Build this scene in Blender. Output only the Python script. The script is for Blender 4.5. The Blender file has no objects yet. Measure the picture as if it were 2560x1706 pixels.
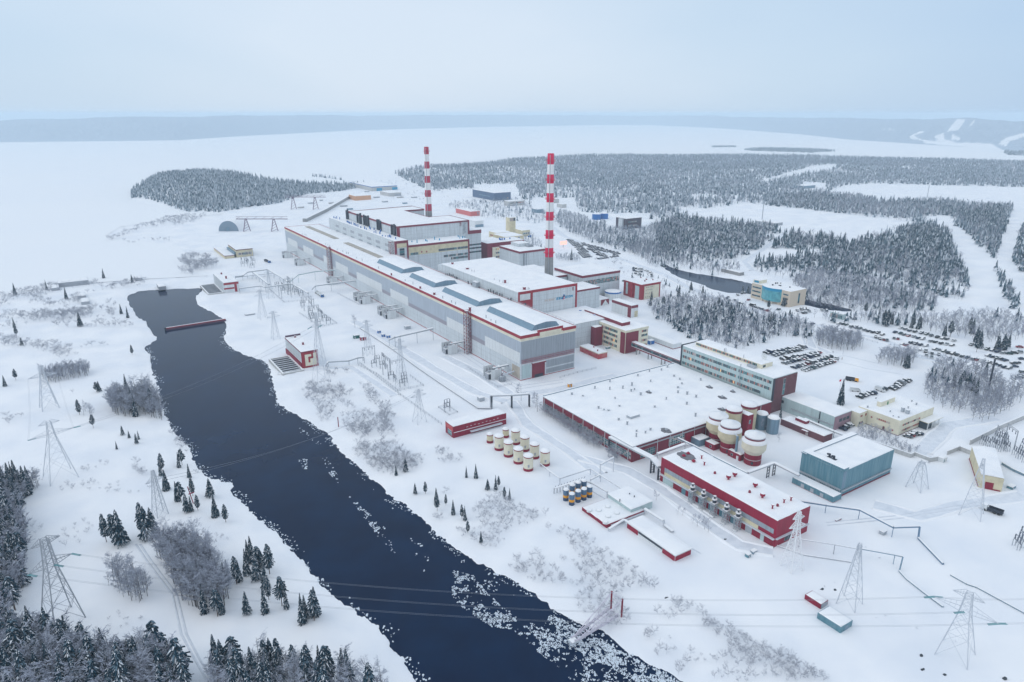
import bpy, bmesh, math, random
import numpy as np
from mathutils import Vector
rnd = random.Random(7); nr = np.random.default_rng(7)
scene = bpy.context.scene; COL = scene.collection
# ---------------------------------------------------------------- camera
F=1750.0; PITCH=math.radians(18.0); AZ=math.radians(32.7); H=150.0; CX=1280.0; CY=853.0
cam=bpy.data.cameras.new('camera'); camo=bpy.data.objects.new('camera',cam); COL.objects.link(camo)
camo.location=(0,0,H); camo.rotation_euler=(math.radians(90)-PITCH,0,-AZ)
cam.sensor_width=36.0; cam.lens=F/2560*36.0; cam.clip_start=1.0; cam.clip_end=60000.0
scene.camera=camo
# ---------------------------------------------------------------- overcast winter sky and soft sun
SUN_EL=math.radians(38); SUN_AZ=AZ-math.radians(95); GLOW=AZ-math.radians(8)   # veiled sun off to the left; thinner, brighter cloud ahead
world=bpy.data.worlds.new('World'); scene.world=world; world.use_nodes=True
wt=world.node_tree; wt.nodes.clear(); wl=wt.links
def wn(t,**k):
    n=wt.nodes.new(t)
    for a,b in k.items(): setattr(n,a,b)
    return n
sky=wn('ShaderNodeTexSky',sky_type='NISHITA',sun_disc=False); sky.sun_elevation=SUN_EL; sky.sun_rotation=SUN_AZ
skyk=wn('ShaderNodeMix',data_type='RGBA',blend_type='MULTIPLY'); skyk.inputs[0].default_value=1; skyk.inputs[7].default_value=(1.1,1.1,1.1,1)
tc=wn('ShaderNodeTexCoord'); dot=wn('ShaderNodeVectorMath',operation='DOT_PRODUCT')
sd=Vector((math.sin(GLOW)*math.cos(math.radians(9)),math.cos(GLOW)*math.cos(math.radians(9)),math.sin(math.radians(9))))
dot.inputs[1].default_value=sd
nz=wn('ShaderNodeTexNoise'); nz.inputs['Scale'].default_value=2.2; nz.inputs['Detail'].default_value=3; nz.inputs['Roughness'].default_value=.45
mp=wn('ShaderNodeMapping'); mp.inputs['Scale'].default_value=(1,1,3.0)
nzm=wn('ShaderNodeMath',operation='MULTIPLY_ADD'); nzm.inputs[1].default_value=.26; nzm.inputs[2].default_value=-.13
addn=wn('ShaderNodeMath',operation='ADD')
ramp=wn('ShaderNodeValToRGB'); cr=ramp.color_ramp
cr.elements[0].position=.0; cr.elements[0].color=(6.6,7.2,8.0,1)
cr.elements[1].position=1.0; cr.elements[1].color=(5.5,6.35,7.4,1)
e=cr.elements.new(.45); e.color=(6.4,7.1,8.1,1)
e=cr.elements.new(.70); e.color=(3.6,4.9,6.6,1)
e=cr.elements.new(.88); e.color=(4.55,5.7,7.0,1)
mixc=wn('ShaderNodeMix',data_type='RGBA'); mixc.inputs[0].default_value=.93
bg=wn('ShaderNodeBackground'); bg.inputs['Strength'].default_value=.118
wo=wn('ShaderNodeOutputWorld')
wl.new(tc.outputs['Generated'],dot.inputs[0]); wl.new(tc.outputs['Generated'],mp.inputs['Vector']); wl.new(mp.outputs['Vector'],nz.inputs['Vector'])
wl.new(nz.outputs['Fac'],nzm.inputs[0]); wl.new(dot.outputs['Value'],addn.inputs[0]); wl.new(nzm.outputs[0],addn.inputs[1])
wl.new(addn.outputs[0],ramp.inputs[0]); wl.new(sky.outputs[0],skyk.inputs[6]); wl.new(skyk.outputs[2],mixc.inputs[6]); wl.new(ramp.outputs[0],mixc.inputs[7])
wl.new(mixc.outputs[2],bg.inputs['Color']); wl.new(bg.outputs[0],wo.inputs[0])
sun=bpy.data.lights.new('sun','SUN'); sun.energy=.6; sun.angle=math.radians(50); sun.color=(1,.94,.86)
so=bpy.data.objects.new('sun',sun); COL.objects.link(so); so.rotation_euler=(math.radians(90)-SUN_EL,0,math.pi-SUN_AZ)
scene.view_settings.view_transform='Standard'; scene.view_settings.look='None'; scene.view_settings.gamma=1; scene.view_settings.exposure=.12
scene.cycles.use_denoising=True; scene.cycles.max_bounces=5; scene.cycles.diffuse_bounces=3; scene.cycles.glossy_bounces=2
scene.cycles.transparent_max_bounces=6; scene.cycles.volume_bounces=1; scene.cycles.caustics_reflective=False; scene.cycles.caustics_refractive=False
# ---------------------------------------------------------------- picture measurements -> places on the ground
ca,sa=math.cos(AZ),math.sin(AZ); cp,sp=math.cos(PITCH),math.sin(PITCH)
RV=(ca,-sa,0.0); FV=(sa*cp,ca*cp,-sp); UV=(sa*sp,ca*sp,cp)
def ray(px,py):
    a=(px-CX)/F; b=(CY-py)/F
    return tuple(FV[i]+a*RV[i]+b*UV[i] for i in range(3))
def P(p,z=0.0):
    d=ray(p[0],p[1]); t=(z-H)/d[2]
    return (d[0]*t,d[1]*t,z)
def Qn(x,y,z):
    dx=x;dy=y;dz=z-H
    w=dx*FV[0]+dy*FV[1]+dz*FV[2]; w=np.maximum(w,1e-3)
    return CX+F*(dx*RV[0]+dy*RV[1]+dz*RV[2])/w, CY-F*(dx*UV[0]+dy*UV[1]+dz*UV[2])/w
def VZ(x,y,py):
    lo,hi=-20,145
    for _ in range(50):
        m=(lo+hi)/2
        if Qn(x,y,m)[1]>py: lo=m
        else: hi=m
    return lo
Z={}
def fr(n,x0,y0,s): Z[n]=lambda x,y:(x0+x/s,y0+y/s)
for n_,x_,y_ in [('R1',0,250),('R2',680,350),('R3',1300,350),('R4',1700,250),('R5',0,800),('R6',0,1136),('R7',680,800),('R8',680,1136),('S1',1300,800),('S2',1700,700),('S3',1300,1136),('S4',1700,1136)]: fr(n_,x_,y_,2.736)
for n_,x_,y_ in [('T1',700,500),('T2',1060,560),('T3',480,560),('T4',1380,620),('T5',1060,400),('T6',780,400),('U1',1640,1100),('U2',1700,960),('U3',1690,800),('U4',2060,900),('U5',2130,1080),('U6',1060,760),('U7',1100,980),('U8',1350,1100),('V1',1800,660),('V2',2130,740),('V3',640,780),('V4',0,1290),('V5',2130,250),('V6',1330,1420),('V8',900,420)]: fr(n_,x_,y_,5.472)
fr('V7',2200,1380,6.536)
def L(fn,*pts): return [Z[fn](*p) for p in pts]
def inpoly(x,y,poly):
    x=np.asarray(x,float); y=np.asarray(y,float); c=np.zeros(x.shape,bool); n=len(poly); j=n-1
    for i in range(n):
        xi,yi=poly[i][0],poly[i][1]; xj,yj=poly[j][0],poly[j][1]
        if yi!=yj:
            c^=((yi>y)!=(yj>y))&(x<(xj-xi)*(y-yi)/(yj-yi)+xi)
        j=i
    return c
# ---------------------------------------------------------------- materials
MATS={}
def mat(name,col,rough=.7,metal=0.0,noise=.0,nscale=1.0,seam=0.0,seamf=1.0,streak=0.0,bump=0.0,spec=.3,emit=None,col2=None,hseam=0.0):
    if name in MATS: return MATS[name]
    m=bpy.data.materials.new(name); m.use_nodes=True; t=m.node_tree; b=t.nodes['Principled BSDF']; l=t.links
    b.inputs['Roughness'].default_value=rough; b.inputs['Metallic'].default_value=metal; b.inputs['Specular IOR Level'].default_value=spec
    b.inputs['Base Color'].default_value=(*col,1)
    cur=None
    co=t.nodes.new('ShaderNodeTexCoord')
    def base():
        nonlocal cur
        if cur is None:
            r=t.nodes.new('ShaderNodeRGB'); r.outputs[0].default_value=(*col,1); cur=r.outputs[0]
        return cur
    def mul(fac_socket,dark):
        nonlocal cur
        mx=t.nodes.new('ShaderNodeMix'); mx.data_type='RGBA'; l.new(fac_socket,mx.inputs[0]); l.new(base(),mx.inputs[6])
        mx.inputs[7].default_value=(*dark,1); cur=mx.outputs[2]
    if noise:
        n=t.nodes.new('ShaderNodeTexNoise'); n.inputs['Scale'].default_value=nscale; n.inputs['Detail'].default_value=5; l.new(co.outputs['Object'],n.inputs['Vector'])
        r=t.nodes.new('ShaderNodeMapRange'); r.inputs[1].default_value=.38; r.inputs[2].default_value=.68; r.inputs[4].default_value=noise; l.new(n.outputs['Fac'],r.inputs[0])
        mul(r.outputs[0],col2 or tuple(c*.45 for c in col))
    if streak:
        mp=t.nodes.new('ShaderNodeMapping'); mp.inputs['Scale'].default_value=(.9,.9,.06); l.new(co.outputs['Object'],mp.inputs['Vector'])
        n=t.nodes.new('ShaderNodeTexNoise'); n.inputs['Scale'].default_value=1.4; n.inputs['Detail'].default_value=4; l.new(mp.outputs[0],n.inputs['Vector'])
        r=t.nodes.new('ShaderNodeMapRange'); r.inputs[1].default_value=.4; r.inputs[2].default_value=.7; r.inputs[4].default_value=streak; l.new(n.outputs['Fac'],r.inputs[0])
        mul(r.outputs[0],col2 or tuple(c*.6 for c in col))
    if seam:
        s=t.nodes.new('ShaderNodeSeparateXYZ'); l.new(co.outputs['Object'],s.inputs[0])
        a=t.nodes.new('ShaderNodeMath'); a.operation='ADD'; l.new(s.outputs[0],a.inputs[0]); l.new(s.outputs[1],a.inputs[1])
        a2=t.nodes.new('ShaderNodeMath'); a2.operation='MULTIPLY'; a2.inputs[1].default_value=seamf; l.new(a.outputs[0],a2.inputs[0])
        fr_=t.nodes.new('ShaderNodeMath'); fr_.operation='FRACT'; l.new(a2.outputs[0],fr_.inputs[0])
        lt=t.nodes.new('ShaderNodeMath'); lt.operation='LESS_THAN'; lt.inputs[1].default_value=.12; l.new(fr_.outputs[0],lt.inputs[0])
        m2=t.nodes.new('ShaderNodeMath'); m2.operation='MULTIPLY'; m2.inputs[1].default_value=seam; l.new(lt.outputs[0],m2.inputs[0])
        mul(m2.outputs[0],tuple(c*.4 for c in col))
    if hseam:
        s=t.nodes.new('ShaderNodeSeparateXYZ'); l.new(co.outputs['Object'],s.inputs[0])
        a2=t.nodes.new('ShaderNodeMath'); a2.operation='MULTIPLY'; a2.inputs[1].default_value=hseam; l.new(s.outputs[2],a2.inputs[0])
        fr_=t.nodes.new('ShaderNodeMath'); fr_.operation='FRACT'; l.new(a2.outputs[0],fr_.inputs[0])
        lt=t.nodes.new('ShaderNodeMath'); lt.operation='LESS_THAN'; lt.inputs[1].default_value=.08; l.new(fr_.outputs[0],lt.inputs[0])
        m2=t.nodes.new('ShaderNodeMath'); m2.operation='MULTIPLY'; m2.inputs[1].default_value=.3; l.new(lt.outputs[0],m2.inputs[0])
        mul(m2.outputs[0],tuple(c*.4 for c in col))
    if cur is not None: l.new(cur,b.inputs['Base Color'])
    if bump:
        n=t.nodes.new('ShaderNodeTexNoise'); n.inputs['Scale'].default_value=nscale*2; n.inputs['Detail'].default_value=6; l.new(co.outputs['Object'],n.inputs['Vector'])
        bp=t.nodes.new('ShaderNodeBump'); bp.inputs['Strength'].default_value=bump; bp.inputs['Distance'].default_value=.3; l.new(n.outputs['Fac'],bp.inputs['Height']); l.new(bp.outputs[0],b.inputs['Normal'])
    if emit: b.inputs['Emission Color'].default_value=(*emit[0],1); b.inputs['Emission Strength'].default_value=emit[1]
    MATS[name]=m; return m
snow=mat('snow',(.84,.855,.875),.85,noise=.5,nscale=.12,col2=(.78,.81,.85),bump=.25,spec=.15)
snowroof=mat('roof snow',(.87,.88,.89),.85,noise=.7,nscale=.16,col2=(.76,.79,.83),bump=.4,spec=.15)
grey=mat('grey profiled cladding',(.44,.50,.57),.5,.1,streak=.5,seam=.22,seamf=.5)
greyd=mat('darker grey cladding',(.34,.385,.43),.5,.15,streak=.5,seam=.3,seamf=.55)
lgrey=mat('pale grey panel',(.60,.655,.69),.6,streak=.45,seam=.18,seamf=.17,hseam=.3)
white=mat('white panel',(.70,.735,.75),.6,streak=.35,seam=.12,seamf=.25)
mauve=mat('mauve glazing',(.33,.32,.37),.35,streak=.4,seam=.3,seamf=1.0)
cream=mat('cream render',(.66,.60,.42),.8,noise=.35,nscale=.3)
creamp=mat('pale cream render',(.74,.71,.57),.8,noise=.25,nscale=.3)
redf=mat('brick red fascia',(.34,.03,.048),.6,streak=.4)
maroon=mat('maroon fascia',(.22,.03,.055),.6,streak=.4,seam=.15,seamf=.4)
crim=mat('crimson cladding',(.30,.011,.043),.5,streak=.55,seam=.2,seamf=.8)
crimd=mat('dark crimson cladding',(.26,.012,.04),.55,streak=.55,seam=.2,seamf=.8)
stackred=mat('chimney red',(.66,.004,.075),.5,streak=.2)
stackhaze=mat('haze paled chimney red',(.44,.035,.08),.6,streak=.35)  # red of the farther chimney, with distance haze put into its colour
stackw=mat('chimney white',(.78,.80,.81),.6,streak=.25)
conc=mat('concrete',(.33,.335,.34),.85,streak=.6,seam=.2,seamf=.4,noise=.3,nscale=.4)
concl=mat('pale concrete',(.52,.53,.53),.85,streak=.4,noise=.2,nscale=.4)
teal=mat('blue green cladding',(.085,.215,.275),.5,streak=.9,seam=.25,seamf=.7,col2=(.17,.30,.355))
tealp=mat('pale mint wall',(.46,.585,.60),.7,streak=.4,seam=.1,seamf=.16)
bluesteel=mat('blue grey steel',(.20,.31,.40),.45,.2,streak=.5,seam=.3,seamf=.33)
steel=mat('galvanised steel',(.42,.46,.50),.45,.3)
steelw=mat('frosted steel lattice',(.56,.60,.65),.7)
steelg=mat('weathered steel lattice',(.36,.39,.43),.7)
dark=mat('dark metal',(.035,.045,.065),.5)
darkp=mat('dark plum metal',(.10,.05,.09),.6)
blue=mat('blue paint',(.02,.14,.42),.5)
cyan=mat('cyan facade',(.02,.27,.46),.35)
yellow=mat('yellow paint',(.75,.33,.02),.5)
orange=mat('orange paint',(.72,.22,.05),.5)
tan=mat('tan skylight',(.47,.43,.37),.6,seam=.35,seamf=.25,noise=.4,nscale=.3)
brick=mat('brown brick',(.17,.075,.09),.85,noise=.4,nscale=.5,hseam=2.2)
mauvebrick=mat('mauve render',(.34,.22,.26),.85,noise=.3,nscale=.4)
glass=mat('dark window glass',(.03,.055,.075),.12,spec=.6)
glasst=mat('teal window glass',(.05,.17,.19),.15,spec=.6)
glassc=mat('cyan curtain glass',(.12,.42,.47),.15,spec=.6,noise=.6,nscale=.35,col2=(.03,.17,.25))
curt=mat('curtained window',(.42,.36,.34),.6)
warm=mat('reddish blind',(.36,.12,.10),.6)
lit=mat('lit window',(.8,.5,.2),.5,emit=((1,.62,.2),.35))
black=mat('black rubber',(.02,.02,.022),.8)
wetroof=mat('bare roofing felt',(.20,.20,.22),.9,noise=.5,nscale=.5)
slush=mat('packed snow',(.66,.70,.75),.85,noise=.5,nscale=.2,col2=(.55,.60,.66))
# ---------------------------------------------------------------- mesh building
class MB:
    def __init__(s): s.v=[]; s.f=[]; s.m=[]
    def quad(s,a,b,c,d,m=0):
        i=len(s.v); s.v+=[a,b,c,d]; s.f.append((i,i+1,i+2,i+3)); s.m.append(m)
    def tri(s,a,b,c,m=0):
        i=len(s.v); s.v+=[a,b,c]; s.f.append((i,i+1,i+2)); s.m.append(m)
    def box(s,x0,y0,z0,x1,y1,z1,m=0,top=True,mt=None,bottom=False):
        if x1<x0: x0,x1=x1,x0
        if y1<y0: y0,y1=y1,y0
        i=len(s.v); s.v+=[(x0,y0,z0),(x1,y0,z0),(x1,y1,z0),(x0,y1,z0),(x0,y0,z1),(x1,y0,z1),(x1,y1,z1),(x0,y1,z1)]
        fs=[(0,1,5,4),(1,2,6,5),(2,3,7,6),(3,0,4,7)]; ms=[m]*4
        if top: fs.append((4,5,6,7)); ms.append(m if mt is None else mt)
        if bottom: fs.append((3,2,1,0)); ms.append(m)
        s.f+=[tuple(i+k for k in q) for q in fs]; s.m+=ms; return s
    def ext(s,pts,z0,z1,m=0,mt=None,bottom=False):     # vertical prism over a polygon
        n=len(pts); i=len(s.v); s.v+=[(p[0],p[1],z0) for p in pts]+[(p[0],p[1],z1) for p in pts]
        for k in range(n): s.f.append((i+k,i+(k+1)%n,i+n+(k+1)%n,i+n+k)); s.m.append(m)
        s.f.append(tuple(i+n+k for k in range(n))); s.m.append(m if mt is None else mt); return s
    def beam(s,a,b,w,h=None,m=0,n=4,ends=False):
        a=Vector(a); b=Vector(b); d=b-a
        if d.length<1e-6: return s
        d.normalize(); u=d.cross(Vector((0,0,1)))
        if u.length<.05: u=Vector((1,0,0))
        u.normalize(); v=u.cross(d); h=w if h is None else h; i=len(s.v)
        for c in (a,b):
            for k in range(n):
                t=2*math.pi*(k+.5)/n; r=1.4142 if n==4 else 1
                s.v.append(tuple(c+u*(math.cos(t)*w*.5*r)+v*(math.sin(t)*h*.5*r)))
        for k in range(n): s.f.append((i+k,i+(k+1)%n,i+n+(k+1)%n,i+n+k)); s.m.append(m)
        if ends: s.f.append(tuple(i+n+k for k in range(n))); s.m.append(m); s.f.append(tuple(i+k for k in range(n))); s.m.append(m)
        return s
    def lathe(s,cx,cy,prof,n=20,ms=None,cap=True,capm=None):      # prof: [(r,z)...]
        i=len(s.v)
        for r,z in prof:
            for k in range(n):
                t=2*math.pi*k/n; s.v.append((cx+r*math.cos(t),cy+r*math.sin(t),z))
        for j in range(len(prof)-1):
            for k in range(n):
                s.f.append((i+j*n+k,i+j*n+(k+1)%n,i+(j+1)*n+(k+1)%n,i+(j+1)*n+k)); s.m.append(ms[j] if ms else 0)
        if cap: s.f.append(tuple(i+(len(prof)-1)*n+k for k in range(n))); s.m.append((ms[-1] if ms else 0) if capm is None else capm)
        return s
    def build(s,name,mats,parent=None,loc=None,smooth=False):
        me=bpy.data.meshes.new(name); o0=Vector(loc) if loc is not None else (Vector(parent.location) if parent and parent.parent is None else Vector((0,0,0)))
        if parent and parent.parent: o0=parent['_w'] and Vector(parent['_w'])
        me.from_pydata([(x-o0[0],y-o0[1],z-o0[2]) for x,y,z in s.v],[],s.f)
        if not isinstance(mats,(list,tuple)): mats=[mats]
        for m in mats: me.materials.append(m)
        if len(mats)>1: me.polygons.foreach_set('material_index',s.m)
        if smooth: me.polygons.foreach_set('use_smooth',[True]*len(me.polygons))
        o=bpy.data.objects.new(name,me); COL.objects.link(o)
        if parent: o.parent=parent; o['_w']=tuple(o0)
        else: o.location=o0; o['_w']=tuple(o0)
        return o
def tag(o,label=None,cat=None,group=None,kind=None):
    for k,v in (('label',label),('category',cat),('group',group),('kind',kind)):
        if v: o[k]=v
    return o
def thing(name,label,cat,loc=(0,0,0),group=None,rz=0):
    o=bpy.data.objects.new(name,None); COL.objects.link(o); o.location=loc; o.rotation_euler=(0,0,rz); o.empty_display_size=.5
    o['_w']=tuple(loc); return tag(o,label,cat,group)
def kids(o): return [c for c in CH.get(o.name,[])]
CH={}
def reg(o):
    if o.parent: CH.setdefault(o.parent.name,[]).append(o)
    return o
def dup(root,loc,rz=0,sc=1,label=None,group=None):
    r=root.copy(); COL.objects.link(r); r.location=loc; r.rotation_euler=(0,0,rz); r.scale=(sc,sc,sc) if not isinstance(sc,tuple) else sc
    if label: r['label']=label
    if group: r['group']=group
    for ch in root.children:
        c=ch.copy(); COL.objects.link(c); c.parent=r
        for g in ch.children:
            d=g.copy(); COL.objects.link(d); d.parent=c
    return r
def vnoise(x,y,seed=0):                                    # smooth value noise, numpy
    x=np.asarray(x,float); y=np.asarray(y,float); xi=np.floor(x).astype(np.int64); yi=np.floor(y).astype(np.int64); fx=x-xi; fy=y-yi
    def h(a,b):
        n=(a*374761393+b*668265263+seed*1442695041)&0x7fffffff; n=((n^(n>>13))*1274126177)&0x7fffffff
        return ((n^(n>>16))&0xffff)/65535.0
    sx=fx*fx*(3-2*fx); sy=fy*fy*(3-2*fy)
    return (h(xi,yi)*(1-sx)+h(xi+1,yi)*sx)*(1-sy)+(h(xi,yi+1)*(1-sx)+h(xi+1,yi+1)*sx)*sy
def fbm(x,y,seed=0,o=4):
    r=0;a=.5
    for i in range(o): r=r+a*vnoise(x*2**i,y*2**i,seed+i*17); a*=.5
    return r
def npmesh(name,verts,faces,mats,matidx=None,parent=None,smooth=False):
    me=bpy.data.meshes.new(name); nv=len(verts); k=faces.shape[1]; nf=len(faces)
    me.vertices.add(nv); me.vertices.foreach_set('co',np.ascontiguousarray(verts,dtype=np.float32).ravel())
    me.loops.add(nf*k); me.polygons.add(nf); me.loops.foreach_set('vertex_index',np.ascontiguousarray(faces,dtype=np.int32).ravel())
    me.polygons.foreach_set('loop_start',np.arange(0,nf*k,k,dtype=np.int32)); me.polygons.foreach_set('loop_total',np.full(nf,k,dtype=np.int32))
    for m in mats: me.materials.append(m)
    if matidx is not None: me.polygons.foreach_set('material_index',np.ascontiguousarray(matidx,dtype=np.int32))
    if smooth: me.polygons.foreach_set('use_smooth',np.ones(nf,bool))
    me.update(calc_edges=True); me.validate()
    o=bpy.data.objects.new(name,me); COL.objects.link(o)
    if parent: o.parent=parent
    return o
# ---------------------------------------------------------------- terrain, river, frozen lake, hills
WL=-1.6
left=L('R1',(870,1345),(885,1400),(930,1470),(1000,1530))+L('R5',(985,0),(1030,70),(1080,130),(990,195),(1035,250),(1030,320),(1060,400),(1085,480),(1110,600),(1160,710),(1200,790),(1290,870),(1310,940),(1350,1010),(1420,1080),(1580,1120),(1600,1190),(1660,1260),(1760,1350),(1850,1420),(1910,1470))+L('R6',(1950,610),(2040,700),(2130,810),(2200,910))+L('R8',(370,935),(530,1045),(620,1115),(740,1170),(770,1240),(830,1330),(880,1390),(940,1470),(990,1560))+[(1120,1830),(1180,2000)]
right=L('R1',(1390,1290),(1340,1345),(1345,1400),(1460,1460),(1545,1515))+L('R5',(1545,40),(1525,145),(1600,205),(1700,250),(1790,275),(1840,310),(1848,360),(1865,430),(1885,520),(1900,560),(1960,620),(2000,640),(2100,690),(2200,750),(2260,800))+L('R7',(440,860),(510,940),(600,1010),(690,1100),(820,1210),(950,1300),(1080,1420),(1200,1520))+L('R8',(1310,690),(1400,745),(1540,810),(1680,880),(1780,950),(1900,1040),(2000,1100),(2130,1175))+L('V6',(930,870),(1080,950),(1240,1090),(1380,1160),(1600,1310),(1850,1440),(2100,1560))+[(1900,1800),(2150,1950)]
top=L('R1',(1270,1292),(1100,1300),(940,1312))
river_px=left+right[::-1]+top
canal_px=[(1640,655),(1700,677),(1760,688),(1830,699),(1880,711),(1990,744),(2075,763),(2130,776),(2128,781),(2070,775),(1990,757),(1880,735),(1830,733),(1790,725),(1740,706),(1690,690)]
RIV=[P(p,WL)[:2] for p in river_px]; CAN=[P(p,WL)[:2] for p in canal_px]
def sdist(x,y,poly):                                       # signed distance, positive on land
    d=np.full(x.shape,1e9); n=len(poly)
    for i in range(n):
        ax,ay=poly[i]; bx,by=poly[(i+1)%n]; ex,ey=bx-ax,by-ay; L2=ex*ex+ey*ey+1e-9
        t=np.clip(((x-ax)*ex+(y-ay)*ey)/L2,0,1); d=np.minimum(d,(x-ax-t*ex)**2+(y-ay-t*ey)**2)
    d=np.sqrt(d); return np.where(inpoly(x,y,poly),-d,d)
# frozen lake
shore=[(-900,830),(0,738),(140,716),(330,700),(520,690),(470,640),(440,612),(300,598),(265,590),(300,568),(420,548),(560,535),(470,532),(330,500),(320,470),(400,448),(470,440),(560,455),(800,462),(880,448),(780,436),(900,442),(1000,424),(1200,402),(1400,392),(1800,386),(2200,396),(2560,408),(3300,430)]
farsh=[(3300,412),(2900,402),(2560,386),(2510,384),(2508,375),(2303,361),(2130,350),(2000,336),(1800,321),(1620,313),(1500,313),(1200,318),(900,326),(600,341),(450,351),(300,353),(0,356),(-600,374),(-1400,400)]
LAKE=[P(p)[:2] for p in shore]+[P((p[0],p[1]-1.0))[:2] for p in farsh]
HILLC=P((480,480)); 
def relief(x,y):
    x=np.asarray(x,float); y=np.asarray(y,float)
    z=(fbm(x/35,y/35,3)-.47)*.9+(fbm(x/8,y/8,13,3)-.45)*.35*(np.hypot(x,y)<900)
    far=np.clip((np.hypot(x,y)-1300)/600,0,1); z=z+far*np.clip(fbm(x/420,y/420,9)-.45,0,1)*40*np.clip((x-300)/500,0,1)*np.clip((3000-np.hypot(x,y))/600,0,1)
    dx=(x-HILLC[0]); dy=(y-HILLC[1])
    rr=dx*RV[0]+dy*RV[1]; ff=dx*sa+dy*ca
    z=z+30*np.exp(-((rr+20)/150)**2-((ff-40)/260)**2)
    return z
def flatzone(x,y):                                         # the levelled site
    return np.clip(np.minimum(np.minimum((x-105)/25,(520-x)/60),np.minimum((y-60)/40,(900-y)/60)),0,1)
def ground_z(x,y,full=False):
    x=np.asarray(x,float); y=np.asarray(y,float)
    z=relief(x,y)*(1-.85*flatzone(x,y))
    dl=sdist(x,y,LAKE); z=np.where(dl<0,-.35,z*np.clip(dl/60,0,1)+.25*np.clip(dl/25,0,1)-.1)
    near=(x>-150)&(x<900)&(y>-80)&(y<1100)
    d=np.full(x.shape,1e3)
    if near.any():
        xs,ys=x[near],y[near]
        d1=sdist(xs,ys,RIV)+(fbm(xs/3.2,ys/3.2,21)-.47)*3.4+(fbm(xs/.9,ys/.9,5,3)-.45)*1.1; d2=sdist(xs,ys,CAN)+(fbm(xs/5,ys/5,8)-.47)*3
        d[near]=np.minimum(d1,d2)
    s=np.clip((d+3)/9,0,1); s=s*s*(3-2*s)
    bank=WL-1.0+np.clip(d+1.5,-1,1.2)*.55                 # shallow shelf at the waterline
    z=np.where(d>1e2,z,np.minimum(z,0.5)*s*0+ (WL+.12+np.clip(d,0,9)/9*(1.6-.12))*(d>0)+np.where(d>0,0,WL-.02+np.maximum(d,-4)*.5)+z*np.clip((d-4)/10,0,1))
    return z
def axis(a,b,fine,lo,hi,coarse,grow=1.12,mx=600):
    xs=list(np.arange(a,b+.01,fine)); s=fine; x=b
    while x<hi: s=min(s*grow,mx if x>coarse else 8); x+=s; xs.append(x)
    s=fine; x=a
    while x>lo: s=min(s*grow,mx if x<-coarse*.4 else 10); x-=s; xs.insert(0,x)
    return np.array(xs)
gx=axis(-40,190,1.0,-9000,16000,760); gy=axis(30,430,1.25,-600,16000,960)
X,Y=np.meshgrid(gx,gy); Zg=ground_z(X.ravel(),Y.ravel())
nx,ny=len(gx),len(gy); idx=np.arange(nx*ny).reshape(ny,nx)
fc=np.stack([idx[:-1,:-1].ravel(),idx[:-1,1:].ravel(),idx[1:,1:].ravel(),idx[1:,:-1].ravel()],1)
gsnow=mat('field snow',(.85,.865,.885),.85,noise=.8,nscale=.045,col2=(.73,.77,.825),bump=.5,spec=.12)
g=npmesh('ground',np.stack([X.ravel(),Y.ravel(),Zg],1),fc,[gsnow],smooth=True); tag(g,kind='structure')
print('ground verts',nx*ny)
wmat=mat('dark river water',(.0002,.008,.034),.14,noise=.8,nscale=.06,col2=(.001,.016,.055),bump=.10,spec=.10); wmat.node_tree.nodes['Principled BSDF'].inputs['Specular Tint'].default_value=(.35,.62,1,1)
wb=MB(); wb.quad((-120,-80,WL),(900,-80,WL),(900,1100,WL),(-120,1100,WL)); tag(wb.build('river',wmat),kind='structure')
lp=LAKE
lb=MB(); lb.v=[(p[0],p[1],.03) for p in lp]; lb.f=[tuple(range(len(lp)))]; lb.m=[0]
lake=lb.build('frozen_lake',mat('lake snow',(.83,.85,.87),.9,noise=.4,nscale=.004,col2=(.79,.82,.86),spec=.1)); tag(lake,kind='structure')
bm=bmesh.new(); bm.from_mesh(lake.data); bmesh.ops.triangulate(bm,faces=bm.faces[:]); bm.to_mesh(lake.data); bm.free()
# far hills
bx=[(-1400,400),(-600,374),(0,356),(300,353),(450,351),(600,341),(900,326),(1200,318),(1500,313),(1620,313),(1800,321),(2000,336),(2130,350),(2303,361),(2508,375),(2560,386),(2900,402),(3300,412)]
tx=[(-1400,318),(-600,308),(0,303),(300,295),(600,291),(900,289),(1200,288),(1500,289),(1800,291),(2000,295),(2200,299),(2300,299),(2400,297),(2470,300),(2560,303),(2900,305),(3300,308)]
cols=np.arange(-1400,3300,3.5); by=np.interp(cols,[p[0] for p in bx],[p[1] for p in bx]); ty=np.interp(cols,[p[0] for p in tx],[p[1] for p in tx])+ (fbm(cols/160,cols*0,4)-.47)*9+(fbm(cols/30,cols*0,6)-.47)*3
NR=60; hv=np.zeros((NR,len(cols),3))
ap=(cols-CX)/F
bb=(CY-by)/F; dirx=FV[0]+ap*RV[0]+bb*UV[0]; diry=FV[1]+ap*RV[1]+bb*UV[1]; dz=FV[2]+bb*UV[2]; t=-H/dz
hx0,hy0=dirx*t,diry*t; D0=np.hypot(hx0,hy0); ux,uy=hx0/D0,hy0/D0; D1=D0+1500+900*fbm(cols/300,cols*0,12)
slope=[( (CY-ty)/F )][0]; tz=FV[2]+slope*UV[2]; th=np.hypot(FV[0]+ap*RV[0]+slope*UV[0],FV[1]+ap*RV[1]+slope*UV[1]); ztop=H+tz/th*D1
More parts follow.
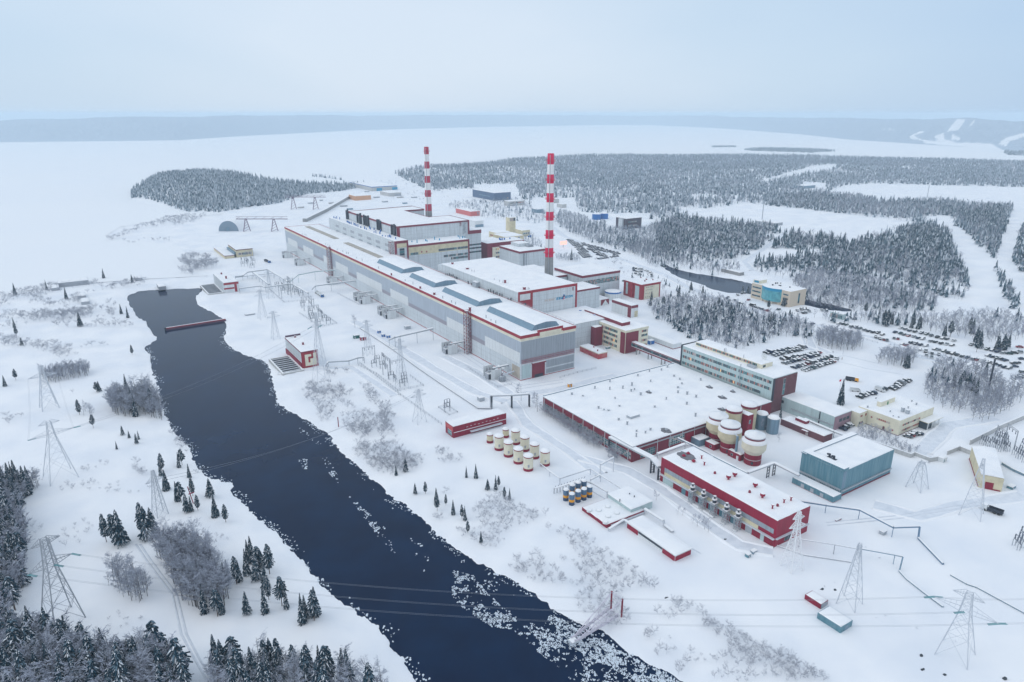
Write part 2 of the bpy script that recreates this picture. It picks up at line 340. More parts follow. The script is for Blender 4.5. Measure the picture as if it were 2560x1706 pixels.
for r_ in range(NR):
    tt=r_/(NR-8); D=D0+(D1-D0)*tt if tt<=1 else D1+(tt-1)*9000
    z=ztop*(np.sin(min(tt,1)*math.pi/2)**1.15) if tt<=1 else ztop*(1-(tt-1)*2.2)
    x=ux*D; y=uy*D
    z=z+(fbm(x/230,y/230,31)-.47)*26*min(1,tt*3)*(1 if tt<.9 else .3)+nr.uniform(-3,5,len(cols))*min(1,tt*6)
    hv[r_,:,0]=x; hv[r_,:,1]=y; hv[r_,:,2]=np.minimum(np.maximum(z,-5),163)
hv[0,:,2]=0.2
ix=np.arange(NR*len(cols)).reshape(NR,len(cols)); hf=np.stack([ix[:-1,:-1].ravel(),ix[:-1,1:].ravel(),ix[1:,1:].ravel(),ix[1:,:-1].ravel()],1)
hm=bpy.data.materials.new('haze pale snowy hill forest'); hm.use_nodes=True; t_=hm.node_tree; b_=t_.nodes['Principled BSDF']; b_.inputs['Roughness'].default_value=.9
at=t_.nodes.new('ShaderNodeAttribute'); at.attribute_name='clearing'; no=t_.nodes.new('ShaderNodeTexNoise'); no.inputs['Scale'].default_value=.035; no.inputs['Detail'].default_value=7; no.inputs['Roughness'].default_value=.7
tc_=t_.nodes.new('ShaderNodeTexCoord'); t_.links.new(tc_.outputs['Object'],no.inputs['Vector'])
rp=t_.nodes.new('ShaderNodeValToRGB'); rp.color_ramp.elements[0].position=.35; rp.color_ramp.elements[0].color=(.33,.41,.50,1); rp.color_ramp.elements[1].position=.72; rp.color_ramp.elements[1].color=(.50,.57,.65,1)  # distance haze mixed into these pale bluish hill colours
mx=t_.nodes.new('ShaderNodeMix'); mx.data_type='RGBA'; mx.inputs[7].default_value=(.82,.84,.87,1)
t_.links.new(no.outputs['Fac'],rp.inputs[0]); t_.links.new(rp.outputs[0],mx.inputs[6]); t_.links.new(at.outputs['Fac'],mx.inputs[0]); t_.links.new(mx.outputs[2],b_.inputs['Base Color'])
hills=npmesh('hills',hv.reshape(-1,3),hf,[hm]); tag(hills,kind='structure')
hp=hv.reshape(-1,3); qx,qy=Qn(hp[:,0],hp[:,1],hp[:,2]); mk=np.zeros(len(hp),bool)
for pl in ([(1290,440),(1430,265),(1560,265),(1460,415),(1400,420)],[(1120,500),(1260,450),(1260,530),(1400,580),(1180,585)],[(1360,470),(1470,510),(1480,560),(1360,545)],[(960,545),(1200,575),(1900,598),(2060,690),(1300,628),(1000,595)],[(2000,600),(2090,520),(2400,440),(2400,490),(2160,570),(2100,640)],[(1600,355),(1670,275),(1690,278),(1630,360)],[(780,500),(930,430),(1010,430),(850,490),(940,540),(960,560),(800,530)],[(400,395),(580,405),(580,415),(420,405)]):
    mk|=inpoly(qx,qy,L('V5',*pl))
ca_=hills.data.attributes.new('clearing','FLOAT','POINT'); ca_.data.foreach_set('value',mk.astype(np.float32))
# ---------------------------------------------------------------- building kit
def onL(x0,p): d=ray(*p); t=x0/d[0]; return d[1]*t,H+d[2]*t
def onR(y0,p): d=ray(*p); t=y0/d[1]; return d[0]*t,H+d[2]*t
def snow_slab(name,parent,poly,z,t=.4,step=2.0,seed=0,over=.0,m=None):
    """a snow blanket over a rectangle (x0,y0,x1,y1) with soft, uneven edges"""
    x0,y0,x1,y1=poly; x0-=over;y0-=over;x1+=over;y1+=over
    def ax(a,b):
        n=max(3,int((b-a)/step)); e=min(.45,(b-a)*.2); return np.array([a,a+e*.35,a+e]+list(np.linspace(a,b,n+1)[1:-1][(np.linspace(a,b,n+1)[1:-1]>a+e*1.2)&(np.linspace(a,b,n+1)[1:-1]<b-e*1.2)])+[b-e,b-e*.35,b])
    xs,ys=ax(x0,x1),ax(y0,y1); X,Y=np.meshgrid(xs,ys); nx,ny=len(xs),len(ys)
    ed=np.minimum(np.minimum(X-x0,x1-X),np.minimum(Y-y0,y1-Y)); f=np.clip(ed/.42,0,1); f=np.sqrt(f)
    zz=z+t*f*(.75+.5*fbm((X+seed*13)/6,Y/6,seed,3))+.0
    j=(fbm(X/1.7+seed,Y/1.7,seed+4,2)-.4)*.35*(ed<.01); 
    xx=X+np.where(X<=x0+1e-6,-j,np.where(X>=x1-1e-6,j,0)); yy=Y+np.where(Y<=y0+1e-6,-j,np.where(Y>=y1-1e-6,j,0))
    zz=np.where(ed<1e-6,z,zz)
    b=MB(); b.v=list(zip(xx.ravel().tolist(),yy.ravel().tolist(),zz.ravel().tolist()))
    ix=np.arange(nx*ny).reshape(ny,nx); b.f=[tuple(q) for q in np.stack([ix[:-1,:-1].ravel(),ix[:-1,1:].ravel(),ix[1:,1:].ravel(),ix[1:,:-1].ravel()],1).tolist()]; b.m=[0]*len(b.f)
    return b.build(name,m or snowroof,parent,smooth=True)
def ring(b,x0,y0,x1,y1,t,z0,z1,m=0,mt=1,inn=.35):
    X0,Y0,X1,Y1=x0-t,y0-t,x1+t,y1+t; a,c,d,e=x0+inn,y0+inn,x1-inn,y1-inn; i=len(b.v)
    for z in (z0,z1): b.v+=[(X0,Y0,z),(X1,Y0,z),(X1,Y1,z),(X0,Y1,z),(a,c,z),(d,c,z),(d,e,z),(a,e,z)]
    for k in range(4):
        n=(k+1)%4
        b.f+=[(i+k,i+n,i+8+n,i+8+k),(i+8+k,i+8+n,i+12+n,i+12+k),(i+4+k,i+4+n,i+12+n,i+12+k),(i+k,i+n,i+4+n,i+4+k)]; b.m+=[m,mt,m,m]
def panes(b,face,fix,s0,s1,z0,z1,nx,ny,ms,gap=.12,depth=.0):
    dx=(s1-s0)/nx; dz=(z1-z0)/ny; g=gap*min(dx,1.0); gz=gap*min(dz,1.0)
    for i in range(nx):
        for j in range(ny):
            a0,a1=s0+i*dx+g/2,s0+(i+1)*dx-g/2; c0,c1=z0+j*dz+gz/2,z0+(j+1)*dz-gz/2; m=rnd.choice(ms)
            if face=='L': b.quad((fix,a0,c0),(fix,a0,c1),(fix,a1,c1),(fix,a1,c0),m)
            else: b.quad((a0,fix,c0),(a1,fix,c0),(a1,fix,c1),(a0,fix,c1),m)
WM=[None]
def wmats(frame): return [frame,glass,glasst,curt,warm,lit]
STD=[1,1,1,2,2,2,3,3,4]; LITE=[1,1,2,2,3,3,4,4]
class Bld:
    def __init__(s,name,label,cat,x0,y0,x1,y1,h,wallm,group=None,z0=-.6,roof=.35,walln='wall',wtop=None,seed=None):
        s.x0,s.y0,s.x1,s.y1,s.h=min(x0,x1),min(y0,y1),max(x0,x1),max(y0,y1),h
        s.root=thing(name,label,cat,((s.x0+s.x1)/2,(s.y0+s.y1)/2,0),group); s.seed=seed or int(s.x0+s.y0)
        s.box(walln,s.x0,s.y0,z0,s.x1,s.y1,h if wtop is None else wtop,wallm)
        if roof: snow_slab('roof',s.root,(s.x0+.12,s.y0+.12,s.x1-.12,s.y1-.12),h+.004 if wtop is None else h-.2,roof,max(1.5,(s.x1-s.x0)/14),s.seed)
    def box(s,name,x0,y0,z0,x1,y1,z1,m,parent=None,mt=None):
        b=MB(); b.box(x0,y0,z0,x1,y1,z1,0,mt=1 if mt else None,bottom=True); return b.build(name,[m,mt] if mt else m,parent or s.root)
    def fascia(s,z0,z1,m,t=.18,name='fascia',inn=.3):
        b=MB(); ring(b,s.x0,s.y0,s.x1,s.y1,t,z0,z1,inn=inn); return b.build(name,[m,snowroof],s.root)
    def Lp(s,name,a0,a1,z0,z1,m,t=.1,parent=None):
        b=MB(); b.box(s.x0-t,a0,z0,s.x0+.02,a1,z1,bottom=True); return b.build(name,m,parent or s.root)
    def Rp(s,name,a0,a1,z0,z1,m,t=.1,parent=None):
        b=MB(); b.box(a0,s.y0-t,z0,a1,s.y0+.02,z1,bottom=True); return b.build(name,m,parent or s.root)
    def win(s,face,a0,a1,z0,z1,nx,ny=1,frame=None,ms=STD,t=.07,name='window_band',gap=.14):
        b=MB(); frame=frame or white
        if face=='L': b.box(s.x0-t,a0,z0,s.x0+.02,a1,z1,0,bottom=True); panes(b,'L',s.x0-t-.02,a0,a1,z0,z1,nx,ny,ms,gap)
        else: b.box(a0,s.y0-t,z0,a1,s.y0+.02,z1,0,bottom=True); panes(b,'R',s.y0-t-.02,a0,a1,z0,z1,nx,ny,ms,gap)
        return b.build(name,wmats(frame),s.root)
    def Lrect(s,fn,p,q):
        a=onL(s.x0,Z[fn](*p)); c=onL(s.x0,Z[fn](*q)); return min(a[0],c[0]),max(a[0],c[0]),min(a[1],c[1]),max(a[1],c[1])
    def Rrect(s,fn,p,q):
        a=onR(s.y0,Z[fn](*p)); c=onR(s.y0,Z[fn](*q)); return min(a[0],c[0]),max(a[0],c[0]),min(a[1],c[1]),max(a[1],c[1])
    def vents(s,pts,z,r=.25,hh=1.2,m=None,name='vent',n=7,capw=1.3):
        for k,p in enumerate(pts):
            h_=hh*rnd.uniform(.6,1.3); b=MB(); r_=r*rnd.uniform(.8,1.3); b.lathe(p[0],p[1],[(r_,z-.1),(r_,z+h_*.8),(r_*capw,z+h_*.82),(r_*capw*.9,z+h_)],n,capm=1); b.build(name,[m or steelg,snowroof],s.root)
# ================================================================ turbine hall
T=Bld('turbine_hall','very long grey turbine hall with a red roof edge and four raised roof lights','power station hall',212.5,321.5,252.2,808.5,27.6,lgrey,wtop=10.4,roof=.3)
T.box('upper_wall',212.5,321.5,10.404,252.2,808.5,27.3,grey)
T.fascia(24.35,26.0,creamp,.12,'cornice'); T.fascia(26.004,27.9,redf,.3)
T.fascia(24.2,24.346,white,.2,'trim'); T.fascia(-.6,.6,redf,.12,'plinth')
T.fascia(10.2,10.45,white,.1,'ledge')
b=MB(); b.box(224.3,320.95,26.1,242.3,321.15,28.0,0,bottom=True); b.build('gable_panel',creamp,T.root)
b=MB(); b.box(224.2,320.9,28.004,242.4,321.8,29.6,0,mt=1); b.box(224.2,320.85,26.004,225.4,321.15,28.0); b.box(241.2,320.85,26.6,242.4,321.15,28.0); b.build('gable_fascia',[redf,snowroof],T.root)
for a0,a1 in [(322.3,362.4),(384,414),(477,511),(528.3,585.2),(606.6,640),(656,675.4),(708,742),(763,799)]: T.Lp('light_panel',a0,a1,10.5,17.2,white,.14)
for a0,a1 in [(362.5,383.9),(414.1,476.9),(511.1,528.2),(585.3,606.5),(675.5,707.9),(742.1,762.9)]: T.Lp('glazing_strip',a0,a1,10.5,13.3,mauve,.08)
T.Lp('gate',322.5,331,.9,8.2,tan,.1)
# front face
T.Rp('glazing_panel',230.9,251.6,4.9,9.4,greyd,.1); T.Rp('lower_glazing',230.9,251.6,1.2,4.0,greyd,.1); T.Rp('side_panel',213.2,219.4,1.3,9.3,tealp,.08)
T.Rp('front_panel',212.9,251.8,13.1,24.1,greyd,.12)
b=MB(); 
for k in range(66): x=213+k*.585; b.beam((x,321.2,10.5),(x,321.2,12.9),.09)
for z in (10.6,11.7,12.9): b.beam((212.8,321.15,z),(251.8,321.15,z),.12)
b.build('railing',redf,T.root)
d=T.Rp('door',220.5,229.6,.05,9.0,maroon,.35); T.box('door_hood',220.2,320.2,9.0,229.9,321.5,9.8,maroon,d,snowroof); T.box('door_opening',222.2,321.05,.06,228.2,321.14,2.2,dark,d)
# roof lights
for y0,y1 in ((513,564),(456,498),(392,442),(327,379)):
    b=MB(); pr=[(223.4,27.62),(226.2,30.7),(234,31.7),(241.6,30.8),(244.2,27.62)]
    i=len(b.v); b.v+=[(x,y0,z) for x,z in pr]+[(x,y1,z) for x,z in pr]
    for k in range(4): b.f.append((i+k,i+k+1,i+6+k,i+5+k)); b.m.append(0)
    b.f+=[tuple(i+k for k in range(5)),tuple(i+5+k for k in range(5))]; b.m+=[0,0]
    mo=b.build('roof_light',bluesteel,T.root); b=MB()
    i=0; b.v=[]; 
    n=int((y1-y0)/3)
    for k in range(n+1):
        y=y0-.15+(y1-y0+.3)*k/n
        for x,z in ((225.9,30.72),(226.4,31.15),(230,31.6),(234,32.05),(238,31.7),(241.2,31.2),(241.9,30.82)): b.v.append((x,y,z+(.0 if k in (0,n) else rnd.uniform(0,.12))-(.3 if k in (0,n) and 226<x<241.5 else 0)))
    for k in range(n):
        for q in range(6): b.f.append((k*7+q,k*7+q+1,k*7+7+q+1,k*7+7+q)); b.m.append(0)
    b.build('snow',snowroof,mo,smooth=True)
for y0,y1 in ((699,798),(583,672)):
    b=MB(); n=9
    for k in range(n): a=y0+(y1-y0)*k/n; b.box(232.3,a+.4,27.8,237.7,a+(y1-y0)/n-.4,28.15,0,bottom=True)
    b.build('skylight',tan,T.root)
pv=[P(Z['T1'](*p),27.6) for p in [(305,480),(340,485),(357,490),(525,570),(625,615),(655,625),(680,635),(785,690),(860,715),(908,740),(935,745),(1050,805),(1125,840),(1350,945),(1713,1110),(1820,1160)]]+[P(Z['U6'](*p),27.6) for p in [(850,195),(917,235),(982,265)]]+[P(Z['T2'](*p),27.6) for p in [(258,1025),(378,1080),(432,1105)]]
T.vents(pv,27.9,.22,1.6,steelg)
T.vents([P(Z['T1'](*p),27.6) for p in [(1525,1035),(1920,1215),(2112,1300)]]+[P(Z['U6'](630,95),27.6)],27.9,.7,2.2,maroon,'chimney_vent')
b=MB()
for y in np.arange(323,806,4.5): b.beam((251.9,y,27.9),(251.9,y,29.1),.09)
for z in (28.5,29.1): b.beam((251.9,322,z),(251.9,807,z),.07)
b.build('roof_railing',steelg,T.root)
def stair_tower(cx,cy,top,par):
    b=MB(); w=1.7
    for ux,uy in ((-w,-w),(w,-w),(w,w),(-w,w)): b.beam((cx+ux,cy+uy,0),(cx+ux,cy+uy,top),.22)
    k=0; z=0
    while z<top-.1:
        zz=min(z+2.4,top)
        cs=[(-w,-w),(w,-w),(w,w),(-w,w)]
        for q in range(4):
            a,c=cs[q],cs[(q+1)%4]; b.beam((cx+a[0],cy+a[1],zz),(cx+c[0],cy+c[1],zz),.14); b.beam((cx+a[0],cy+a[1],z),(cx+c[0],cy+c[1],zz),.12)
        b.box(cx-w,cy-w,zz-.06,cx+w*.2,cy+w,zz,1); s_=1 if k%2 else -1; b.beam((cx,cy-w*s_,z),(cx,cy+w*s_,zz),.7,.12,2); z=zz; k+=1
    b.build('stair_tower',[maroon,snowroof,steelw],par)
stair_tower(210.5,381.5,29.5,T.root); stair_tower(210.5,652,29,T.root)
# ================================================================ first reactor building
R1=Bld('reactor_building','reactor building with number 1 and a blue sign on its red framed end','reactor building',252.8,386,303.1,500,34.5,lgrey,roof=.35)
yR=386
R1.Rp('end_panel',264.6,301.6,14,33.0,lgrey,.12)
b=MB(); 
for q in ((252.7,301.7+1.5,33.0,34.9),(301.7,303.2,12,32.99),(252.7,254.0,20,32.99),(262.8,264.6,20,32.99),(254.0,262.8,20,28.6)): b.box(q[0],yR-.3,q[2],q[1],yR-.01,q[3],0,mt=1,bottom=True)
b.build('red_frame',[redf,snowroof],R1.root); R1.Rp('white_panel',254.1,262.7,28.7,32.9,white,.15); R1.win('R',257.5,259.2,24.3,26.6,2,1,maroon,[1],.34,'window')
R1.box('side_wing',252.9,488,27.7,264,506,33,lgrey)
R1.box('lift_house',249.8,438,27.9,252.7,444,31.6,steel,mt=snowroof)
b=MB()      # the number and the station sign in raised letters on the end wall
def glyph(b,ch,x,z,w,h,m,fx):
    G={'1':['..##','.###','..##','..##','..##','..##'],'E':['####','##..','####','##..','##..','####'],'B':['###.','##.#','###.','##.#','##.#','###.'],'A':['.##.','.###','##.#','##.#','####','##.#'],'T':['####','.##.','.##.','.##.','.##.','.##.'],'O':['.##.','####','#..#','#..#','####','.##.'],'M':['#..#','####','####','####','#..#','#..#'],'3':['####','...#','.###','...#','...#','####'],
       'Р':['###.','#..#','#..#','###.','#...','#...'],'С':['.###','#...','#...','#...','#...','.###'],'Н':['#..#','#..#','####','#..#','#..#','#..#'],'Г':['####','#...','#...','#...','#...','#...'],'Л':['..##','.#.#','.#.#','.#.#','#..#','#..#']}[ch]
    cw,ch_=w/4,h/6
    for r_ in range(6):
        c=0
        while c<4:
            if G[r_][c]=='#':
                e=c
                while e<4 and G[r_][e]=='#': e+=1
                b.box(x+c*cw,fx-.12,z+h-(r_+1)*ch_-.005*0,x+e*cw,fx,z+h-r_*ch_-.012,m,bottom=True); c=e
            else: c+=1
fx=yR-.14
glyph(b,'1',298.3,29.9,1.5,2.5,0,fx); b.build('number',maroon,R1.root); b=MB()
x=285.0
for ch in 'EBA': glyph(b,ch,x,24.9,1.7,1.75,1,fx); x+=2.05
x=293.3
for ch in 'TOM': glyph(b,ch,x,25.1,1.75,1.75,1,fx); x+=2.1
for (x0,z0),(x1,z1),m in (((290.2,24.8),(291.5,27.6),2),((291.6,28.2),(290.9,26.3),2),((291.9,27.6),(293.2,25.0),1),((290.6,24.6),(292.1,25.3),3),((291.0,26.8),(292.4,26.2),3)):
    b.beam((x0,fx-.06,z0),(x1,fx-.06,z1),.12,.75,m,ends=True)
x=275
for ch in 'РСЕНГ'.replace('Е','E'): glyph(b,ch,x,25.0,1.4,1.5,4,fx); x+=1.85
b.build('sign_lettering',[maroon,cyan,blue,mat('pinkish red paint',(.62,.10,.22),.5),mat('faded orange lettering',(.56,.47,.42),.7)],R1.root)
R1.vents([P(Z['T2'](*p),34.5) for p in [(390,555),(595,625),(1110,815),(1373,905)]],34.7,.9,2.0,maroon,'chimney_vent')
R1.vents([P(Z['T2'](*p),34.5) for p in [(655,655),(688,665),(960,775),(1033,800),(1080,815),(1425,905),(1440,900)]],34.7,.2,1.6)
dv=[(300,705),(325,710),(350,715),(372,720),(398,730),(420,745),(440,755),(455,762),(605,825),(655,845),(707,862),(755,885),(880,930),(913,940),(950,960),(975,965),(1000,975),(1035,985),(1068,1000),(1150,1040),(1190,1050)]
R1.vents([(P(Z['T2'](*p),27.6)) for p in dv],27.9,.28,2.0,dark,'exhaust_pipe')
R1.box('low_annex',252.5,352,-.6,311,385.8,17.0,lgrey); snow_slab('annex_roof',R1.root,(252.7,352.1,310.8,385.6),17.004,.3,4,11)
# ================================================================ second reactor building
q1=thing('reactor_building','taller maroon framed reactor building with the number 3 and dark flues','reactor building',(300,680,0))
class N: pass
def nbox(par,name,x0,y0,z0,x1,y1,z1,m,mt=None):
    b=MB(); b.box(x0,y0,z0,x1,y1,z1,0,mt=1 if mt else None,bottom=True); return b.build(name,[m,mt] if mt else m,par)
b=MB(); up=[(264.6,613),(342.6,613),(342.6,654.5),(319,654.5),(319,715),(342.6,715),(342.6,748),(264.6,742)]; b.ext(up,-.6,48.6,0); b.build('main_wall',lgrey,q1)
b=MB()
for k in range(8):
    a,c=up[k],up[(k+1)%8]; b.beam((*a,48.3),(*c,48.3),.5,1.6)
b.build('main_fascia',maroon,q1)
snow_slab('main_roof',q1,(264.8,613.2,318.8,741.6),48.6,.35,4,3); snow_slab('main_roof',q1,(318.8,613.2,342.4,654.3),48.6,.35,4,4); snow_slab('main_roof',q1,(318.8,715.2,342.4,744),48.6,.35,4,5)
R2b=Bld.__new__(Bld); R2b.root=q1; R2b.x0,R2b.y0,R2b.x1,R2b.y1,R2b.h=251.8,588,264.5,770,40
R2b.box('deaerator_wall',251.8,588,-.6,264.4,770,39.8,lgrey); snow_slab('deaerator_roof',q1,(252,588.3,264.2,769.8),39.804,.3,3,6)
for p,w in [((345,905),45),((447,945),45),((550,985),48),((660,1030),52),((780,1075),55),((900,1120),60),((1028,1165),60)]:
    a0,a1,z0,z1=R2b.Lrect('T6',(p[0]-w/2,p[1]-18-w*.17),(p[0]+w/2,p[1]+18+w*.17)); zc=(z0+z1)/2; R2b.Lp('louvre',a0,a1,zc-1.3,zc+1.3,steelg,.1)
for p,w in [((352,972),45),((450,1012),45),((555,1055),48),((668,1097),52),((785,1143),55),((905,1190),60),((1035,1243),60)]:
    a0,a1,z0,z1=R2b.Lrect('T6',(p[0]-w/2,p[1]-14-w*.17),(p[0]+w/2,p[1]+14+w*.17)); zc=(z0+z1)/2; R2b.Lp('louvre',a0,a1,zc-.7,zc+.7,greyd,.1)
b=MB()
for q in ((251.6,253.0,20,39.99),(262.9,264.4,20,39.99),(253.0,262.9,37.6,39.99)): b.box(q[0],587.7,q[2],q[1],587.99,q[3],0,bottom=True)
b.build('end_frame',maroon,q1); R2b.Rp('cream_panel',253.1,262.8,33.5,37.5,cream,.1); R2b.win('R',255.5,260.5,24,33.0,1,4,white,[1,2,4,3],.12,'stair_window')
R2b.Lp('corner_frame',588,590.2,26,39.8,maroon,.12); stair_tower(250.2,594,39,q1)
Pd=Bld.__new__(Bld); Pd.root=q1; Pd.x0,Pd.y0,Pd.x1,Pd.y1,Pd.h=264.6,588,328.4,612.8,35
Pd.box('podium_wall',264.6,588.3,-.6,328.4,612.8,34.8,lgrey); snow_slab('podium_roof',q1,(264.8,588.5,328.2,612.7),34.804,.25,4,8)
Pd.y0=588.3
b=MB()
for q in ((264.5,328.6,33.0,35.0),(327.2,328.6,10,32.99)): b.box(q[0],588.0,q[2],q[1],588.29,q[3],0,mt=1,bottom=True)
b.build('podium_fascia',[maroon,snowroof],q1)
Pd.Rp('cream_band',264.7,327.1,25.5,32.9,cream,.1)
for (p,q,n) in [((1345,1265),(1455,1300),8),((1730,1225),(2130,1200),26),((1800,1310),(2130,1285),22),((1900,1335),(2130,1330),14)]:
    a=onR(588.3,Z['T6'](*p)); c=onR(588.3,Z['T6'](*q)); z=(a[1]+c[1])/2; Pd.win('R',a[0],c[0],z-1.3,z+1.0,n,1,white,[1,1,1,2,3],.12)
for p in ((1500,1258),(1567,1255)): a=onR(588.3,Z['T6'](*p)); Pd.win('R',a[0]-.8,a[0]+.8,a[1]-.9,a[1]+.9,1,1,white,[4],.14,'window')
b=MB()     # main end wall frame and zigzag stair
for q in ((264.5,267.6,35,48.6),(341.0,342.8,35,48.6)): b.box(q[0],612.7,q[2],q[1],612.98,q[3],0,bottom=True)
b.build('end_columns',maroon,q1)
b=MB(); z=36; s_=1
for k in range(6): b.beam((337-1.6*s_,612.5,z),(337+1.6*s_,612.5,z+2),.4,.3); b.beam((334.8,612.5,z+2),(339.2,612.5,z+2),.3,.15); z+=2; s_=-s_
b.build('zigzag_stair',steelg,q1)
b=MB(); glyph(b,'3',331.6,44.3,1.9,3.0,0,612.85); b.build('number',[maroon],q1)
for xq in (475,490,622,655,668,712,738,760,772,897,918,938,1092,1126,1138):
    yy=None
    lo,hi=590,768
    for _ in range(40):
        m_=(lo+hi)/2
        if Qn(263.8,m_,45)[0]>780+xq/5.472: lo=m_
        else: hi=m_
    b=MB(); b.box(262.9,lo-.7,40.3,264.5,lo+.7,rnd.uniform(49.5,52),0,bottom=True); b.build('flue',dark,q1)
pts=[P(Z['T6'](*p),39.8) for p in [(300,800),(320,805),(340,808),(380,818),(480,855),(492,862),(505,870),(520,878),(540,885),(575,895),(590,900),(605,910),(630,920),(668,935),(722,950),(745,960),(790,945),(800,955),(850,960),(850,1000),(875,1008),(940,990),(930,1020),(965,1050),(1005,1055),(1040,1065),(1060,1060),(1078,1068),(1145,1090)]]
R2b.vents(pts,39.9,.45,2.4,blue,'roof_unit',6,1.0)
Pd.vents([P(Z['T6'](*p),34.8) for p in [(1368,1130),(1438,1140),(1557,1115),(1575,1122),(1678,1098),(1745,1105),(2000,1060),(2022,1080),(2060,1075),(2090,1070)]],34.9,.5,2.6,cyan,'roof_unit',6,1.0)
nbox(q1,'side_block',342.7,616,-.6,358,640,38,lgrey); snow_slab('side_roof',q1,(342.9,616.2,357.8,639.8),38.004,.3,3,9)
nbox(q1,'side_fascia',342.65,615.7,34.5,358.2,615.99,37.9,maroon); Sd=Bld.__new__(Bld); Sd.root=q1; Sd.x0,Sd.y0=342.7,616
for z in (15,19,22.5): Sd.win('R',343,358,z,z+1.6,10,1,maroon,[1,2],.1)
# ================================================================ chimneys
def chimney(name,label,cx,cy,bands,rtop,rbot,zb,mr,mw,plats):
    zt=VZ(cx,cy,bands[0]); root=thing(name,label,'chimney',(cx,cy,0))
    zs=[VZ(cx,cy,y) for y in bands]; R=lambda z: rbot+(rtop-rbot)*(z/zt)**.8
    b=MB(); b.lathe(cx,cy,[(rbot*1.04,-.5)]+[(R(z),z) for z in np.linspace(zs[-1]*.2,zs[-1],5)],28,cap=False); b.build('shaft',conc,root,smooth=True)
    for k in range(len(zs)-1):
        b=MB(); b.lathe(cx,cy,[(R(zs[k+1])+.01,zs[k+1]+.002),(R((zs[k]+zs[k+1])/2)+.01,(zs[k]+zs[k+1])/2),(R(zs[k])+.01,zs[k])],28,cap=(k==0)); o=b.build('band',mr if k%2==0 else mw,root,smooth=True)
    for y in plats:
        z=VZ(cx,cy,y); b=MB(); r=R(z)+.05; b.lathe(cx,cy,[(r,z-.12),(r+1.1,z-.1),(r+1.1,z),(r,z+.02)],28,cap=False)
        for k in range(14):
            t=2*math.pi*k/14; a=(cx+(r+1.05)*math.cos(t),cy+(r+1.05)*math.sin(t)); b.beam((*a,z),(*a,z+1.1),.07); t2=2*math.pi*(k+1)/14; b.beam((*a,z+1.1),(cx+(r+1.05)*math.cos(t2),cy+(r+1.05)*math.sin(t2),z+1.1),.07)
        b.build('platform',mr,root)
    b=MB(); b.beam((cx-rbot*.75,cy-rbot*.75,2),(cx-rtop*.72,cy-rtop*.72,zt-1),.35,.35); b.build('ladder',steelg,root)
chimney('chimney','tall bright red and white banded chimney rising from a grey concrete base','',330,458,[384,411,436,458.5,482.7,505.6,529,551,574.6,596.6,619,642],2.5,4.1,0,stackred,stackw,[403,451,498,543,589,632]) if 0 else None
def chim(label,*a): 
    chimney('chimney',label,*a)
chim('tall vivid red and white banded chimney, the nearer one, on a grey concrete base',330,458,[384,411,436,458.5,482.7,505.6,529,551,574.6,596.6,619,642],2.5,4.0,0,stackred,stackw,[403,451,498,543,589,632])
s2=P((1072,538),48.9)
chim('haze paled red and white banded chimney behind the taller reactor building',s2[0],s2[1],[367.5,386,404,421.5,440,457,475,492,510,527],2.3,4.7,0,stackhaze,stackw,[379,485])
# ================================================================ the other buildings of the plant
A=Bld('auxiliary_building','grey building with maroon roof edge and long multicoloured window strip beside the near chimney','auxiliary building',358.5,449.5,399.5,489,21.0,lgrey)
A.fascia(19.3,21.3,maroon,.2); a=A.Rrect('T4',(425,440),(872,440)); A.win('R',359.5,398.5,12.6,16.6,34,3,white,[1,1,2,2,3,4],.1)
A.win('L',470,487,13.5,17,4,4,steel,[1],.1,'louvre_bank'); A.Rp('base_strip',358.6,399.4,.5,3.4,concl,.15)
x=Bld('low_link_block','low snow covered block with a maroon edge tucked behind the near chimney','annex',334,470,357.8,520,18.5,lgrey); x.fascia(17,18.7,maroon,.15)
x=Bld('link_block','small pale block with a maroon roof edge between numbered building and windowed building','annex',326,425,357,447,17,lgrey); x.fascia(15.8,17.2,maroon,.15)
M=Bld('workshop_block','plain pale blue grey block with maroon roof edge left of the near chimney','workshop',359,546,389.6,582,26,lgrey); M.fascia(24.3,26.3,maroon,.2)
M.Rp('downpipe',363.4,364.6,2,24,greyd,.5); M.Rp('downpipe',366.3,367,2,24,greyd,.4); M.box('side_annex',366,536,-.6,389,545.8,10,lgrey,mt=snowroof)
a=P(Z['T2'](1290,220),28); M.box('plant_room',371,566,26.2,384,580,29.5,lgrey,mt=snowroof)
b=MB()
for k in range(7): x0=378+k*1.0; b.box(x0,560,26.3,x0+.5,564,28.3)
M_=b.build('roof_machinery',steelg,M.root)
a=P(Z['T2'](885,275),23); O2=Bld('office_block','office block with dark plum end wall and blue roof vents beyond the pale workshop','office block',a[0]-.5,a[1]+2,a[0]+45,a[1]+22,23,maroon)
O2.Rp('cream_wall',O2.x0+6,O2.x1,2,18.5,creamp,.2)
for z in (3,7.2,11.5,15.3): O2.win('R',O2.x0+10,O2.x0+36,z,z+1.9,24,1,white,[1,1,2,3,4,5],.28)
O2.vents([P(Z['T2'](*p),23) for p in [(1035,225),(1050,228),(1070,228),(1100,222),(1175,210),(1300,198),(1430,185),(1460,185)]],23.1,.7,2.4,blue,'roof_unit',6,1.1)
OA=Bld('office_block','five storey cream office block with maroon stair tower and penthouse','office block',296.5,325.3,316.4,376,15.8,creamp)
for k,z in enumerate((2.2,5.6,9.0,12.2)): OA.win('L',333,375,z,z+1.9,34,1,creamp,[1]*6+[2]*6+[3]*6+[4]*5+[5] if k<2 else STD)
OA.fascia(14.6,16.0,creamp,.2)
OA.Rp('stair_tower_front',297,307.5,.3,14.3,maroon,.5); OA.Lp('stair_tower_side',325.5,329.5,.3,14.3,maroon,.5)
for z in (2.5,6,9.5,12.4): OA.win('R',310.5,315.8,z,z+1.7,4,1,creamp,[1,2,4,3])
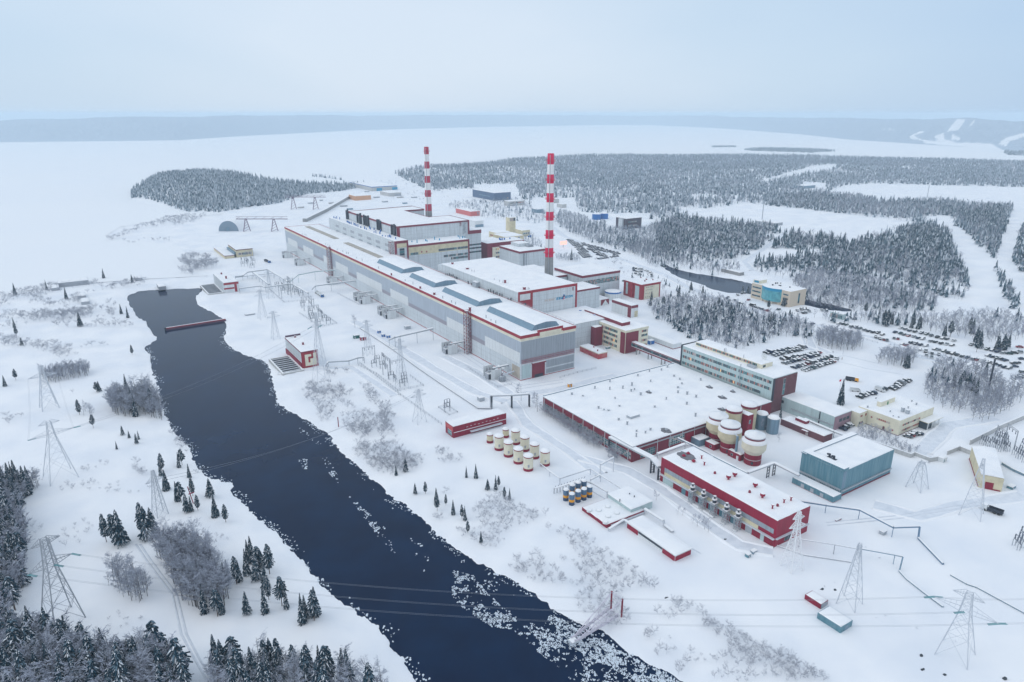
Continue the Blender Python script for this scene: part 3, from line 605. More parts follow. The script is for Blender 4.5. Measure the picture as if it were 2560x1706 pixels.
OA.box('penthouse',301,334,16.0,308,374,18.3,maroon); snow_slab('penthouse_roof',OA.root,(301,334,308,374),18.304,.35,2,5); OA.win('L',0,0,0,0,1) if 0 else None
AN=Bld('maroon_annex','windowless maroon annex with tall grey flue pipes against the cream office block','annex',289.5,348,296.3,375,13.4,maroon)
AN.Lp('yellow_band',352,374.5,3.2,5.6,cream,.12)
for y in (371,364,361): 
    b=MB(); b.lathe(288.6,y,[(.28,0),(.28,16)],8,capm=0); b.build('flue_pipe',steel,AN.root)
AN.vents([P(Z['T4'](*p),13.5) for p in [(385,930),(535,950),(580,990)]],13.6,.5,4.0,blue,'exhaust_stack',7,1.6)
GA=Bld('footbridge','enclosed glazed footbridge with maroon trim joining two office blocks','footbridge',301.5,276.2,305.5,325,7.6,white,z0=4.4,roof=.3)
GA.win('L',276.6,324.6,5.2,7.0,26,1,maroon,[1,1,2],.08); GA.Lp('maroon_strip',276.4,324.8,4.0,4.75,maroon,.12); GA.Lp('top_strip',276.4,324.8,7.2,7.6,maroon,.12)
for y in (285,297,309,320):
    b=MB(); b.beam((302,y,-.4),(302,y,4.4),.5); b.beam((305,y,-.4),(305,y,4.4),.5); b.build('support',conc,GA.root)
OB=Bld('office_block','long mint panelled office block with three rows of ribbon windows and brick end','office block',296.7,211.4,316,276,19.6,tealp)
for z in (8.7,12.5,16.2):
    OB.win('L',218.5 if z<10 else 212.6,234,z,z+1.75,26,1,tealp,[1,1,1,2,2,3,4],.08); OB.win('L',235.4,275,z,z+1.75,58,1,tealp,[1]*8+[2]*9+[3]*9+[4]*9+[5],.08)
OB.Rp('brick_end',296.9,315.9,-.5,19.3,brick,.2); OB.Rp('dark_edge',296.3,297.9,7,19.5,dark,.26); OB.win('R',304.6,306.4,9,18,1,3,white,[1,4,2],.3,'stair_window')
b=MB(); b.box(296.3,275.6,6,297.1,276.4,20.2); b.box(296.3,275.7,19.7,316.2,276.3,20.3); b.build('black_trim',dark,OB.root)
OB.box('penthouse',302.5,224,19.9,311.5,271,22.3,creamp); snow_slab('penthouse_roof',OB.root,(302.5,224,311.5,271),22.304,.35,2,15)
h_=Bld.__new__(Bld); h_.root=OB.root; h_.x0=302.5; h_.y0=224; h_.win('L',227,270.5,20.6,22.0,44,1,creamp,[1,1,4,2,3,4],.06); h_.win('R',303.5,305.8,20.4,21.8,1,1,creamp,[1],.06,'window')
dp=P(Z['U3'](1205,540),22.6); b=MB(); R_=1.9
for j in range(5):
    r0,r1=R_*j/5,R_*(j+1)/5
    for k in range(14):
        t0,t1=2*math.pi*k/14,2*math.pi*(k+1)/14
        f=lambda r,t:(dp[0]-.5*r*r/3.6-.1,dp[1]+r*math.cos(t)-.3,22.6+1.9+r*math.sin(t))
        b.quad(f(r0,t0),f(r1,t0),f(r1,t1),f(r0,t1))
b.beam((dp[0],dp[1],22.5),(dp[0],dp[1],24.3),.35); b.build('satellite_dish',white,OB.root,smooth=False)
mp_=P(Z['U3'](800,935),8.2); b=MB(); b.beam((295.9,mp_[1],8.2),(295.9,mp_[1],21.5),.3); b.build('mast',steel,OB.root)
OB.box('roof_units',299.2,226,19.9,301.2,231,21.2,steel)
OB.vents([P(Z['U3'](*p),22.5) for p in [(660,440),(680,440),(925,520)]],22.6,.2,2.2,steelg)
W=Bld('workshop_hall','huge flat roofed workshop with maroon band, grey glazing and dozens of roof vents','workshop',198.7,209.6,294.6,279,8.0,maroon,roof=.4)
W.win('L',210.2,278.6,1.5,4.6,64,3,steel,[1,2,2,3],.08,'glazing',.2)
b=MB()
for k in range(9): y=212+k*8.2; b.box(198.5,y,.5,198.72,y+.25,7.8,0,bottom=True)
b.build('pilasters',white,W.root)
b=MB(); ring(b,198.7,209.6,294.6,279,.2,7.75,8.1,0,1,.3); b.build('eaves',[steel,snowroof],W.root)
b=MB(); b.box(199,278.6,8.0,294,279.3,8.75,0,mt=1); b.build('parapet',[bluesteel,snowroof],W.root)
W.win('R',221.5,231.5,2.2,6.3,7,4,white,[2,2,1,3],.1,'glazing',.16); W.Rp('door',232.5,238,.2,5.6,crim,.15); W.win('R',204,213,.9,4.6,6,3,steel,[2,1],.1,'glazing',.16)
b=MB()
for k in range(10): x0=214+k*8.0; b.box(x0,209.35,.4,x0+.25,209.62,7.6,0,bottom=True)
b.build('pilasters',white,W.root); W.Rp('pipe_shelf',199,262,6.55,6.9,steel,.7)
wv=[(355,512),(430,522),(512,470),(615,425),(806,385),(885,355),(967,345),(1008,325),(1053,387),(1092,410),(1107,440),(765,450),(703,470),(783,480),(760,490),(614,478),(825,515),(893,425),(650,540),(1080,465),(1080,500),(1143,510),(1235,415),(1204,530),(1140,578),(921,598),(537,605),(574,618),(606,622),(1200,660),(675,685),(733,717),(797,765),(858,775),(892,755),(795,800),(1000,545),(680,592)]
W.vents([P(Z['S1'](*p),8.4) for p in wv],8.1,.42,1.9,steelg,'vent',7,1.35)
p=P(Z['S1'](768,665),8.4); W.box('roof_hatch',p[0]-2.5,p[1]-1.5,8.2,p[0]+3.5,p[1]+1.5,9.6,steel,mt=snowroof)
def melt(par,fn,p,rx,ry,z,seed):
    c=P(Z[fn](*p),z); b=MB(); r_=random.Random(seed); n=18; pts=[]
    for k in range(n): t=2*math.pi*k/n; q=r_.uniform(.8,1.12); pts.append((c[0]+rx*q*math.cos(t),c[1]+ry*q*math.sin(t)))
    b.ext(pts,z-.25,z,0); return b.build('bare_roof_patch',wetroof,par),c
for i,(p,rx,ry) in enumerate([((1295,460),1.4,2.2),((1455,490),1.2,1.6),((1383,530),1.7,2.6),((880,494),1.3,2),((1385,613),1.8,2.6),((1000,757),2.2,3)]):
    o,c=melt(W.root,'S1',p,rx,ry,8.62,i); b=MB(); b.lathe(c[0],c[1],[(.5,8.4),(.45,9.2),(.8,9.25),(.3,9.8)],8); b.build('vent',steelg,W.root)
CN=Bld('long_hall','long mint walled two storey hall with snowy roof between brick office end and cream building','hall',305.3,180.6,319.4,215.5,7.6,tealp)
CN.Rp('brick_end',305.4,319.3,-.4,7.4,mauvebrick,.12); CN.win('R',309,318,3.6,5.8,3,1,mauvebrick,[1],.16,'window',.5); CN.Lp('drainpipe',188.4,188.9,.2,7.5,dark,.2); CN.win('L',209.8,213,4.2,6.0,2,1,white,[1],.08,'window')
b=MB(); b.beam((305,181,3.1),(305,205,3.1),.5,.4); b.build('wall_pipe',steel,CN.root)
ML=Bld('brick_store','low dark red brick store with lean-to roof in front of the mint hall','store',289.4,175,296.2,199.3,3.4,brick); ML.box('rooftop_hut',293.3,188,3.7,296.1,194,5.2,maroon,mt=snowroof); ML.win('L',183.6,184.8,.4,2.3,1,1,white,[3],.1,'door'); ML.box('porch',288,183.2,2.6,289.4,186.6,2.9,maroon,mt=snowroof)
CA=Bld('administration_building','two storey cream administration building with small brown windows and entrance canopy','administration building',326.6,160,357.6,181.5,8.1,creamp)
for a0,a1,z in ((164.5,171.5,4.6),): CA.win('L',a0,a1,z,z+1.1,7,1,creamp,[4,3,4],.07)
for y,z in ((162.3,1.6),(173.5,4.4),): CA.win('L',y,y+1,z,z+1,1,1,white,[4],.07,'window')
CA.Lp('door',166.8,167.8,.3,2.4,brick,.1); CA.fascia(-.5,.5,brick,.06,'plinth'); CA.Lp('corner_strip',181,181.4,.3,2.5,brick,.1)
for z in (1.7,4.6): CA.win('R',329.5,345.5,z,z+1.1,11,1,creamp,[4,1,3],.07)
CA.box('rooftop_screen',334,174.5,8.3,347,176.5,11.0,creamp,mt=snowroof); CA.box('roof_door',340,174.3,8.3,340.8,174.6,10,mat('green door',(.05,.25,.12),.6))
CA.vents([P(Z['U4'](*p),8.4) for p in [(1073,710),(1140,735)]],8.4,.9,1.9,steel,'roof_fan',10,1.1)
CA.vents([P(Z['U4'](*p),8.4) for p in [(710,530),(945,525),(1200,575),(1262,620),(945,775),(1020,790),(1150,665),(905,715),(595,655)]],8.4,.3,1.2,steelg)
CA.box('entrance_canopy',344.8,155.3,3.9,358.8,159.9,4.2,creamp,mt=snowroof)
for k,x_ in enumerate((345.2,349.2,351.5,355.5)): CA.box('canopy_column',x_,155.5,-.3,x_+.3,155.8,3.9,white)
CA.box('entrance_glazing',345.1,156,.2,350.5,159.9,3.6,glass); CA.box('link_wing',319.6,176.5,-.4,326.5,182,7.6,creamp,mt=snowroof); 
h_=Bld.__new__(Bld); h_.root=CA.root; h_.x0=319.6; h_.y0=176.5; h_.win('R',320.3,323.5,1.4,2.8,3,1,creamp,[4,1],.07,'window'); h_.win('R',320.5,322.5,5.2,6.4,1,1,creamp,[4],.07,'window'); h_.win('R',324.6,326,5,6.5,1,1,creamp,[4],.07,'window')
BG=Bld('process_hall','tall windowless blue green clad hall with a flat snowy roof','process hall',250.6,140.9,287.2,160.4,11.6,teal)
BG.box('raised_edge',250.7,141.0,11.65,254.3,160.3,12.7,teal,mt=snowroof); BG.Rp('corner_panel',250.7,253,3.6,11.4,bluesteel,.08); 
b=MB(); b.box(250.2,158,12.0,287,160.6,12.4,0,mt=1); b.build('roof_edge',[bluesteel,snowroof],BG.root); BG.Rp('pipe_shelf',251,287,2.5,3.0,steel,.6); BG.Lp('pipe_shelf',141,160,3.0,3.6,steel,.6)
BG.Rp('plinth',250.8,287,-.5,.7,maroon,.15)
for s0 in (146,150.5): BG.Lp('door',s0,s0+2,.1,2.5,steel,.1)
for k in range(2):
    c=P(Z['U2'](2045+60*k,1000+30*k),11.9); b=MB(); b.beam((c[0],c[1],11.6),(c[0],c[1],13.4),.9,n=8); b.beam((c[0],c[1],13.2),(c[0]-1.3,c[1]+.3,13.6),.8,n=8,ends=True); b.box(c[0]-.8,c[1]-1.2,11.7,c[0]+.8,c[1]+.8,12.0); b.build('exhaust_elbow',dark,BG.root)
x=Bld('lean_to_annex','low blue green annex with a railing on its snowy roof beside the process hall','annex',243.8,139.5,249.3,158.8,2.7,teal); x.fascia(-.5,.3,maroon,.1,'plinth')
for s0 in (144,148.5,153): x.Lp('door',s0,s0+1.5,.1,2.0,steel,.08)
b=MB()
for k in range(26): b.beam((249.1,139.8+k*.74,3.0),(249.1,139.8+k*.74,3.9),.07)
b.build('roof_railing',steelw,x.root)
# ---- crimson filter hall with five exhaust towers
C=Bld('crimson_hall','long crimson clad hall with red roof ventilators and a row of exhaust towers along it','filter hall',198,132.4,216.9,190.8,11.2,crim)
C.Lp('translucent_strip',133.4,189.8,5.4,7.3,greyd,.08); C.Lp('cream_wall',140,189.8,3.6,5.3,cream,.07); C.Lp('lower_wall',132.6,190.6,-.4,3.4,crimd,.06)
C.Lp('pipe_shelf',132.6,190.6,3.42,3.8,steelw,1.0)
for s0,w,m_ in ((183,6,tealp),(142.5,3,steel),(137,1.6,tealp),(150,2.6,teal),(155.5,2.6,teal),(161,2.6,teal),(166.5,2.6,teal),(172,2.4,teal),(176,2.2,teal)): C.Lp('gate',s0,s0+w,.1,2.9,m_,.14)
C.Rp('pipe_shelf',198.1,216.8,3.6,4.0,steelw,.7); C.win('R',203.5,207.5,.9,2.8,2,1,steel,[1],.1,'window'); C.Rp('plinth',198.1,216.8,-.5,.35,snowroof,.4)
C.Lp('corner_band',188.5,190.7,1,7.3,crimd,.1)
o,c=melt(C.root,'U1',(410,218),3.0,4.6,11.72,77)
for p,kind in [((440,195),'c'),((380,228),'c'),((515,300),'c'),((623,255),'T'),((660,345),'T'),((990,540),'b'),((1076,500),'b'),((1355,645),'b'),((1455,790),'b'),((805,460),'s'),((1280,720),'s'),((1592,940),'T'),((1662,905),'s'),((1750,860),'T'),((1845,830),'T')]:
    c=P(Z['U1'](*p),11.6); b=MB(); x,y=c[0],c[1]
    if kind=='c': b.lathe(x,y,[(.55,11.5),(.55,12.0),(.95,12.05),(.1,12.8)],10)
    elif kind=='T': b.lathe(x,y,[(.28,11.3),(.28,13.0),(.6,13.05),(.6,13.3)],9,capm=1)
    elif kind=='b': b.lathe(x,y,[(.4,11.3),(.42,12.1),(.95,12.5),(.95,13.5)],11,capm=1)
    else: b.lathe(x,y,[(.5,11.3),(.5,12.2),(.3,12.5)],8)
    b.build('roof_ventilator',[crim if kind!='s' else crimd,snowroof],C.root)
exh=thing('exhaust_tower','black and white capped exhaust tower on a white lattice frame against the crimson hall','exhaust tower',(0,0,0),'exhaust towers along the crimson hall')
b=MB(); w=1.15
for ux,uy in ((-w,-w),(w,-w),(w,w),(-w,w)): b.beam((ux,uy,-.3),(ux,uy,7.4),.2)
for z0_,z1_ in ((0,2.5),(2.5,5),(5,7.4)):
    cs=[(-w,-w),(w,-w),(w,w),(-w,w)]
    for q in range(4):
        a_,c_=cs[q],cs[(q+1)%4]; b.beam((*a_,z0_),(*c_,z1_),.12); b.beam((*c_,z0_),(*a_,z1_),.12); b.beam((*a_,z1_),(*c_,z1_),.16)
b.build('lattice_frame',steel,exh); b=MB(); b.box(-1.5,-1.5,7.4,1.5,1.5,7.75,0,mt=1,bottom=True); b.build('deck',[steel,snowroof],exh)
b=MB(); b.lathe(0,0,[(.95,7.76),(1.0,9.3),(1.3,9.5),(1.3,9.9)],14,[0,0,1],capm=1); b.build('drum',[dark,snowroof],exh,smooth=False)
b=MB(); b.lathe(0,0,[(.42,9.9),(.42,11.1),(.8,11.15),(.8,11.4)],10,capm=1); b.build('cap',[dark,snowroof],exh)
b=MB(); b.box(-2.4,-1.2,.15,-1.2,1.2,.5,0,mt=1); b.build('landing',[steel,snowroof],exh)
b=MB(); b.beam((0,-.2,6.4),(2.6,-.2,6.4),.7,n=8); b.beam((0,.9,4.2),(2.6,.9,4.2),.5,n=8); b.build('duct',steel,exh)
etp=[(195.6,147.6),(195.6,153.2),(195.6,159.2),(195.6,164.8),(195.6,170.6)]
for i,(x,y) in enumerate(etp):
    lab=['exhaust tower nearest the pylon end of the crimson hall','second exhaust tower from the pylon end of the crimson hall','middle exhaust tower of the row along the crimson hall','fourth exhaust tower from the pylon end of the crimson hall','exhaust tower farthest from the pylon along the crimson hall'][i]
    if i==0: exh.location=(x+.2,y,0); exh.scale=(.8,.8,.78); exh['label']=lab
    else: dup(exh,(x+.2,y,0),0,(.8,.8,.78),label=lab)
# ---- smaller sheds
PG=Bld('pump_station','low crimson pump station with five round roof hatches and a grey upper storey','pump station',155,175,174.6,190,1.5,crimd,roof=.3)
PG.box('upper_storey',168.3,176.2,-.4,179.6,190,3.4,tealp); snow_slab('upper_roof',PG.root,(168.2,176.1,179.7,190.1),3.404,.4,1.2,4,.2); PG.Rp('pipe_shelf',157,174,.7,1.0,steelw,.8)
for p in [(675,965),(805,965),(925,915),(1050,1005),(930,1050),(895,1125)]:
    c=P(Z['U8'](*p),1.9); b=MB(); b.lathe(c[0],c[1],[(1.1,1.5),(1.1,2.15),(.9,2.3)],14,capm=1); b.build('roof_hatch',[white,snowroof],PG.root)
PG.vents([P(Z['U8'](*p),3.7) for p in [(1225,745),(1290,785),(1092,840)]],3.6,.18,1.2,dark)
SH=Bld('long_shed','long low shed with red ends, dark open middle and snowy roof','shed',161.8,146,169.7,171.2,2.7,white,roof=.35)
SH.Lp('red_panel',146.1,152.2,-.2,2.2,crim,.08); SH.Lp('red_panel',165,171,-.2,2.2,crim,.08); SH.Lp('opening',152.4,164.8,1.2,2.3,dark,.05); SH.Rp('red_end',161.9,169.6,-.2,2.1,crim,.08); SH.fascia(2.3,2.75,white,.25,'eaves')
x=Bld('maroon_shed','small maroon shed with a gabled snowy roof beside the blue container','shed',182.6,103,186.4,108.8,1.9,crimd,roof=.3); x.Rp('end_wall',182.8,186.2,-.2,1.8,steelg,.06); x.Lp('door',105,106.6,.1,1.6,crim,.05)
x=Bld('blue_container','blue green cabin with snow on its flat roof in the open field','cabin',177.9,93,183.8,101,2.3,teal,roof=.3); x.Rp('door',180,181.6,.1,1.9,bluesteel,.06)
PB=Bld('maroon_pump_house','long narrow maroon building beside the cream tanks with pipes on its wall','pump house',142.7,275,173.1,283,6.1,crimd,roof=.35)
PB.win('L',276.5,280.5,.8,3.4,3,2,white,[3,2],.08,'gate'); PB.Lp('pink_end',275.1,282.8,3.5,5.9,mat('dull red paint',(.50,.09,.10),.6,streak=.4),.05); PB.Rp('ledge',143,173,2.9,3.1,snowroof,.25); PB.Rp('pipe_shelf',152,170,1.4,1.9,steelw,1.4)
b=MB()
for k in range(9): z=4.2+.15*(k%3); x_=150+k*2.2; b.box(x_,274.86,z,x_+.9,274.97,z+.16,0,bottom=True)
b.build('wall_marks',white,PB.root)
PA=Bld('intake_house','grey sided pump house with a yellow meander sign on its red end wall','pump house',110.6,412,120.8,447,10.6,lgrey,roof=.35)
PA.fascia(10,10.8,maroon,.15); PA.Rp('red_end',110.5,120.7,-.4,9.95,redf,.1); PA.Lp('lower_wall',412.2,446.8,-.4,3.4,crimd,.5)
b=MB()
for x0_,x1_,z0_,z1_ in ((112.6,114.6,1.2,8.6),(114.6,116.6,7,8.6),(114.6,117.8,1.2,3.2),(115.8,117.8,3.2,5.6),(117.8,119.6,1.2,9.0)): b.box(x0_,411.7,z0_,x1_,411.89,z1_,0,bottom=True)
b.build('meander_sign',creamp,PA.root); PA.box('back_parapet',110.8,446.4,10.7,120.6,447.2,11.9,darkp)
PA.vents([P(Z['V3'](*p),10.9) for p in [(535,350),(645,450)]],10.9,.5,1.6,maroon,'chimney_vent')
PF=Bld('intake_house','grey pump house with red bands on its end, at the far end of the river','pump house',110.2,638.5,123,683,9.3,lgrey,roof=.3)
PF.Rp('white_end',110.3,122.9,-.3,9,white,.1); PF.Rp('red_band',110.4,122.9,7.2,9,redf,.15); PF.Rp('red_band',110.4,119,3.2,4.6,redf,.15); PF.Rp('red_column',119.2,121.2,.3,7.1,redf,.15)
PF.vents([P(Z['T3'](*p),9.5) for p in [(403,690),(468,750)]],9.5,.6,2,maroon,'chimney_vent')
for lab,x0_,x1_,y0_,y1_ in (('dark water intake basin with concrete walls beside the near pump house',98,109,408,438),('dark water intake basin beside the far pump house',98,109,640,678)):
    t_=thing('intake_basin',lab,'intake basin',((x0_+x1_)/2,(y0_+y1_)/2,0)); nbox(t_,'basin_water',x0_,y0_,-.5,x1_,y1_,.25,dark)
    for q in ((x0_-1,y0_-1,x0_,y1_+1),(x1_,y0_-1,x1_+1,y1_+1),(x0_,y0_-1,x1_,y0_),(x0_,y1_,x1_,y1_+1)): nbox(t_,'basin_wall',q[0],q[1],-1,q[2],q[3],1.0,concl,snowroof)
    n=8
    for k in range(n): y=y0_+(y1_-y0_)*(k+.5)/n; nbox(t_,'cross_beam',x0_,y-.25,.5,x1_,y+.25,.9,steelw,snowroof)
x=Bld('switch_house','low cream switchgear house with brown eaves at the far end of the site','switchgear building',143,799,153,858,3.4,cream,roof=.3); x.fascia(2.6,3.5,mauvebrick,.15)
x=Bld('switch_house','taller cream switchgear house with dark eaves behind the low one','switchgear building',155.5,800,173,840,8.4,cream,roof=.3); x.fascia(7.6,8.6,brick,.15); x.win('R',157,172,2.5,5,10,1,white,[2,1,3],.1); x.box('stepped_ducts',153.2,802,3.4,155.3,838,6,bluesteel)
# cream house set at an angle
ps=[P(Z['U5'](*p),6.4) for p in [(1768,578),(2085,640),(1962,222),(1640,200)]]; gh=thing('gable_building','cream building with a maroon gate standing at an angle beside the substation','substation building',((ps[0][0]+ps[2][0])/2,(ps[0][1]+ps[2][1])/2,0))
b=MB(); b.ext([p[:2] for p in ps],-.4,6.2,0); b.build('wall',cream,gh)
b=MB(); 
def lerp(a,c,t): return tuple(a[i]+(c[i]-a[i])*t for i in range(3))
r0,r1=lerp(ps[0],ps[1],.5),lerp(ps[3],ps[2],.5); r0=(r0[0],r0[1],7.0); r1=(r1[0],r1[1],7.0); q_=[(p[0],p[1],6.35) for p in ps]
b.quad(q_[0],r0,r1,q_[3]); b.quad(r0,q_[1],q_[2],r1); b.tri(q_[0],q_[1],r0); b.tri(q_[3],r1,q_[2]); b.build('roof',snowroof,gh)
def face_box(b,a,c,s0,s1,z0,z1,t):
    d=Vector((c[0]-a[0],c[1]-a[1],0)); Ln=d.length; d.normalize(); n=Vector((d.y,-d.x,0)); A_=Vector((a[0],a[1],0))
    p=[A_+d*s0-n*.05,A_+d*s1-n*.05,A_+d*s1+n*t,A_+d*s0+n*t]; b.ext([(v.x,v.y) for v in p],z0,z1,0)
b=MB(); Ln=(Vector(ps[1][:2])-Vector(ps[0][:2])).length; face_box(b,ps[0],ps[1],Ln*.25,Ln*.62,.02,3.4,.12); b.build('gate',crimd,gh)
b=MB(); face_box(b,ps[0],ps[1],Ln*.62,Ln*.95,.02,.7,.1); b.build('plinth',crimd,gh)
b=MB(); Ls=(Vector(ps[3][:2])-Vector(ps[0][:2])).length; face_box(b,ps[3],ps[0],0,Ls*.98,-.2,.7,.1); b.build('side_plinth',crimd,gh)
x=Bld('guard_hut','small white hut on the perimeter wall','hut',316.5,133.3,319.7,136.2,2.2,white,roof=.3); x.win('R',316.8,317.6,.3,1.8,1,1,white,[2],.05,'door')
# ---- blue curved office
BC=Bld('curved_glass_office','beige office with a bulging blue glass front beside the canal','office building',486,340.8,506.5,379,13.1,mat('beige panel',(.60,.52,.42),.7,streak=.2),roof=.35)
for z in (2.4,6.0,9.4): BC.win('L',369.5,378,z,z+1.3,6,1,bluesteel,[2,1],.08); BC.win('L',342.5,347.5,z,z+1.1,4,1,bluesteel,[2,1],.08)
BC.win('R',496.8,498.8,2,10.5,1,4,cyan,[2,1],.08,'stair_window')
b=MB(); b2=MB(); n=12; ya,yb=349,368.5
arc=[(486-4.2*math.sin(math.pi*k/n)**.8,ya+(yb-ya)*k/n) for k in range(n+1)]
for k in range(n):
    (xa_,y0_),(xb_,y1_)=arc[k],arc[k+1]; b.quad((xa_,y0_,2.6),(xb_,y1_,2.6),(xb_,y1_,11.2),(xa_,y0_,11.2)); b2.quad((xa_-.05,y0_,11.2),(xb_-.05,y1_,11.2),(xb_-.05,y1_,13.5),(xa_-.05,y0_,13.5))
b.build('curved_glass',glassc,BC.root); b2.build('blue_band',cyan,BC.root); b=MB(); b.v=[(x,y,13.45) for x,y in arc]+[(x,y,2.5) for x,y in arc]; b.f=[tuple(range(n+1)),tuple(range(n+1,2*n+2))]; b.m=[0,0]; b.build('bulge_roof',snowroof,BC.root)
for k in (1,4,8,11): BC.box('column',arc[k][0]+.5,arc[k][1]-.3,-.3,arc[k][0]+1.1,arc[k][1]+.3,2.5,creamp)
BC.box('stair_tower',487,372,13.2,496,378.6,16.2,creamp,mt=snowroof); BC.box('tower_window',486.85,373,14,487,377.5,15.6,cyan)
BC.vents([P(Z['V1'](*p),13.4) for p in [(720,295),(760,275),(785,270),(830,270),(810,300),(830,305),(955,325)]],13.4,.5,1.2,dark)
x=Bld('white_kiosk','small white pavilion with glazed sides by the car park','kiosk',489.5,295.5,495.5,306.5,4.3,tealp,roof=.3); x.win('L',296,306,.6,3.4,8,1,white,[2,3],.06)
x=Bld('dark_office','dark brown office block with pale stair tower at the edge of the wood','office block',644,717,672,738,14.5,mat('dark brown panel',(.085,.075,.10),.6,streak=.3)); x.win('R',648,664,4,5.6,12,1,steelg,[3,2],.1); x.win('R',648,664,9,10.6,12,1,steelg,[3,2],.1); x.Lp('pale_tower',722,730,.2,14,lgrey,2.5)
x=Bld('dark_blue_hall','dark blue metal clad hall with a snowy flat roof below the forest','warehouse',665,1096,701,1174,13.7,mat('dark blue cladding',(.085,.14,.24),.6,streak=.4)); x.Rp('lit_lamp',694,695,3,4,lit,.3); x.Lp('pale_strip',1110,1150,6,7.2,bluesteel,.1)
M4=Bld('maroon_cream_block','four storey maroon and cream block with stepped front beside the small car park','office block',401,423.5,423,445.5,13.2,redf)
M4.Rp('cream_front',404.5,421.5,.3,11.5,creamp,.12)
for z in (1.4,4.4,7.4,9.8): M4.win('R',405.5,414,z,z+1.3,4,1,creamp,[1,4,2],.18,'window_row',.9)
M4.Lp('pale_panel',426,431,.3,11.5,tealp,.1); M4.Lp('pale_panel',440,442.5,2,12,tealp,.1); M4.Lp('projecting_bay',433,436.5,.3,13.0,redf,1.2); M4.fascia(12,13.4,redf,.15)
M4.vents([P(Z['T4'](*p),13.4) for p in [(1215,412),(1290,440),(1270,462),(1380,445)]],13.4,.5,1.3,maroon)
M5=Bld('maroon_frame_hall','white walled hall with a thick maroon frame behind the office block','hall',357.4,387.2,364.5,410,9.8,white); M5.Lp('maroon_band',387.3,409.9,7.6,9.7,maroon,.1); M5.Lp('maroon_column',387.3,391,.2,7.5,maroon,.1); M5.Rp('maroon_band',357.5,364.4,7.6,9.7,maroon,.1); M5.Rp('yellow_panel',361,364.3,.3,5,cream,.1)
M6=Bld('triangle_front_hall','low hall with white triangle on its maroon front beside the round tank','hall',358.2,427.5,370,455.3,5.2,white,roof=.3); M6.Rp('maroon_front',361,369.5,.3,5,maroon,.08); M6.win('L',434,454,1.2,3.2,12,1,white,[1,2,3],.08); M6.Lp('maroon_panel',428,434,.3,5,maroon,.08)
b=MB(); b.ext([(362,427.2),(369,427.2),(369,427.35),(362,427.35)],.0,.1); i=len(b.v); b.v+=[(362,427.3,.3),(369,427.3,.3),(365.5,427.3,4.6)]; b.f.append((i,i+1,i+2)); b.m.append(0); b.build('white_triangle',white,M6.root)
M6.box('green_unit',362,446,5.6,368,449,7.4,teal,mt=snowroof)
for lab,c,r_,h_,m1 in (('white tank with a blue band beside the triangle fronted hall',P((1380+830/5.472,620+700/5.472),0),7.0,7.2,white),('round white tank with a blue rim beside the turbine hall door',P((1375+70/5.472,915),0),3.3,6.6,white)):
    t_=thing('storage_tank',lab,'tank',(c[0],c[1],0)); b=MB(); b.lathe(c[0],c[1],[(r_,-.3),(r_,h_)],24,capm=0); b.build('shell',m1,t_); b=MB(); b.lathe(c[0],c[1],[(r_+.06,h_-1.3),(r_+.06,h_-.1),(r_*.6,h_+.35)],24,[0,1],capm=1); b.build('rim',[blue,snowroof],t_)
x=Bld('red_store','small red store with a sloping snowy roof in front of the cream office','store',275.2,326.3,282.6,345.6,4.0,mat('patched red wall',(.44,.06,.08),.7,noise=.8,nscale=.25,col2=(.52,.22,.20)),roof=.3); x.fascia(3.5,4.1,creamp,.15); x.vents([(277.5,330),(280,337)],4.2,.3,1.1,crim)
x=Bld('yellow_hut','low yellow hut with a maroon roof edge behind the turbine hall corner','hut',283.5,359.5,288.5,367,2.6,cream,roof=.3); x.fascia(2.1,2.7,maroon,.15)
x=Bld('service_building','low snow roofed building with a red sill behind the office block','service building',330,315,338,352,3.5,white,roof=.35); x.fascia(-.3,.6,maroon,.1,'plinth')
x=Bld('long_garage','long low grey garage wall on the slope across the canal','garage',545.5,441,552,464,3.2,conc,roof=.3)
# ---- far buildings of the site
def far(label,cat,name,fn,near,leftp,rightp,h,wm,**k):
    a=P(Z[fn](*near),h); y1=P(Z[fn](*leftp),h)[1] if leftp else a[1]+15; x1=P(Z[fn](*rightp),h)[0]; x=Bld(name,label,cat,a[0],a[1],max(x1,a[0]+6),max(y1,a[1]+8),h,wm,roof=.4,**k); return x
x=far('long pale warehouse with blue gates far behind the banded chimney','warehouse','warehouse','V8',(160,262),(90,185),(545,250),9,concl); x.Rp('gate',x.x0+10,x.x0+22,.2,6,cyan,.2); x.Rp('gate',x.x0+44,x.x0+56,.2,6,cyan,.2); x.fascia(8,9.2,blue,.2)
x=far('small grey depot with a dark door in front of the pale warehouse','depot','depot','V8',(395,345),(400,310),(565,335),7,concl); x.Rp('door',x.x0+12,x.x0+24,.2,5,steelg,.2)
x=far('orange walled store in the far yard','store','store','T6',(590,498),(580,470),(820,488),8,mat('orange wall',(.60,.33,.19),.7))
x=far('salmon red garage with a sloping roof near the bare trees','garage','garage','V8',(1510,600),(1395,548),(1640,590),7,mat('salmon wall',(.58,.15,.15),.7))
x=far('cream service block with small windows below the dark blue hall','office block','service_block','V8',(2035,462),None,(2250,445),8,concl); x.win('R',x.x0+3,x.x1-2,4.4,6,10,1,concl,[1,3,4],.1)
x=far('white and blue house among the bare trees beyond the reactor building','house','house','V8',(1575,730),None,(1710,725),9,white); x.Rp('blue_base',x.x0,x.x1,.1,4,bluesteel,.12)
x=far('long cream laboratory with small windows beyond the reactor building','laboratory','laboratory','V8',(1870,895),(1735,870),(2080,880),8,cream); x.win('L',x.y0+3,x.y1-3,3,4.8,9,1,cream,[1,4],.1)
x=far('cream annex with flat roof in front of the long laboratory','laboratory','laboratory_annex','V8',(1985,950),(1880,900),(2250,925),9,cream)
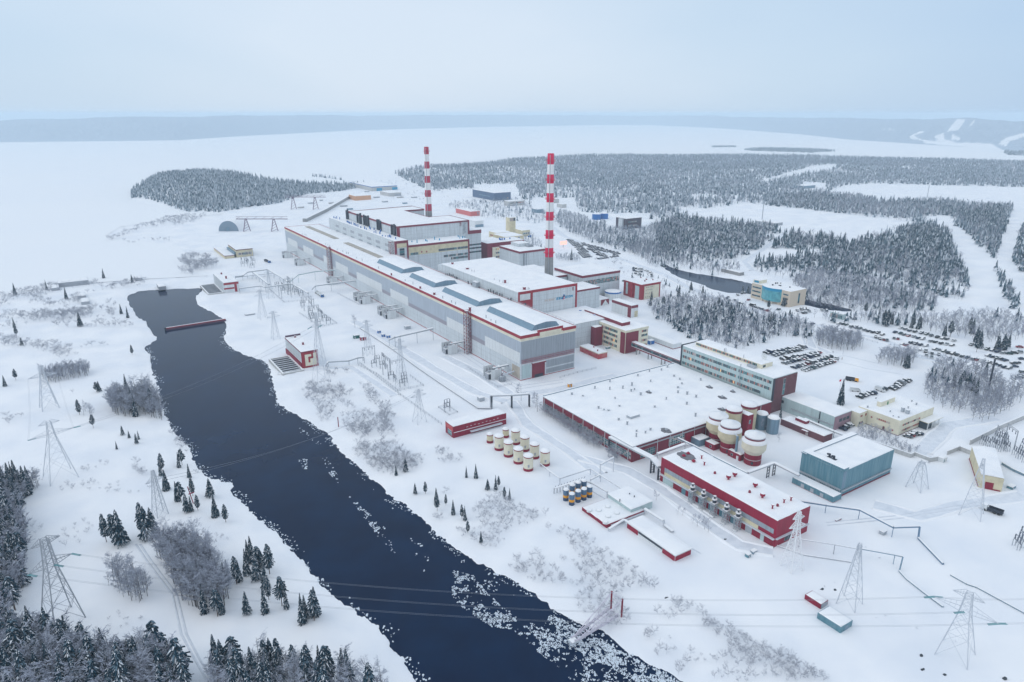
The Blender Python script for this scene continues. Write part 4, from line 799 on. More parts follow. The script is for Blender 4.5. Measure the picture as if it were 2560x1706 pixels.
x=far('cream gabled canteen beyond the reactor building','canteen','canteen','V8',(1700,1000),(1600,970),(1860,960),6,cream)
a=P(Z['V8'](2080,890),0); x=Bld('tower_block','slender cream tower with dark openings at the top','tower',a[0]-4,a[1],a[0]+5.5,a[1]+9,20,cream); x.win('R',x.x0+.5,x.x1-.5,15.5,19.5,3,1,steelg,[1,3],.12,'opening')
x=far('yellow and white service block with three windows beyond the tower','service block','service_block','V8',(2215,860),None,(2353,855),8,cream); x.win('R',x.x0+2,x.x1-1,3,5.4,3,1,white,[1,2],.1,'window',.8)
x=far('long low shed at the forest edge left of the near chimney','shed','forest_shed','T5',(1760,540),None,(2010,560),7,concl); x=far('second low shed below the forest shed','shed','forest_shed','T5',(1890,610),None,(2095,630),6,concl)
x=far('flat roofed pavilion with a teal edge behind the near chimney','pavilion','pavilion','T5',(1545,680),None,(1830,710),6,bluesteel); 
x=far('white barn with a blue end at the edge of the far field','barn','barn','R4',(850,590),(845,578),(975,588),6,bluesteel)
x=far('low huts in the snowy clearing','hut','hut','R4',(575,835),None,(640,832),4,steelg); x=far('round roofed hut in the snowy clearing','hut','hut','R4',(650,845),None,(715,840),4,steelg)
for k,(px_,py_,lab) in enumerate(((523,545-0,'left blue storage tank beside the dark office'),(573,540,'right blue storage tank beside the dark office'))):
    c=P(Z['R3'](px_,py_),0); t_=thing('storage_tank',lab,'tank',(c[0],c[1],0)); b=MB(); b.lathe(c[0],c[1],[(6.5,-.3),(6.5,8.5)],22,capm=0); b.build('shell',blue,t_); b=MB(); b.lathe(c[0],c[1],[(6.6,8.4),(5.2,9.1),(.5,9.9)],22); b.build('snow_cap',snowroof,t_)
c=P(Z['R1'](1565,900),0); t_=thing('arched_hangar','dark blue arched hangar on the frozen shore','hangar',(c[0],c[1],0)); b=MB(); n=12; w_=13.5
pts=[(c[0]+w_*math.cos(math.pi*k/n)*ca,c[1]-w_*math.cos(math.pi*k/n)*sa,14*math.sin(math.pi*k/n)) for k in range(n+1)]; pk=[(p[0]+sa*40,p[1]+ca*40,p[2]) for p in pts]
for k in range(n): b.quad(pts[k],pts[k+1],pk[k+1],pk[k])
b.build('shell',snowroof,t_); b=MB(); b.v=pts; b.f=[tuple(range(n+1))]; b.m=[0]; b.build('front',mat('blue grey front',(.20,.27,.34),.7),t_); nbox(t_,'door',c[0]-3,c[1]-.6,0,c[0]+3,c[1]-.2,6,bluesteel)
# house and huts on the far left bank
x=far('long low hut with a dark open front on the left lake shore','hut','shore_hut','R1',(395,1255),None,(610,1250),4,steelg)
for p,lab in (((530,1345),'dark cabin on the left bank'),((555,1385),'long dark shed on the left bank'),((350,1290),'dark hut among shrubs on the left shore'),((1085,1280),'snowy hut near the head of the river'),((925,1222),'pale hut near the head of the river')): x=far(lab,'hut','shore_hut','R1',p,None,(p[0]+28,p[1]),2.6,steelg)
# ================================================================ silos and tanks
def bowl(label,cx,cy,full=True):
    t_=thing('silo',label,'silo',(cx,cy,0)); b=MB(); b.lathe(cx,cy,[(3.75,-.3),(3.75,5.4)],26,cap=False); b.build('base_drum',crimd,t_,smooth=False)
    b=MB(); b.lathe(cx,cy,[(3.82,2.7),(3.82,2.95)],26,cap=False); b.build('white_ring',white,t_)
    b=MB(); b.lathe(cx,cy,[(3.8,5.35),(5.35,7.6),(5.35,11.0)],30,cap=False); b.build('bowl',cream if not full else creamp,t_,smooth=False)
    b=MB(); b.lathe(cx,cy,[(5.4,10.9),(5.35,11.5),(4.5,12.6)],30,cap=True); b.build('snow_shoulder',snowroof,t_,smooth=True)
    b=MB(); b.lathe(cx,cy,[(4.5,12.3),(4.5,13.3),(4.62,13.32),(4.62,13.7)],30,[0,0,1],capm=0); b.build('upper_ring',[maroon,steel],t_)
    b=MB(); b.lathe(cx,cy,[(4.62,13.6),(4.4,14.3),(1.0,15.1),(.9,15.5)],30); b.build('snow_cap',snowroof,t_,smooth=True)
    nbox(t_,'window',cx-3.3,cy-2.6,1.0,cx-2.4,cy-1.7,2.1,glass)
    return t_
bowl('cream bowl shaped silo on a maroon drum, the foremost of the cluster',244.5,180.2)
bowl('cream bowl shaped silo on a maroon drum in the middle of the cluster',244.4,194.0,False)
bowl('cream bowl shaped silo half hidden behind the middle one, beside the workshop',247.2,203.5,False)
for lab,c in (('tall plain cream silo with a maroon top ring, left of the elevator tower',P(Z['U2'](745,320),14.2)),('tall plain cream silo with a maroon top ring, behind the elevator tower',P(Z['U2'](952,260),14.2))):
    t_=thing('silo',lab,'silo',(c[0],c[1],0)); b=MB(); b.lathe(c[0],c[1],[(3.9,-.3),(3.9,12.6)],26,cap=False); b.build('shell',cream,t_); b=MB(); b.lathe(c[0],c[1],[(3.98,12.2),(3.98,13.4)],26,cap=False); b.build('top_ring',maroon,t_); b=MB(); b.lathe(c[0],c[1],[(3.98,13.3),(3.6,14.2),(.4,15)],26); b.build('snow_cap',snowroof,t_,smooth=True)
a=P(Z['U2'](935,440),11.5); x=Bld('elevator_tower','narrow dark red elevator tower between the cream silos','tower',a[0],a[1],a[0]+4,a[1]+6.5,11.5,crimd,roof=.4); x.win('R',a[0]+1,a[0]+2.2,7,9,1,1,white,[2],.1,'window'); x.Rp('bright_face',a[0]+.05,a[0]+3.95,-.2,6.5,crim,.05)
for lab,p in (('blue grey steel silo beside the elevator tower',(1105,640)),('blue grey steel silo, the outer one of the pair',(1260,700))):
    c=P(Z['U2'](*p),0); c=(c[0]+2.2,c[1]+1.8); t_=thing('steel_silo',lab,'silo',(c[0],c[1],0)); b=MB(); b.lathe(c[0],c[1],[(2.9,-.3),(2.9,8.2)],22,cap=False); b.build('shell',bluesteel,t_); b=MB(); b.lathe(c[0],c[1],[(2.95,8.1),(2.5,8.8),(.4,9.3)],22); b.build('snow_cap',snowroof,t_,smooth=True)
x=Bld('silo_base_block','low crimson block joining the silo drums','annex',240.6,183.8,243.0,191,3.2,crimd,roof=.3); x.win('L',188,189.2,1,2.2,1,1,white,[1],.06,'window'); x.Lp('door',184.8,186,.1,2.2,white,.08)
x=Bld('silo_side_block','low crimson block between the silos and the grey lean-to','annex',238.8,197.5,242.8,203,3.0,crimd,roof=.3); x.win('L',199,200.2,1,2.2,1,1,white,[1],.06,'window'); x=Bld('grey_lean_to','low blue grey lean-to against the workshop wall','annex',236,204,243,209.2,3.4,bluesteel,roof=.3)
b=MB(); t_=thing('filter_column','slim dark filter column between the two foremost silos','filter column',(241.6,187.2,0)); b.beam((241.6,187.2,-.2),(241.6,187.2,11),1.2,n=8,ends=True); b.build('column',bluesteel,t_); b=MB(); b.beam((241.6,187.2,11),(241.6,189,11.6),.6,n=8); b.build('elbow',steelw,t_)
def ctank(c,r_,h_,lab,grp,ylw=False):
    t_=thing('storage_tank',lab,'tank',(c[0],c[1],0),grp); x,y=c
    b=MB(); b.lathe(x,y,[(r_,1.35),(r_,h_-.55)],22,cap=False); b.build('shell',cream if ylw else creamp,t_)
    b=MB(); b.lathe(x,y,[(r_+.06,-.3),(r_+.06,1.4)],22,cap=False); b.build('base_band',crimd,t_)
    b=MB(); b.lathe(x,y,[(r_+.08,h_-.6),(r_+.08,h_-.1)],22,cap=False); b.build('top_band',crimd,t_)
    b=MB(); b.lathe(x,y,[(r_+.12,h_-.15),(r_*.95,h_+.3),(r_*.3,h_+.75)],22); b.build('snow_cap',snowroof,t_,smooth=True)
    if not ylw:
        a_=math.radians(-118); b=MB(); px_,py_=x+math.cos(a_)*r_,y+math.sin(a_)*r_
        b.box(px_-.45,py_-.12,2.3,px_+.45,py_+.1,3.5,0); b.build('emblem_plate',steelg,t_)
tk=[((685,712),0),((810,815),1),((937,905),1),((1072,1000),1),((1207,1100),1),((900,640),0),((1035,735),1),((1160,830),1),((1293,930),1),((1435,1030),1)]
names=['small yellowish tank at the maroon pump house end, front row','first full size cream tank in the front row, next to the small one','second full size cream tank in the front row','third full size cream tank in the front row','foremost cream tank, at the open end of the front row','small yellowish tank in the back row beside the maroon pump house','first full size cream tank in the back row','second full size cream tank in the back row','third full size cream tank in the back row','rightmost cream tank, at the open end of the back row']
for (p,big),lab in zip(tk,names):
    f=P(Z['U7'](*p),0); r_=2.15 if big else 1.55; d_=math.hypot(f[0],f[1]); ctank((f[0]+f[0]/d_*r_,f[1]+f[1]/d_*r_),r_,7.2 if big else 4.6,lab,'cream storage tanks beside the maroon pump house',not big)
bt=[((1720,1505),'far left tank of the blue and yellow cluster'),((1800,1565),'foremost tank of the blue and yellow cluster'),((1885,1525),'second front tank of the blue and yellow cluster'),((1965,1495),'third front tank of the blue and yellow cluster'),((2042,1460),'right end tank of the blue and yellow cluster'),((1805,1440),'back row tank behind the far left blue tank'),((1885,1405),'middle back row tank of the blue and yellow cluster'),((1965,1380),'rear corner tank of the blue and yellow cluster')]
for p,lab in bt:
    f=P(Z['U7'](*p),0); d_=math.hypot(f[0],f[1]); x,y=f[0]+f[0]/d_*1.15,f[1]+f[1]/d_*1.15; t_=thing('blue_tank',lab,'tank',(x,y,0),'blue and yellow tanks on the riverside field')
    b=MB(); b.lathe(x,y,[(1.15,-.2),(1.15,1.7)],16,cap=False); b.build('lower_shell',mat('navy paint',(.035,.07,.14),.5),t_); b=MB(); b.lathe(x,y,[(1.17,1.65),(1.17,2.75)],16,cap=False); b.build('yellow_band',yellow,t_)
    b=MB(); b.lathe(x,y,[(1.15,2.7),(1.15,5.1)],16,cap=False); b.build('upper_shell',mat('blue grey tank paint',(.09,.17,.28),.5),t_); b=MB(); b.lathe(x,y,[(1.18,5.0),(1.05,5.45),(.3,5.7)],16); b.build('snow_cap',snowroof,t_,smooth=True)
t_=thing('tank_rack','white steel rack with snow along the back of the blue tanks','rack',(171,207,0)); b=MB(); A_,B_=P(Z['U7'](1560,1400),0),P(Z['U7'](1960,1270),0)
for k in range(11): q=lerp(A_,B_,k/10); b.beam(q,(q[0],q[1],2.6),.16); b.beam((q[0],q[1],2.6),(q[0]+2,q[1]+1.5,2.6),.12)
b.build('posts',dark,t_); b=MB(); b.beam((A_[0],A_[1],2.7),(B_[0],B_[1],2.7),1.0,.3); b.build('snowy_top',snowroof,t_)
# ================================================================ transformers along the turbine hall
def transformer(y,x,label,first):
    t_=thing('power_transformer',label,'transformer',(x,y,0),'transformers along the turbine hall')
    b=MB(); b.box(x-3.2,y+2.2,0,x+3.6,y+6.2,3.6,0,mt=1); b.build('tank',[steelg,snowroof],t_)
    b=MB()
    for k in range(8): b.box(x-3.0+k*.82,y+1.4,.4,x-2.75+k*.82,y+2.19,3.2,0)
    b.build('radiator',dark,t_)
    b=MB(); b.beam((x-2.8,y+4.2,4.6),(x+2.6,y+4.2,4.6),1.2,n=8,ends=True); b.build('oil_conservator',[steel],t_)
    for k in range(3): b=MB(); b.lathe(x-2.2+k*2,y+5.4,[(.3,3.6),(.22,4.4),(.3,4.6),(.2,5.4),(.1,6.4)],7); b.build('bushing',darkp,t_)
    for dy in (0,9.0): b=MB(); b.box(x-2.6,y+dy-.15,-.2,x+4.6,y+dy+.15,6.4,0,mt=1); b.build('firewall',[white,snowroof],t_)
    b=MB(); b.box(x+1.0,y+3.4,5.6,212.4,y+4.9,6.3,0,mt=1,bottom=True); b.box(x+6.2,y+1.0,5.2,x+7.6,y+8.0,5.58,0,mt=1,bottom=True); b.build('bus_duct',[steel,snowroof],t_)
    for k in range(4): b=MB(); b.beam((x+6.8,y+1.2+k*2.1,-.2),(x+6.8,y+1.2+k*2.1,5.2),.22); b.build('support',steelg,t_)
for k,(y,lab) in enumerate(((335.5,'transformer with two white firewalls nearest the hall front door'),(390,'second transformer from the front door, beside the red stair tower'),(489,'transformer with white firewalls beside the middle of the long hall'),(500,'transformer directly behind the one at the middle of the long hall'),(541,'transformer with white firewalls under the pipe bridge'),(553,'transformer just beyond the pipe bridge'),(622,'transformer before the far stair tower'),(724,'transformer beyond the far stair tower'),(771,'transformer at the far end of the long hall'))):
    transformer(y-4.5,200.5,lab,k==0)
t_=thing('small_transformer','free standing ribbed transformer by the hall corner','transformer',(203,327,0)); b=MB(); b.lathe(203,327,[(1.6,0),(1.6,3.2),(1.2,3.6)],10); b.build('tank',steel,t_); b=MB()
for k in range(10): t=2*math.pi*k/10; b.box(203+1.9*math.cos(t)-.25,327+1.9*math.sin(t)-.25,.3,203+1.9*math.cos(t)+.25,327+1.9*math.sin(t)+.25,3,0)
b.build('radiators',steelg,t_); b=MB(); b.beam((203,327,4),(212,327.5,4.4),.8,.6,ends=True); b.build('bus_duct',steelw,t_); b=MB(); b.lathe(203,327,[(.4,3.6),(.3,5.2)],8); b.build('bushing',darkp,t_)
# ================================================================ pipe bridges and pipelines
def pipe_run(name,label,cat,pts,r_=.35,n=1,m=None,posts=12.0,post_w=.28,legs='single',snowtop=True,gap=.9):
    m=m or steel; V=[Vector(P(p[0] if not isinstance(p[0],str) else Z[p[0]](*p[1]),p[-1])) for p in pts]
    c=V[0]; t_=thing(name,label,cat,(c.x,c.y,0))
    for k in range(n):
        b=MB(); off=(k-(n-1)/2)*gap
        for i in range(len(V)-1):
            d=V[i+1]-V[i]; s_=d.cross(Vector((0,0,1))); s_=s_.normalized()*off if s_.length>.01 else Vector((off,0,0)); b.beam(V[i]+s_,V[i+1]+s_,2*r_,n=7,ends=True)
        b.build('pipe',m,t_)
    if snowtop:
        b=MB()
        for i in range(len(V)-1):
            d=V[i+1]-V[i]
            if abs(d.z)<d.length*.5: b.beam(V[i]+Vector((0,0,r_+.08)),V[i+1]+Vector((0,0,r_+.08)),2*r_*.75+gap*(n-1),.3)
        if b.v: b.build('snow_cover',snowroof,t_)
    if posts:
        for i in range(len(V)-1):
            d=V[i+1]-V[i]; ln=d.length
            if abs(d.z)>ln*.5 or (V[i].z<.9 and V[i+1].z<.9): continue
            k=max(1,int(ln/posts))
            for j in range(k+1 if i==len(V)-2 else k):
                q=V[i]+d*(j/k)
                b=MB()
                if legs=='single': b.beam((q.x,q.y,-.3),(q.x,q.y,q.z-r_),post_w)
                else:
                    s_=d.cross(Vector((0,0,1))).normalized()*.8
                    for sg in (-1,1): b.beam((q.x+s_.x*sg,q.y+s_.y*sg,-.3),(q.x+s_.x*sg,q.y+s_.y*sg,q.z-r_),post_w)
                    zz=0
                    while zz<q.z-r_-1: b.beam((q.x-s_.x,q.y-s_.y,zz),(q.x+s_.x,q.y+s_.y,zz+1.2),.1); b.beam((q.x+s_.x,q.y+s_.y,zz),(q.x-s_.x,q.y-s_.y,zz+1.2),.1); zz+=1.2
                b.build('support',m if legs=='single' else dark,t_)
    return t_
pr=pipe_run
pr('pipe_bridge','frosted pipe loop raised on posts beside the far pump house','pipe bridge',[('T3',(590,722),4.5),('T3',(690,712),4.5),('T3',(750,663),6),('T3',(1035,625),6),('T3',(1200,720),5),('T3',(1310,795),5)],.45,2)
pr('pipe_bridge','thin straight pipe below the raised pipe loop','pipe bridge',[('T3',(590,736),3.5),('T3',(820,708),3.5),('T3',(1130,675),3.5)],.25,1)
pr('pipe_bridge','twin pipes running from the far pump house past the first switchyard','pipe bridge',[('T3',(650,885),4.5),('T3',(940,850),4.5),('T3',(1005,870),4.5),('T3',(1320,822),4.5),('T3',(1390,832),4.5),('T3',(1590,950),4.5)],.4,2)
pr('pipe_bridge','diagonal pipe crossing between the two pipe loops','pipe bridge',[('T3',(830,660),5),('T3',(1055,832),5)],.5,2)
pr('pipe_bridge','pale teal pipe climbing to the turbine hall at the far stair tower','pipe bridge',[('T3',(1340,795),5),('T3',(1450,700),7.5),('T3',(1680,655),8.5),('T3',(1960,632),9)],.5,1,tealp)
pr('pipe_bridge','twin pipe bridge reaching the middle of the turbine hall','pipe bridge',[('T3',(1640,900),3),('T3',(1690,850),6),('T3',(1900,820),7),('T3',(2240,780),8)],.45,2)
pr('pipe_bridge','pale pipe bridge running from the gantries to the turbine hall near the red stair tower','pipe bridge',[('V3',(1820,385),5),('V3',(1900,350),7),('V3',(1970,332),7.5),('V3',(2200,280),8),('V3',(2420,230),8.5)],.5,2)
pr('pipe_bridge','thick frosted pipe from the near intake house to the switchyard','pipe bridge',[('V3',(955,740),.6),('V3',(970,715),3),('V3',(985,688),3.5),('V3',(1270,672),3.5),('V3',(1390,632),4),('V3',(1480,622),4)],.45,1,posts=9)
pr('pipe_gateway','tall grey pipe portal over the site road','pipe portal',[('U6',(922,1440),.3),('U6',(922,1258),7.4),('U6',(1200,1250),7.4),('U6',(1440,1232),7.4)],.35,2,posts=14,post_w=.5,legs='double')
pr('ground_pipeline','long grey pipeline lying along the snow from the switchyard to the portal','pipeline',[('R7',(600,55),.6),('R7',(830,205),.6),('R7',(1000,330),.6),('R7',(1160,440),.6),('R7',(1410,605),.6),('R7',(1500,607),.6)],.35,1,steelg,posts=0)
pr('pipe_bridge','heavy snow covered pipe bridge from the big workshop to the crimson hall','pipe bridge',[('S1',(620,803),7),('S1',(910,950),7),('S1',(960,1010),6)],.5,3,steel,posts=22,post_w=.55,legs='double',gap=1.0)
pr('pipe_bridge','pipe bridge along the workshop front to the crimson hall corner','pipe bridge',[('U1',(20,200),7),('U1',(400,60),7),('U1',(520,85),7)],.35,2,steelw,posts=10)
pr('pipe_bridge','dark pipes crossing behind the crimson hall from the workshop','pipe bridge',[('U1',(300,-20),7),('U1',(520,85),8),('U1',(800,235),11.6),('U1',(1080,375),11.6),('U1',(1250,460),11)],.35,1,bluesteel,posts=0)
pr('pipe_trestle','trestle with lattice legs between the crimson hall and the blue green hall','pipe trestle',[('U1',(1250,452),6.2),('U1',(1615,318),6.2),('U1',(1960,492),5)],.35,2,steel,posts=0)
for p in ((1525,520),(1605,490)):
    c=P(Z['U1'](*p),0); t_=thing('trestle_leg','dark lattice leg under the pipe trestle','trestle leg',(c[0],c[1],0),'lattice legs of the pipe trestle'); b=MB()
    for sg in (-.8,.8): b.beam((c[0]+sg,c[1],-.2),(c[0]+sg,c[1],5.9),.25)
    for k in range(4): b.beam((c[0]-.8,c[1],k*1.45),(c[0]+.8,c[1],(k+1)*1.45),.14); b.beam((c[0]+.8,c[1],k*1.45),(c[0]-.8,c[1],(k+1)*1.45),.14)
    b.build('lattice',dark,t_)
pr('pipe_run','low snowy pipe on posts leading from the cream tanks around the field','pipeline',[('U7',(1370,985),1.5),('U7',(1500,1090),2.5),('U7',(1640,1190),3),('U7',(2060,1055),3),('U7',(2200,1150),3),('U7',(2480,1330),3)],.22,1,steelw,posts=11)
pr('pipe_run','frosted lattice pipe rack rising toward the workshop corner','pipe rack',[('U8',(690,550),2),('U8',(830,480),3),('U8',(825,345),6.5),('U8',(1010,245),7)],.3,1,steelw,posts=9)
pr('pipe_run','pipe on short posts from the blue tanks to the pump station','pipeline',[('U8',(560,555),2.8),('U8',(700,590),2.8),('U8',(920,720),2.8)],.25,1,steelw,posts=10)
pr('pipe_run','white pipe from the pump station past the long shed','pipeline',[('U8',(940,1225),1),('U8',(1150,1095),2),('U8',(1250,1160),2.4),('U8',(1400,1270),2.4)],.2,2,steelw,posts=12,gap=.5)
pr('pipe_run','pipe loop with railing beside the long shed','pipeline',[('U8',(1430,945),2.2),('U8',(1690,1110),2.2),('U8',(1700,1160),.8),('U8',(1820,1260),.6)],.2,2,steelw,posts=9,gap=.8)
pr('elevated_pipeline','blue pipeline on posts zigzagging across the near right field','pipeline',[('S4',(820,322),2.2),('S4',(1000,350),3.6),('S4',(1230,382),4.2),('S4',(1460,502),4.2),('S4',(1640,496),4.2),('S4',(1630,575),.4),('S4',(1800,752),.4)],.36,1,mat('blue grey pipe',(.13,.22,.33),.5),posts=14,post_w=.18)
pr('ground_pipeline','dark pipe on the snow running out of the right edge','pipeline',[('S4',(1850,825),.4),('S4',(1960,887),.4),('S4',(2030,910),.4),('S4',(2400,1110),.4)],.22,1,bluesteel,posts=0)
pr('elevated_pipeline','grey pipe portal and dark ground pipe near the small sheds','pipeline',[('S4',(1240,648),3.8),('S4',(1470,690),3.8),('S4',(1525,702),3.8),('S4',(1500,800),.4),('S4',(1550,855),.4),('S4',(1665,945),.4),('S4',(1800,1045),.4)],.24,1,bluesteel,posts=13,post_w=.18)
pr('elevated_pipeline','thin pipe on tall posts beside the crimson hall corner','pipeline',[('S4',(820,582),4),('S4',(1060,620),4),('S4',(1235,652),4)],.14,1,steelg,posts=17,post_w=.2)
pr('ground_pipeline','low pipe from the crimson hall corner over the snow','pipeline',[('S4',(660,625),.4),('S4',(850,690),.4),('S4',(1050,720),.4),('S4',(1170,738),.4)],.16,1,steelg,posts=0)
pr('pipe_run','pipe along the mint hall toward the perimeter wall','pipeline',[('U2',(1700,480),3.2),('U2',(2110,655),3.2),('U2',(2350,745),2.6)],.3,2,steel,posts=13)
# ================================================================ perimeter walls and fences
def fence(name,label,cat,pts,h,m,step=None,w=.3,z0=-.3):
    V=[P(Z[p[0]](*p[1]),0) for p in pts]; t_=thing(name,label,cat,(V[0][0],V[0][1],0))
    b=MB(); pst=MB()
    for i in range(len(V)-1):
        a,c=Vector(V[i]),Vector(V[i+1])
        if step is None:
            b.beam(a+Vector((0,0,(h+z0)/2)),c+Vector((0,0,(h+z0)/2)),w,h-z0,ends=True); pst.beam(a+Vector((0,0,h+.12)),c+Vector((0,0,h+.12)),w+.25,.25,ends=True)
        else:
            k=max(1,int((c-a).length/step))
            for j in range(k+1): q=a.lerp(c,j/k); b.beam((q.x,q.y,z0),(q.x,q.y,h),.14)
            for z in (h*.45,h*.95): pst.beam(a+Vector((0,0,z)),c+Vector((0,0,z)),.08)
    b.build('wall_panel' if step is None else 'posts',m,t_); pst.build('snow_cap' if step is None else 'rails',snowroof if step is None else m,t_)
fence('perimeter_wall','white concrete perimeter wall behind the blue green hall','wall',[('U4',(350,1075),),('U4',(700,1180),),('U4',(1180,1345),),('U4',(1225,1320),),('U4',(1440,1400),),('U4',(1540,1385),)],2.2,concl)
fence('perimeter_wall','concrete wall stepping from the guard hut to the gable building','wall',[('U4',(1680,1305),),('U4',(1840,1240),),('U4',(2010,1305),)],2.2,concl)
fence('perimeter_wall','long concrete wall running up beside the substation to the right edge','wall',[('U4',(1990,1165),),('U4',(2200,1060),),('U5',(1830,70),),('U5',(2010,-25),),('U5',(2353,-170),)],2.6,concl,w=.4)
fence('perimeter_wall','low wall with a railing on the near side of the substation','wall',[('U5',(2045,450),),('U5',(2200,540),),('U5',(2353,610),)],1.2,bluesteel)
for k,(lab,pts) in enumerate((('post fence around the long switchyard beside the river bank',[('V3',(1400,740)),('V3',(1650,860)),('V3',(1940,1090)),('V3',(2290,1020)),('V3',(2110,885))]),('second fence line outside the near switchyard',[('R7',(600,300)),('R7',(720,395)),('R7',(880,520)),('R7',(1160,720))]),('fence in front of the near transformers',[('U6',(600,880)),('U6',(850,1050)),('U6',(1010,1150)),('U6',(1200,1110))]),('fence around the middle switchyard',[('T3',(1470,1230)),('T3',(1760,1420)),('T3',(1980,1370)),('T3',(1700,1170))]),('fence around the far switchyard',[('T3',(1060,900)),('T3',(1260,1080)),('T3',(1620,1040))]),('fence in front of the middle transformers',[('T1',(790,1290)),('T1',(1080,1440)),('T1',(1110,1440))]),('small square fence on the empty yard',[('U6',(200,1425)),('U6',(345,1530)),('U6',(460,1490)),('U6',(300,1395)),('U6',(200,1425))]),('low fence in front of the turbine hall door',[('U6',(1860,1020)),('U6',(2100,950)),('U6',(2353,890))]),('roadside fence beside the bare birches',[('V2',(60,575)),('V2',(350,650))]),('roadside fence below the big car park',[('V2',(950,840)),('V2',(1350,940))]))):
    fence('post_fence',lab,'fence',pts,1.4 if k not in (6,) else 1.0,steelg,3.2)
# ================================================================ switchyards
def proto_gantry():
    t_=thing('busbar_gantry','grey steel busbar gantry','gantry',(0,0,0)); b=MB()
    for sg in (-4,4):
        for d_ in (-.35,.35): b.beam((sg+d_,0,-.3),(sg+d_*.4,0,9),.16)
        for k in range(6): b.beam((sg-.3,0,k*1.5),(sg+.3,0,(k+1)*1.5),.1)
    b.build('posts',steelg,t_); b=MB()
    for z in (8.4,9.2): b.beam((-4.4,0,z),(4.4,0,z),.14)
    for k in range(8): b.beam((-4+k,0,8.4),(-3+k,0,9.2),.09)
    b.build('crossbeam',steelg,t_); b=MB()
    for x_ in (-2.5,0,2.5): b.lathe(x_,0,[(.12,6.8),(.22,7.2),(.12,7.6),(.2,8.0),(.08,8.4)],6)
    b.build('insulators',mat('slate insulator',(.13,.15,.19),.5),t_); return t_
def proto_switch():
    t_=thing('disconnector_switch','dark disconnector switch on steel posts','switchgear',(0,0,0)); b=MB()
    for x_ in (-1.5,1.5): b.beam((x_,-.5,-.3),(x_,-.5,2.8),.18); b.beam((x_,.5,-.3),(x_,.5,2.8),.18)
    b.beam((-2,0,2.9),(2,0,2.9),.5,.25); b.build('stand',steelg,t_); b=MB()
    for x_ in (-1.6,0,1.6): b.lathe(x_,0,[(.2,3.0),(.28,3.4),(.16,3.8),(.26,4.2),(.12,4.9)],6)
    b.beam((-1.6,0,4.9),(1.4,.2,5.1),.14); b.build('insulators',mat('slate insulator',(.13,.15,.19),.5),t_); return t_
GT,SW=proto_gantry(),proto_switch(); used={'g':0,'s':0}
def put(kind,p,rz,label,group,sc=1):
    pr_=GT if kind=='g' else SW
    if not used[kind]: used[kind]=1; pr_.location=(p[0],p[1],0); pr_.rotation_euler=(0,0,rz); pr_['label']=label; pr_['group']=group
    else: dup(pr_,(p[0],p[1],0),rz,sc,label,group)
yards=[('far switchyard near the cream switch house','T3',[(620,490),(800,480),(900,600),(740,640)],6,4),('switchyard below the frosted pipe loop','T3',[(1130,860),(1380,850),(1560,1010),(1270,1050)],8,5),('middle switchyard','T3',[(1500,1110),(1690,1170),(1900,1370),(1700,1400),(1560,1230)],8,5),('near switchyard by the river bank','V3',[(1530,640),(1700,620),(1900,830),(2080,900),(2230,1000),(1960,1050),(1620,800)],9,4),('small fenced yard','U6',[(230,1430),(330,1410),(430,1480),(345,1510)],2,1)]
for nm,fn,pl,nsw,nga in yards:
    W_=[P(Z[fn](*p),0)[:2] for p in pl]; xs=[p[0] for p in W_]; ys=[p[1] for p in W_]; n=0; g_=0; tries=0
    pts=[]
    while len(pts)<nsw+nga and tries<4000:
        tries+=1; x,y=rnd.uniform(min(xs),max(xs)),rnd.uniform(min(ys),max(ys))
        if inpoly([x],[y],W_)[0] and all((x-a)**2+(y-c)**2>30 for a,c in pts): pts.append((x,y))
    for k,p in enumerate(pts):
        if k<nga and fn!='U6': put('g',p,0 if k%3 else math.pi/2,'grey steel busbar gantry in the %s'%nm,'gantries in the %s'%nm)
        else: put('s',p,rnd.choice((0,0,math.pi/2)),'dark disconnector switch on posts in the %s'%nm,'switches in the %s'%nm)
sub=[((1970,130),'s'),((2030,140),'s'),((2090,155),'s'),((1780,190),'s'),((1840,200),'s'),((1920,215),'s'),((1990,260),'s'),((2060,250),'s'),((2110,255),'s'),((2225,340),'s'),((2300,330),'s'),((2340,240),'s'),((2310,400),'s'),((2010,200),'g'),((2150,180),'g')]
for p,k in sub: put(k,P(Z['U5'](*p),0),.9,('dark disconnector switch on posts in the substation behind the gable building' if k=='s' else 'grey busbar gantry in the substation behind the gable building'),'substation behind the gable building '+('switches' if k=='s' else 'gantries'))
for p,k in (((2240,1590),'s'),((2300,1560),'s'),((2330,1480),'s')): put(k,P(Z['U5'](*p),0),.9,'dark switch stand at the near right edge of the picture','switch stands near the right edge')
